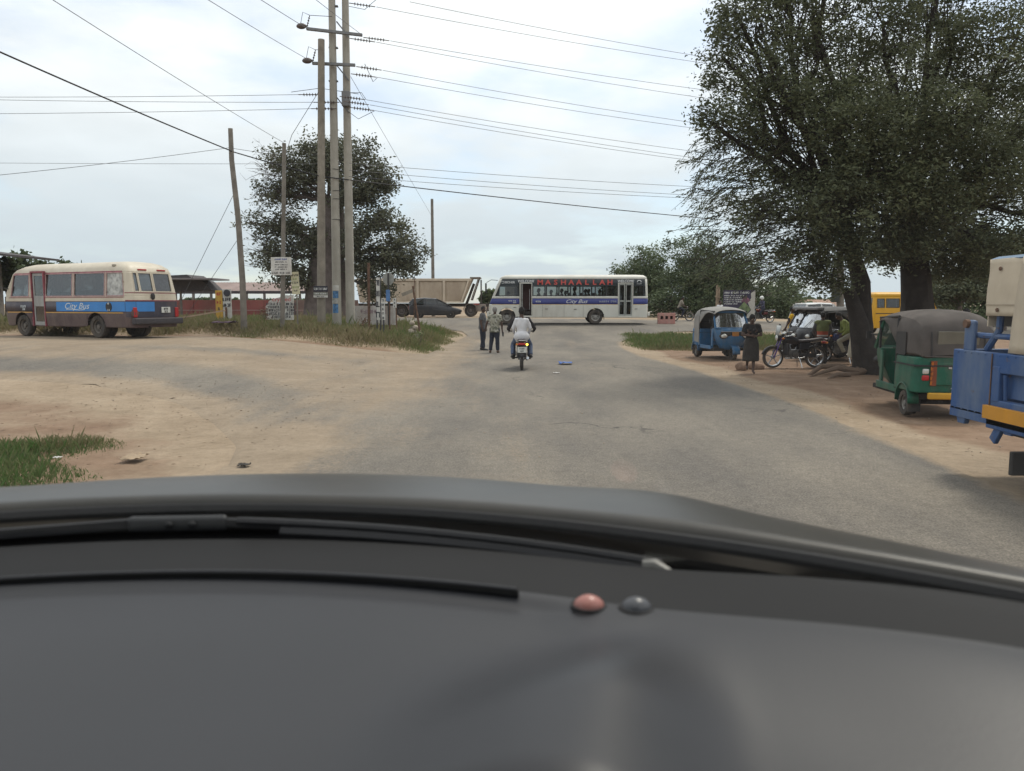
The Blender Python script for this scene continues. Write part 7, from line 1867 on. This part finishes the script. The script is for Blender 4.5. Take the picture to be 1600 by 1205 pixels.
person('figure in lime top and long pale skirt leaning beside the left trunk', G(1340, 22.0), R(150), dict(wst=(.03, 0, 1.08), cst=(.08, 0, 1.27), nck=(.13, 0, 1.45), hd=(.18, 0, 1.60), sl=(.12, .185, 1.40), sr=(.12, -.185, 1.40), el=(.2, .23, 1.16), wl=(.36, .18, 1.02), er=(.2, -.23, 1.16), wr=(.36, -.15, 1.02)), LIMEG, CREAMC, h=1.66, legs='skirt', sleeve='long', hem=.9)
# far riders
person('rider with a white helmet on the distant motorcycle', bike_far.location, bike_far.rotation_euler.z, seated(-.10, .93, .12, .22, 1.07, .34, .22, .66, .02, .27), cloth('print_navy', (.045, .045, .075), .6, 20), DNAVY, h=1.74, sleeve='long', shoes=SHOE, hat='helmet', vox=.03)
person('cyclist in a drab shirt behind the pink barrier', G(1066, 53.5), R(0), seated(-.22, 1.0, .35, .30, 1.03, .26, .12, .82, -.02, .26, .12, .12), cloth('drab', (.24, .21, .17)), DNAVY, h=1.66, shoes=SHOE, vox=.03)
person('person in white top standing behind the blue rickshaw', G(1125, 45.2), R(-60), {}, WHITE, DNAVY, h=1.66, vox=.03, shoes=SHOE)
person('dark haired person whose head shows over the left of the green rickshaw hood', G(1482, 17.2), R(60), {}, GREY, DNAVY, h=1.70, vox=.03, shoes=SHOE)
person('dark haired person whose head shows over the right of the green rickshaw hood', G(1511, 17.6), R(100), {}, DKTOP, DNAVY, h=1.73, vox=.03, shoes=SHOE)
# bus passengers: seated in rows behind the side windows
plab = ['first bus passenger behind the front door', 'second bus passenger, sitting close behind the first', 'bus passenger in the third side window under the letter S', 'bus passenger with bulky hair under the letter H',
        'bus passenger in the middle of the bus under the paired A letters', 'bus passenger right of the middle under the first L', 'bus passenger under the second L', 'bus passenger under the last A', 'rearmost bus passenger just ahead of the rear door']
for k, (x, y, hh) in enumerate([(-3.15, .62, 1.74), (-3.95, .5, 1.66), (-4.62, .7, 1.72), (-4.95, -.5, 1.62), (-5.45, .6, 1.8), (-6.15, .62, 1.7), (-6.45, -.4, 1.72), (-7.05, .66, 1.68), (-7.75, .6, 1.74)]):
    M_ = Matrix.Translation(LB.location) @ Matrix.Rotation(math.pi, 4, 'Z'); w_ = M_ @ Vector((x, y, .13))
    person(plab[k], w_, math.pi, seated(0, 1.08, -.05, .22, 1.1, .12, .40, 1.02, .40, .60, .1, .1), [DKTOP, GREY, cloth('plum', (.06, .03, .04)), cloth('tan', (.2, .16, .12))][k % 4], DNAVY, h=hh * 1.13, vox=.03, group='bus passengers', hair='bun' if k in (3, 4) else 'short', legs_built=False)
w_ = Matrix.Translation(LB.location) @ Matrix.Rotation(math.pi, 4, 'Z') @ Vector((-1.2, -.5, .2))
person('bus driver behind the front side window', w_, math.pi, seated(0, 1.08, -.03, .40, 1.25, .2, .40, 1.02, .40, .60, .1, .1), GREY, DNAVY, h=1.74, vox=.04, legs_built=False)
# ================================================================= THE CAR THE PICTURE IS TAKEN FROM
XC, HWD = -.38, 1.0
def ycowl(x): t = (x - XC) / .9; return 1.08 - .33 * t * t
CZ = CAM_H
car = thing('driving_car', 'dark car seen from its driver seat, with bonnet, wipers and grey dashboard', 'car', (XC, 0.0, gz(0, 0)))
cz0 = car.location.z
def L_(x, y, z): return (x - XC, y, z - cz0)
PAINT = mat('bonnet_paint', (.026, .025, .022), .36, .0, var=.08, scale=2, dirt=(.07, .06, .047), dirt_amt=.5, spec=.36)
DASH = mat('dash_vinyl', (.022, .022, .025), .46, var=.08, scale=3, spec=.42, bump=.05, bscale=420)
DASH_D = mat('dash_dark', (.014, .014, .015), .7, var=.05, spec=.25)
COWL = mat('cowl_black', (.010, .010, .011), .7); WIPM = mat('wiper_grey', (.022, .022, .024), .55)
# bonnet
nx, ny = 41, 26; rows = []
for j in range(ny):
    v = j / (ny - 1); r_ = []
    for i in range(nx):
        t = -1 + 2 * i / (nx - 1); x = XC + t * HWD
        s = v * 1.25 * (1 - .10 * t * t); y = ycowl(x) + s
        z = CZ - .28 - .322 * s * s - .036 * abs((x - XC) / .9) ** 3 * min(1, s * 2.0) - .5 * max(0, abs(t) - .95) ** 2 + .012 * math.exp(-((abs(t) - .62) / .10) ** 2) * min(1, s * 4)
        r_.append(L_(x, y, z))
    rows.append(r_)
mb = MB(); mb.loft(rows, closed=False); o = mb.build('bonnet', PAINT, car, smooth=True); md = o.modifiers.new('t', 'SOLIDIFY'); md.thickness = .02; md.offset = -1
# front end + fenders down to the sills
for s in (-1, 1):
    mb = MB(); top = []; low = []
    for j in range(ny):
        v = j / (ny - 1); x = XC + s * HWD; sg = v * 1.25 * .9; y = ycowl(x) + sg; z = CZ - .28 - .322 * sg * sg - .06
        top.append(L_(x, y, z)); low.append(L_(x + s * .02, y, max(.45, z - .75)))
    mb.loft([top, low], closed=False); mb.build('fender', PAINT, car, smooth=True)
mb = MB(); mb.prism([(2.2, .5), (2.42, .6), (2.42, 1.0), (2.25, 1.15), (2.15, 1.12)], 'x', -.88, .88); mb.build('front_bumper', PAINT, car, bevel=.03)
for sx in (-.78, .78):
    o = wheel(car, (sx * 1.1, 1.62, .38), .38, .24, 1); o.rotation_euler = (0, 0, R(90) if sx < 0 else R(-90))
    o = wheel(car, (sx * 1.1, -1.35, .38), .38, .24, 1); o.rotation_euler = (0, 0, R(90) if sx < 0 else R(-90))
# cowl tray between bonnet and windscreen
mb = MB(); rows = []
for (dy, dz) in ((.06, -.335), (.0, -.34), (-.035, -.335), (-.075, -.325)):
    rows.append([L_(XC + t * HWD * .99, ycowl(XC + t * HWD) + dy, CZ + dz) for t in np.linspace(-1, 1, 41)])
mb.loft(rows, closed=False); mb.build('cowl', COWL, car, smooth=True)
# rubber seal along the bonnet edge
mb = MB(); mb.tube([L_(XC + t * HWD * .98, ycowl(XC + t * HWD) - .004, CZ - .292) for t in np.linspace(-1, 1, 41)], .009, 6); mb.build('bonnet_seal', COWL, car, smooth=True)
# wipers
def cow(px, py, d): return P(px, py, d)
def cw(px, dz, dy=0.0):
    """point over the cowl at photo column px"""
    u = (px - 800) / FPX; x = 0.0
    for _ in range(8): y = ycowl(x) + dy; x = u * y
    return Vector((x, y, CZ + dz))
def lc(v): return L_(v.x, v.y, v.z)
w1 = thing_part('wiper', car)
mb = MB(); mb.bar(lc(cw(-200, -.309, -.03)), lc(cw(190, -.303, -.03)), .010, .012); mb.bar(lc(cw(330, -.303, -.03)), lc(cw(640, -.310, -.03)), .010, .010); mb.build('blade', WIPM, w1)
mb = MB(); a, b = cw(185, -.304, -.032), cw(345, -.304, -.032); mb.bar(lc(a), lc(b), .014, .022); mb.build('linkage', mat('wiper_grey2', (.035, .036, .038), .5), w1, bevel=.006)
for px in (250, 287):
    mb = MB(); c = cw(px, -.303, -.045); mb.ball(lc(c), (.006, .004, .005)); mb.build('rivet', COWL, w1, smooth=True)
w2 = thing_part('wiper', car)
mb = MB(); n = 12; mb.tube([lc(cw(360 + (1040 - 360) * k / n, -.298 - .016 * (k / n), -.045)) for k in range(n + 1)], .0055, 6); mb.build('arm', WIPM, w2, smooth=True)
mb = MB(); mb.tube([lc(cw(430 + (1030 - 430) * k / n, -.311 - .012 * (k / n), -.05)) for k in range(n + 1)], .0075, 6); mb.build('blade', WIPM, w2, smooth=True)
mb = MB(); mb.tube([lc(cw(1012, -.317, -.052)), lc(cw(1030, -.315, -.052)), lc(cw(1072, -.324, -.055))], [.007, .008, .002], 8); mb.build('tip_clip', mat('clip_pale', (.16, .155, .14), .4), w2, smooth=True)
# dashboard
def ydash(x): return ycowl(x) - .062
CREASE = .085
def dash_z(x, y):
    d = ydash(x) - y            # distance behind the far edge
    z = -.3195 - .075 * min(d, CREASE) / CREASE * .25
    if d > CREASE:
        e = d - CREASE
        z = -.338 - .010 * sst(e / .03) * sst((.12 - x) / .10) - .012 * sst(e / .3)
    z += .001 + .034 * sst((x - .10) / .40) * (1 - sst((d - .10) / .35))
    z -= .16 * sst((d - .46) / .24)                                             # roll down to the front face
    h = sst((.775 - y) / .20)
    xr_ = .10 - .22 * max(0, .76 - y)
    e_ = x - xr_
    z += .058 * (1 - sst(e_ / .14) if e_ > 0 else 1 - sst(-e_ / .22)) * h   # binnacle hood
    z -= .006 * math.exp(-((x - .26) / .10) ** 2) * sst((.75 - y) / .2)
    z -= .012 * math.exp(-((x + .42) / .16) ** 2) * sst((.80 - y) / .3)
    z -= .02 * max(0, (XC - x - .70) / .2) ** 2
    return CZ + z
nx, ny = 121, 111; rows = []
for j in range(ny):
    v = j / (ny - 1); d = .74 * v ** 1.25
    rows.append([L_(XC + HWD * .97 * (-1 + 2 * i / (nx - 1)), ydash(XC + HWD * .97 * (-1 + 2 * i / (nx - 1))) - d, dash_z(XC + HWD * .97 * (-1 + 2 * i / (nx - 1)), ydash(XC + HWD * .97 * (-1 + 2 * i / (nx - 1))) - d)) for i in range(nx)])
k0 = next(j for j in range(ny) if .74 * (j / (ny - 1)) ** 1.25 > CREASE)
mb = MB(); mb.loft(rows[k0 - 1:], closed=False); mb.build('dashboard', DASH, car, smooth=True)
mb = MB(); mb.loft(rows[:k0], closed=False); mb.build('defroster_panel', DASH_D, car, smooth=True)
# demister slot with its lip
xs = [x for x in np.linspace(XC - .62, .008, 30)]
mb = MB(); rr = [[], [], [], []]
for i, x in enumerate(xs):
    k = i / (len(xs) - 1); w = .003 + .006 * k
    y = ydash(x) - CREASE - .004; z = dash_z(x, y) + .0025
    for q, (dy, dz) in enumerate(((0, .0012), (0, -.002), (-w, -.002), (-w, .0005))): rr[q].append(L_(x, y + dy, z + dz))
mb.loft(rr, closed=False); mb.build('demister_slot', mat('slot_black', (.004, .004, .004), .9), car, smooth=True)
mb = MB(); mb.tube([L_(x, ydash(x) - CREASE + .003, dash_z(x, ydash(x) - CREASE + .003) + .001) for x in np.linspace(XC - .70, .005, 30)], .0032, 6); mb.build('slot_lip', DASH, car, smooth=True)
# two sensor domes
for (px, d, m_, lab) in ((925, .835, mat('sensor_pink', (.34, .15, .125), .35), 'reddish translucent sensor dome'), (1003, .825, mat('sensor_grey', (.07, .072, .078), .3), 'dark grey sensor dome')):
    x = gx(px, d); z = dash_z(x, d); mb = MB(); rings = []
    for (r_, h_) in ((.0175, -.003), (.0175, .001), (.0155, .005), (.011, .0085), (.0055, .011), (.0005, .0117)): rings.append([L_(x + r_ * math.cos(a), d + r_ * .8 * math.sin(a), z + h_) for a in np.linspace(0, 2 * math.pi, 17)[:-1]])
    mb.loft(rings); mb.build('sensor', m_, car, smooth=True, label=lab)
    mb = MB(); mb.lathe([(.0205, -.002), (.0205, .0012), (.0175, .0012)], L_(x, d, z), 'z', 18); mb.build('sensor_ring', COWL, car)
# windscreen, roof, pillars, doors
def scr_pt(u, v):
    x = XC + u * (HWD * .95 - .12 * v); return L_(x, (ycowl(XC + u * HWD) - .03) - .86 * v, CZ - .315 + .80 * v - .05 * u * u * v)
mb = MB(); mb.loft([[scr_pt(u, v) for u in np.linspace(-1, 1, 21)] for v in np.linspace(0, 1, 9)], closed=False)
mb.build('windscreen', glass_mat('windscreen_glass', (.95, .965, .955), .014, .0, dust=.072), car, smooth=True)  # dust film made heavier so its veil also stands in for haze
TRIM = mat('headliner', (.30, .29, .27), .9)
for s in (-1, 1):
    mb = MB(); mb.tube([scr_pt(s * 1.16, v) for v in np.linspace(0, 1, 7)], .035, 8); mb.build('pillar', PAINT, car, smooth=True)
    mb = MB(); mb.prism([(.65, .5), (-1.6, .5), (-1.6, CZ - .30), (.62, CZ - .34)], 'x', s * .99, s * .95); mb.build('door', PAINT, car, bevel=.01)
    mb = MB(); mb.tube([(s * .80, -.15, CZ + .42), (s * .84, -.45, CZ - .3)], .04, 6); mb.build('pillar', PAINT, car)
mb = MB(); rows = []
for y, dz in ((.20, .0), (.05, .03), (-.5, .06), (-1.3, .04), (-1.9, -.05)): rows.append([(u * .80, y - .0 * u, CZ - cz0 + .485 + dz - .06 * u * u) for u in np.linspace(-1, 1, 11)])
mb.loft(rows, closed=False); mb.build('headliner', TRIM, car, smooth=True)
mb = MB(); mb.loft([[(x * 1.03, y, z + .03) for (x, y, z) in r_] for r_ in rows], closed=False); o = mb.build('roof', PAINT, car, smooth=True); md = o.modifiers.new('t', 'SOLIDIFY'); md.thickness = .012; md.offset = 0
mb = MB(); mb.prism([(-1.9, .5), (-1.9, CZ + .4), (-2.3, CZ - .3), (-2.35, .5)], 'x', -.85, .85); mb.build('rear_body', PAINT, car, bevel=.05)
mb = MB(); mb.box((0, -.4, .5), (1.7, 3.0, .08)); mb.build('cabin_floor', COWL, car)
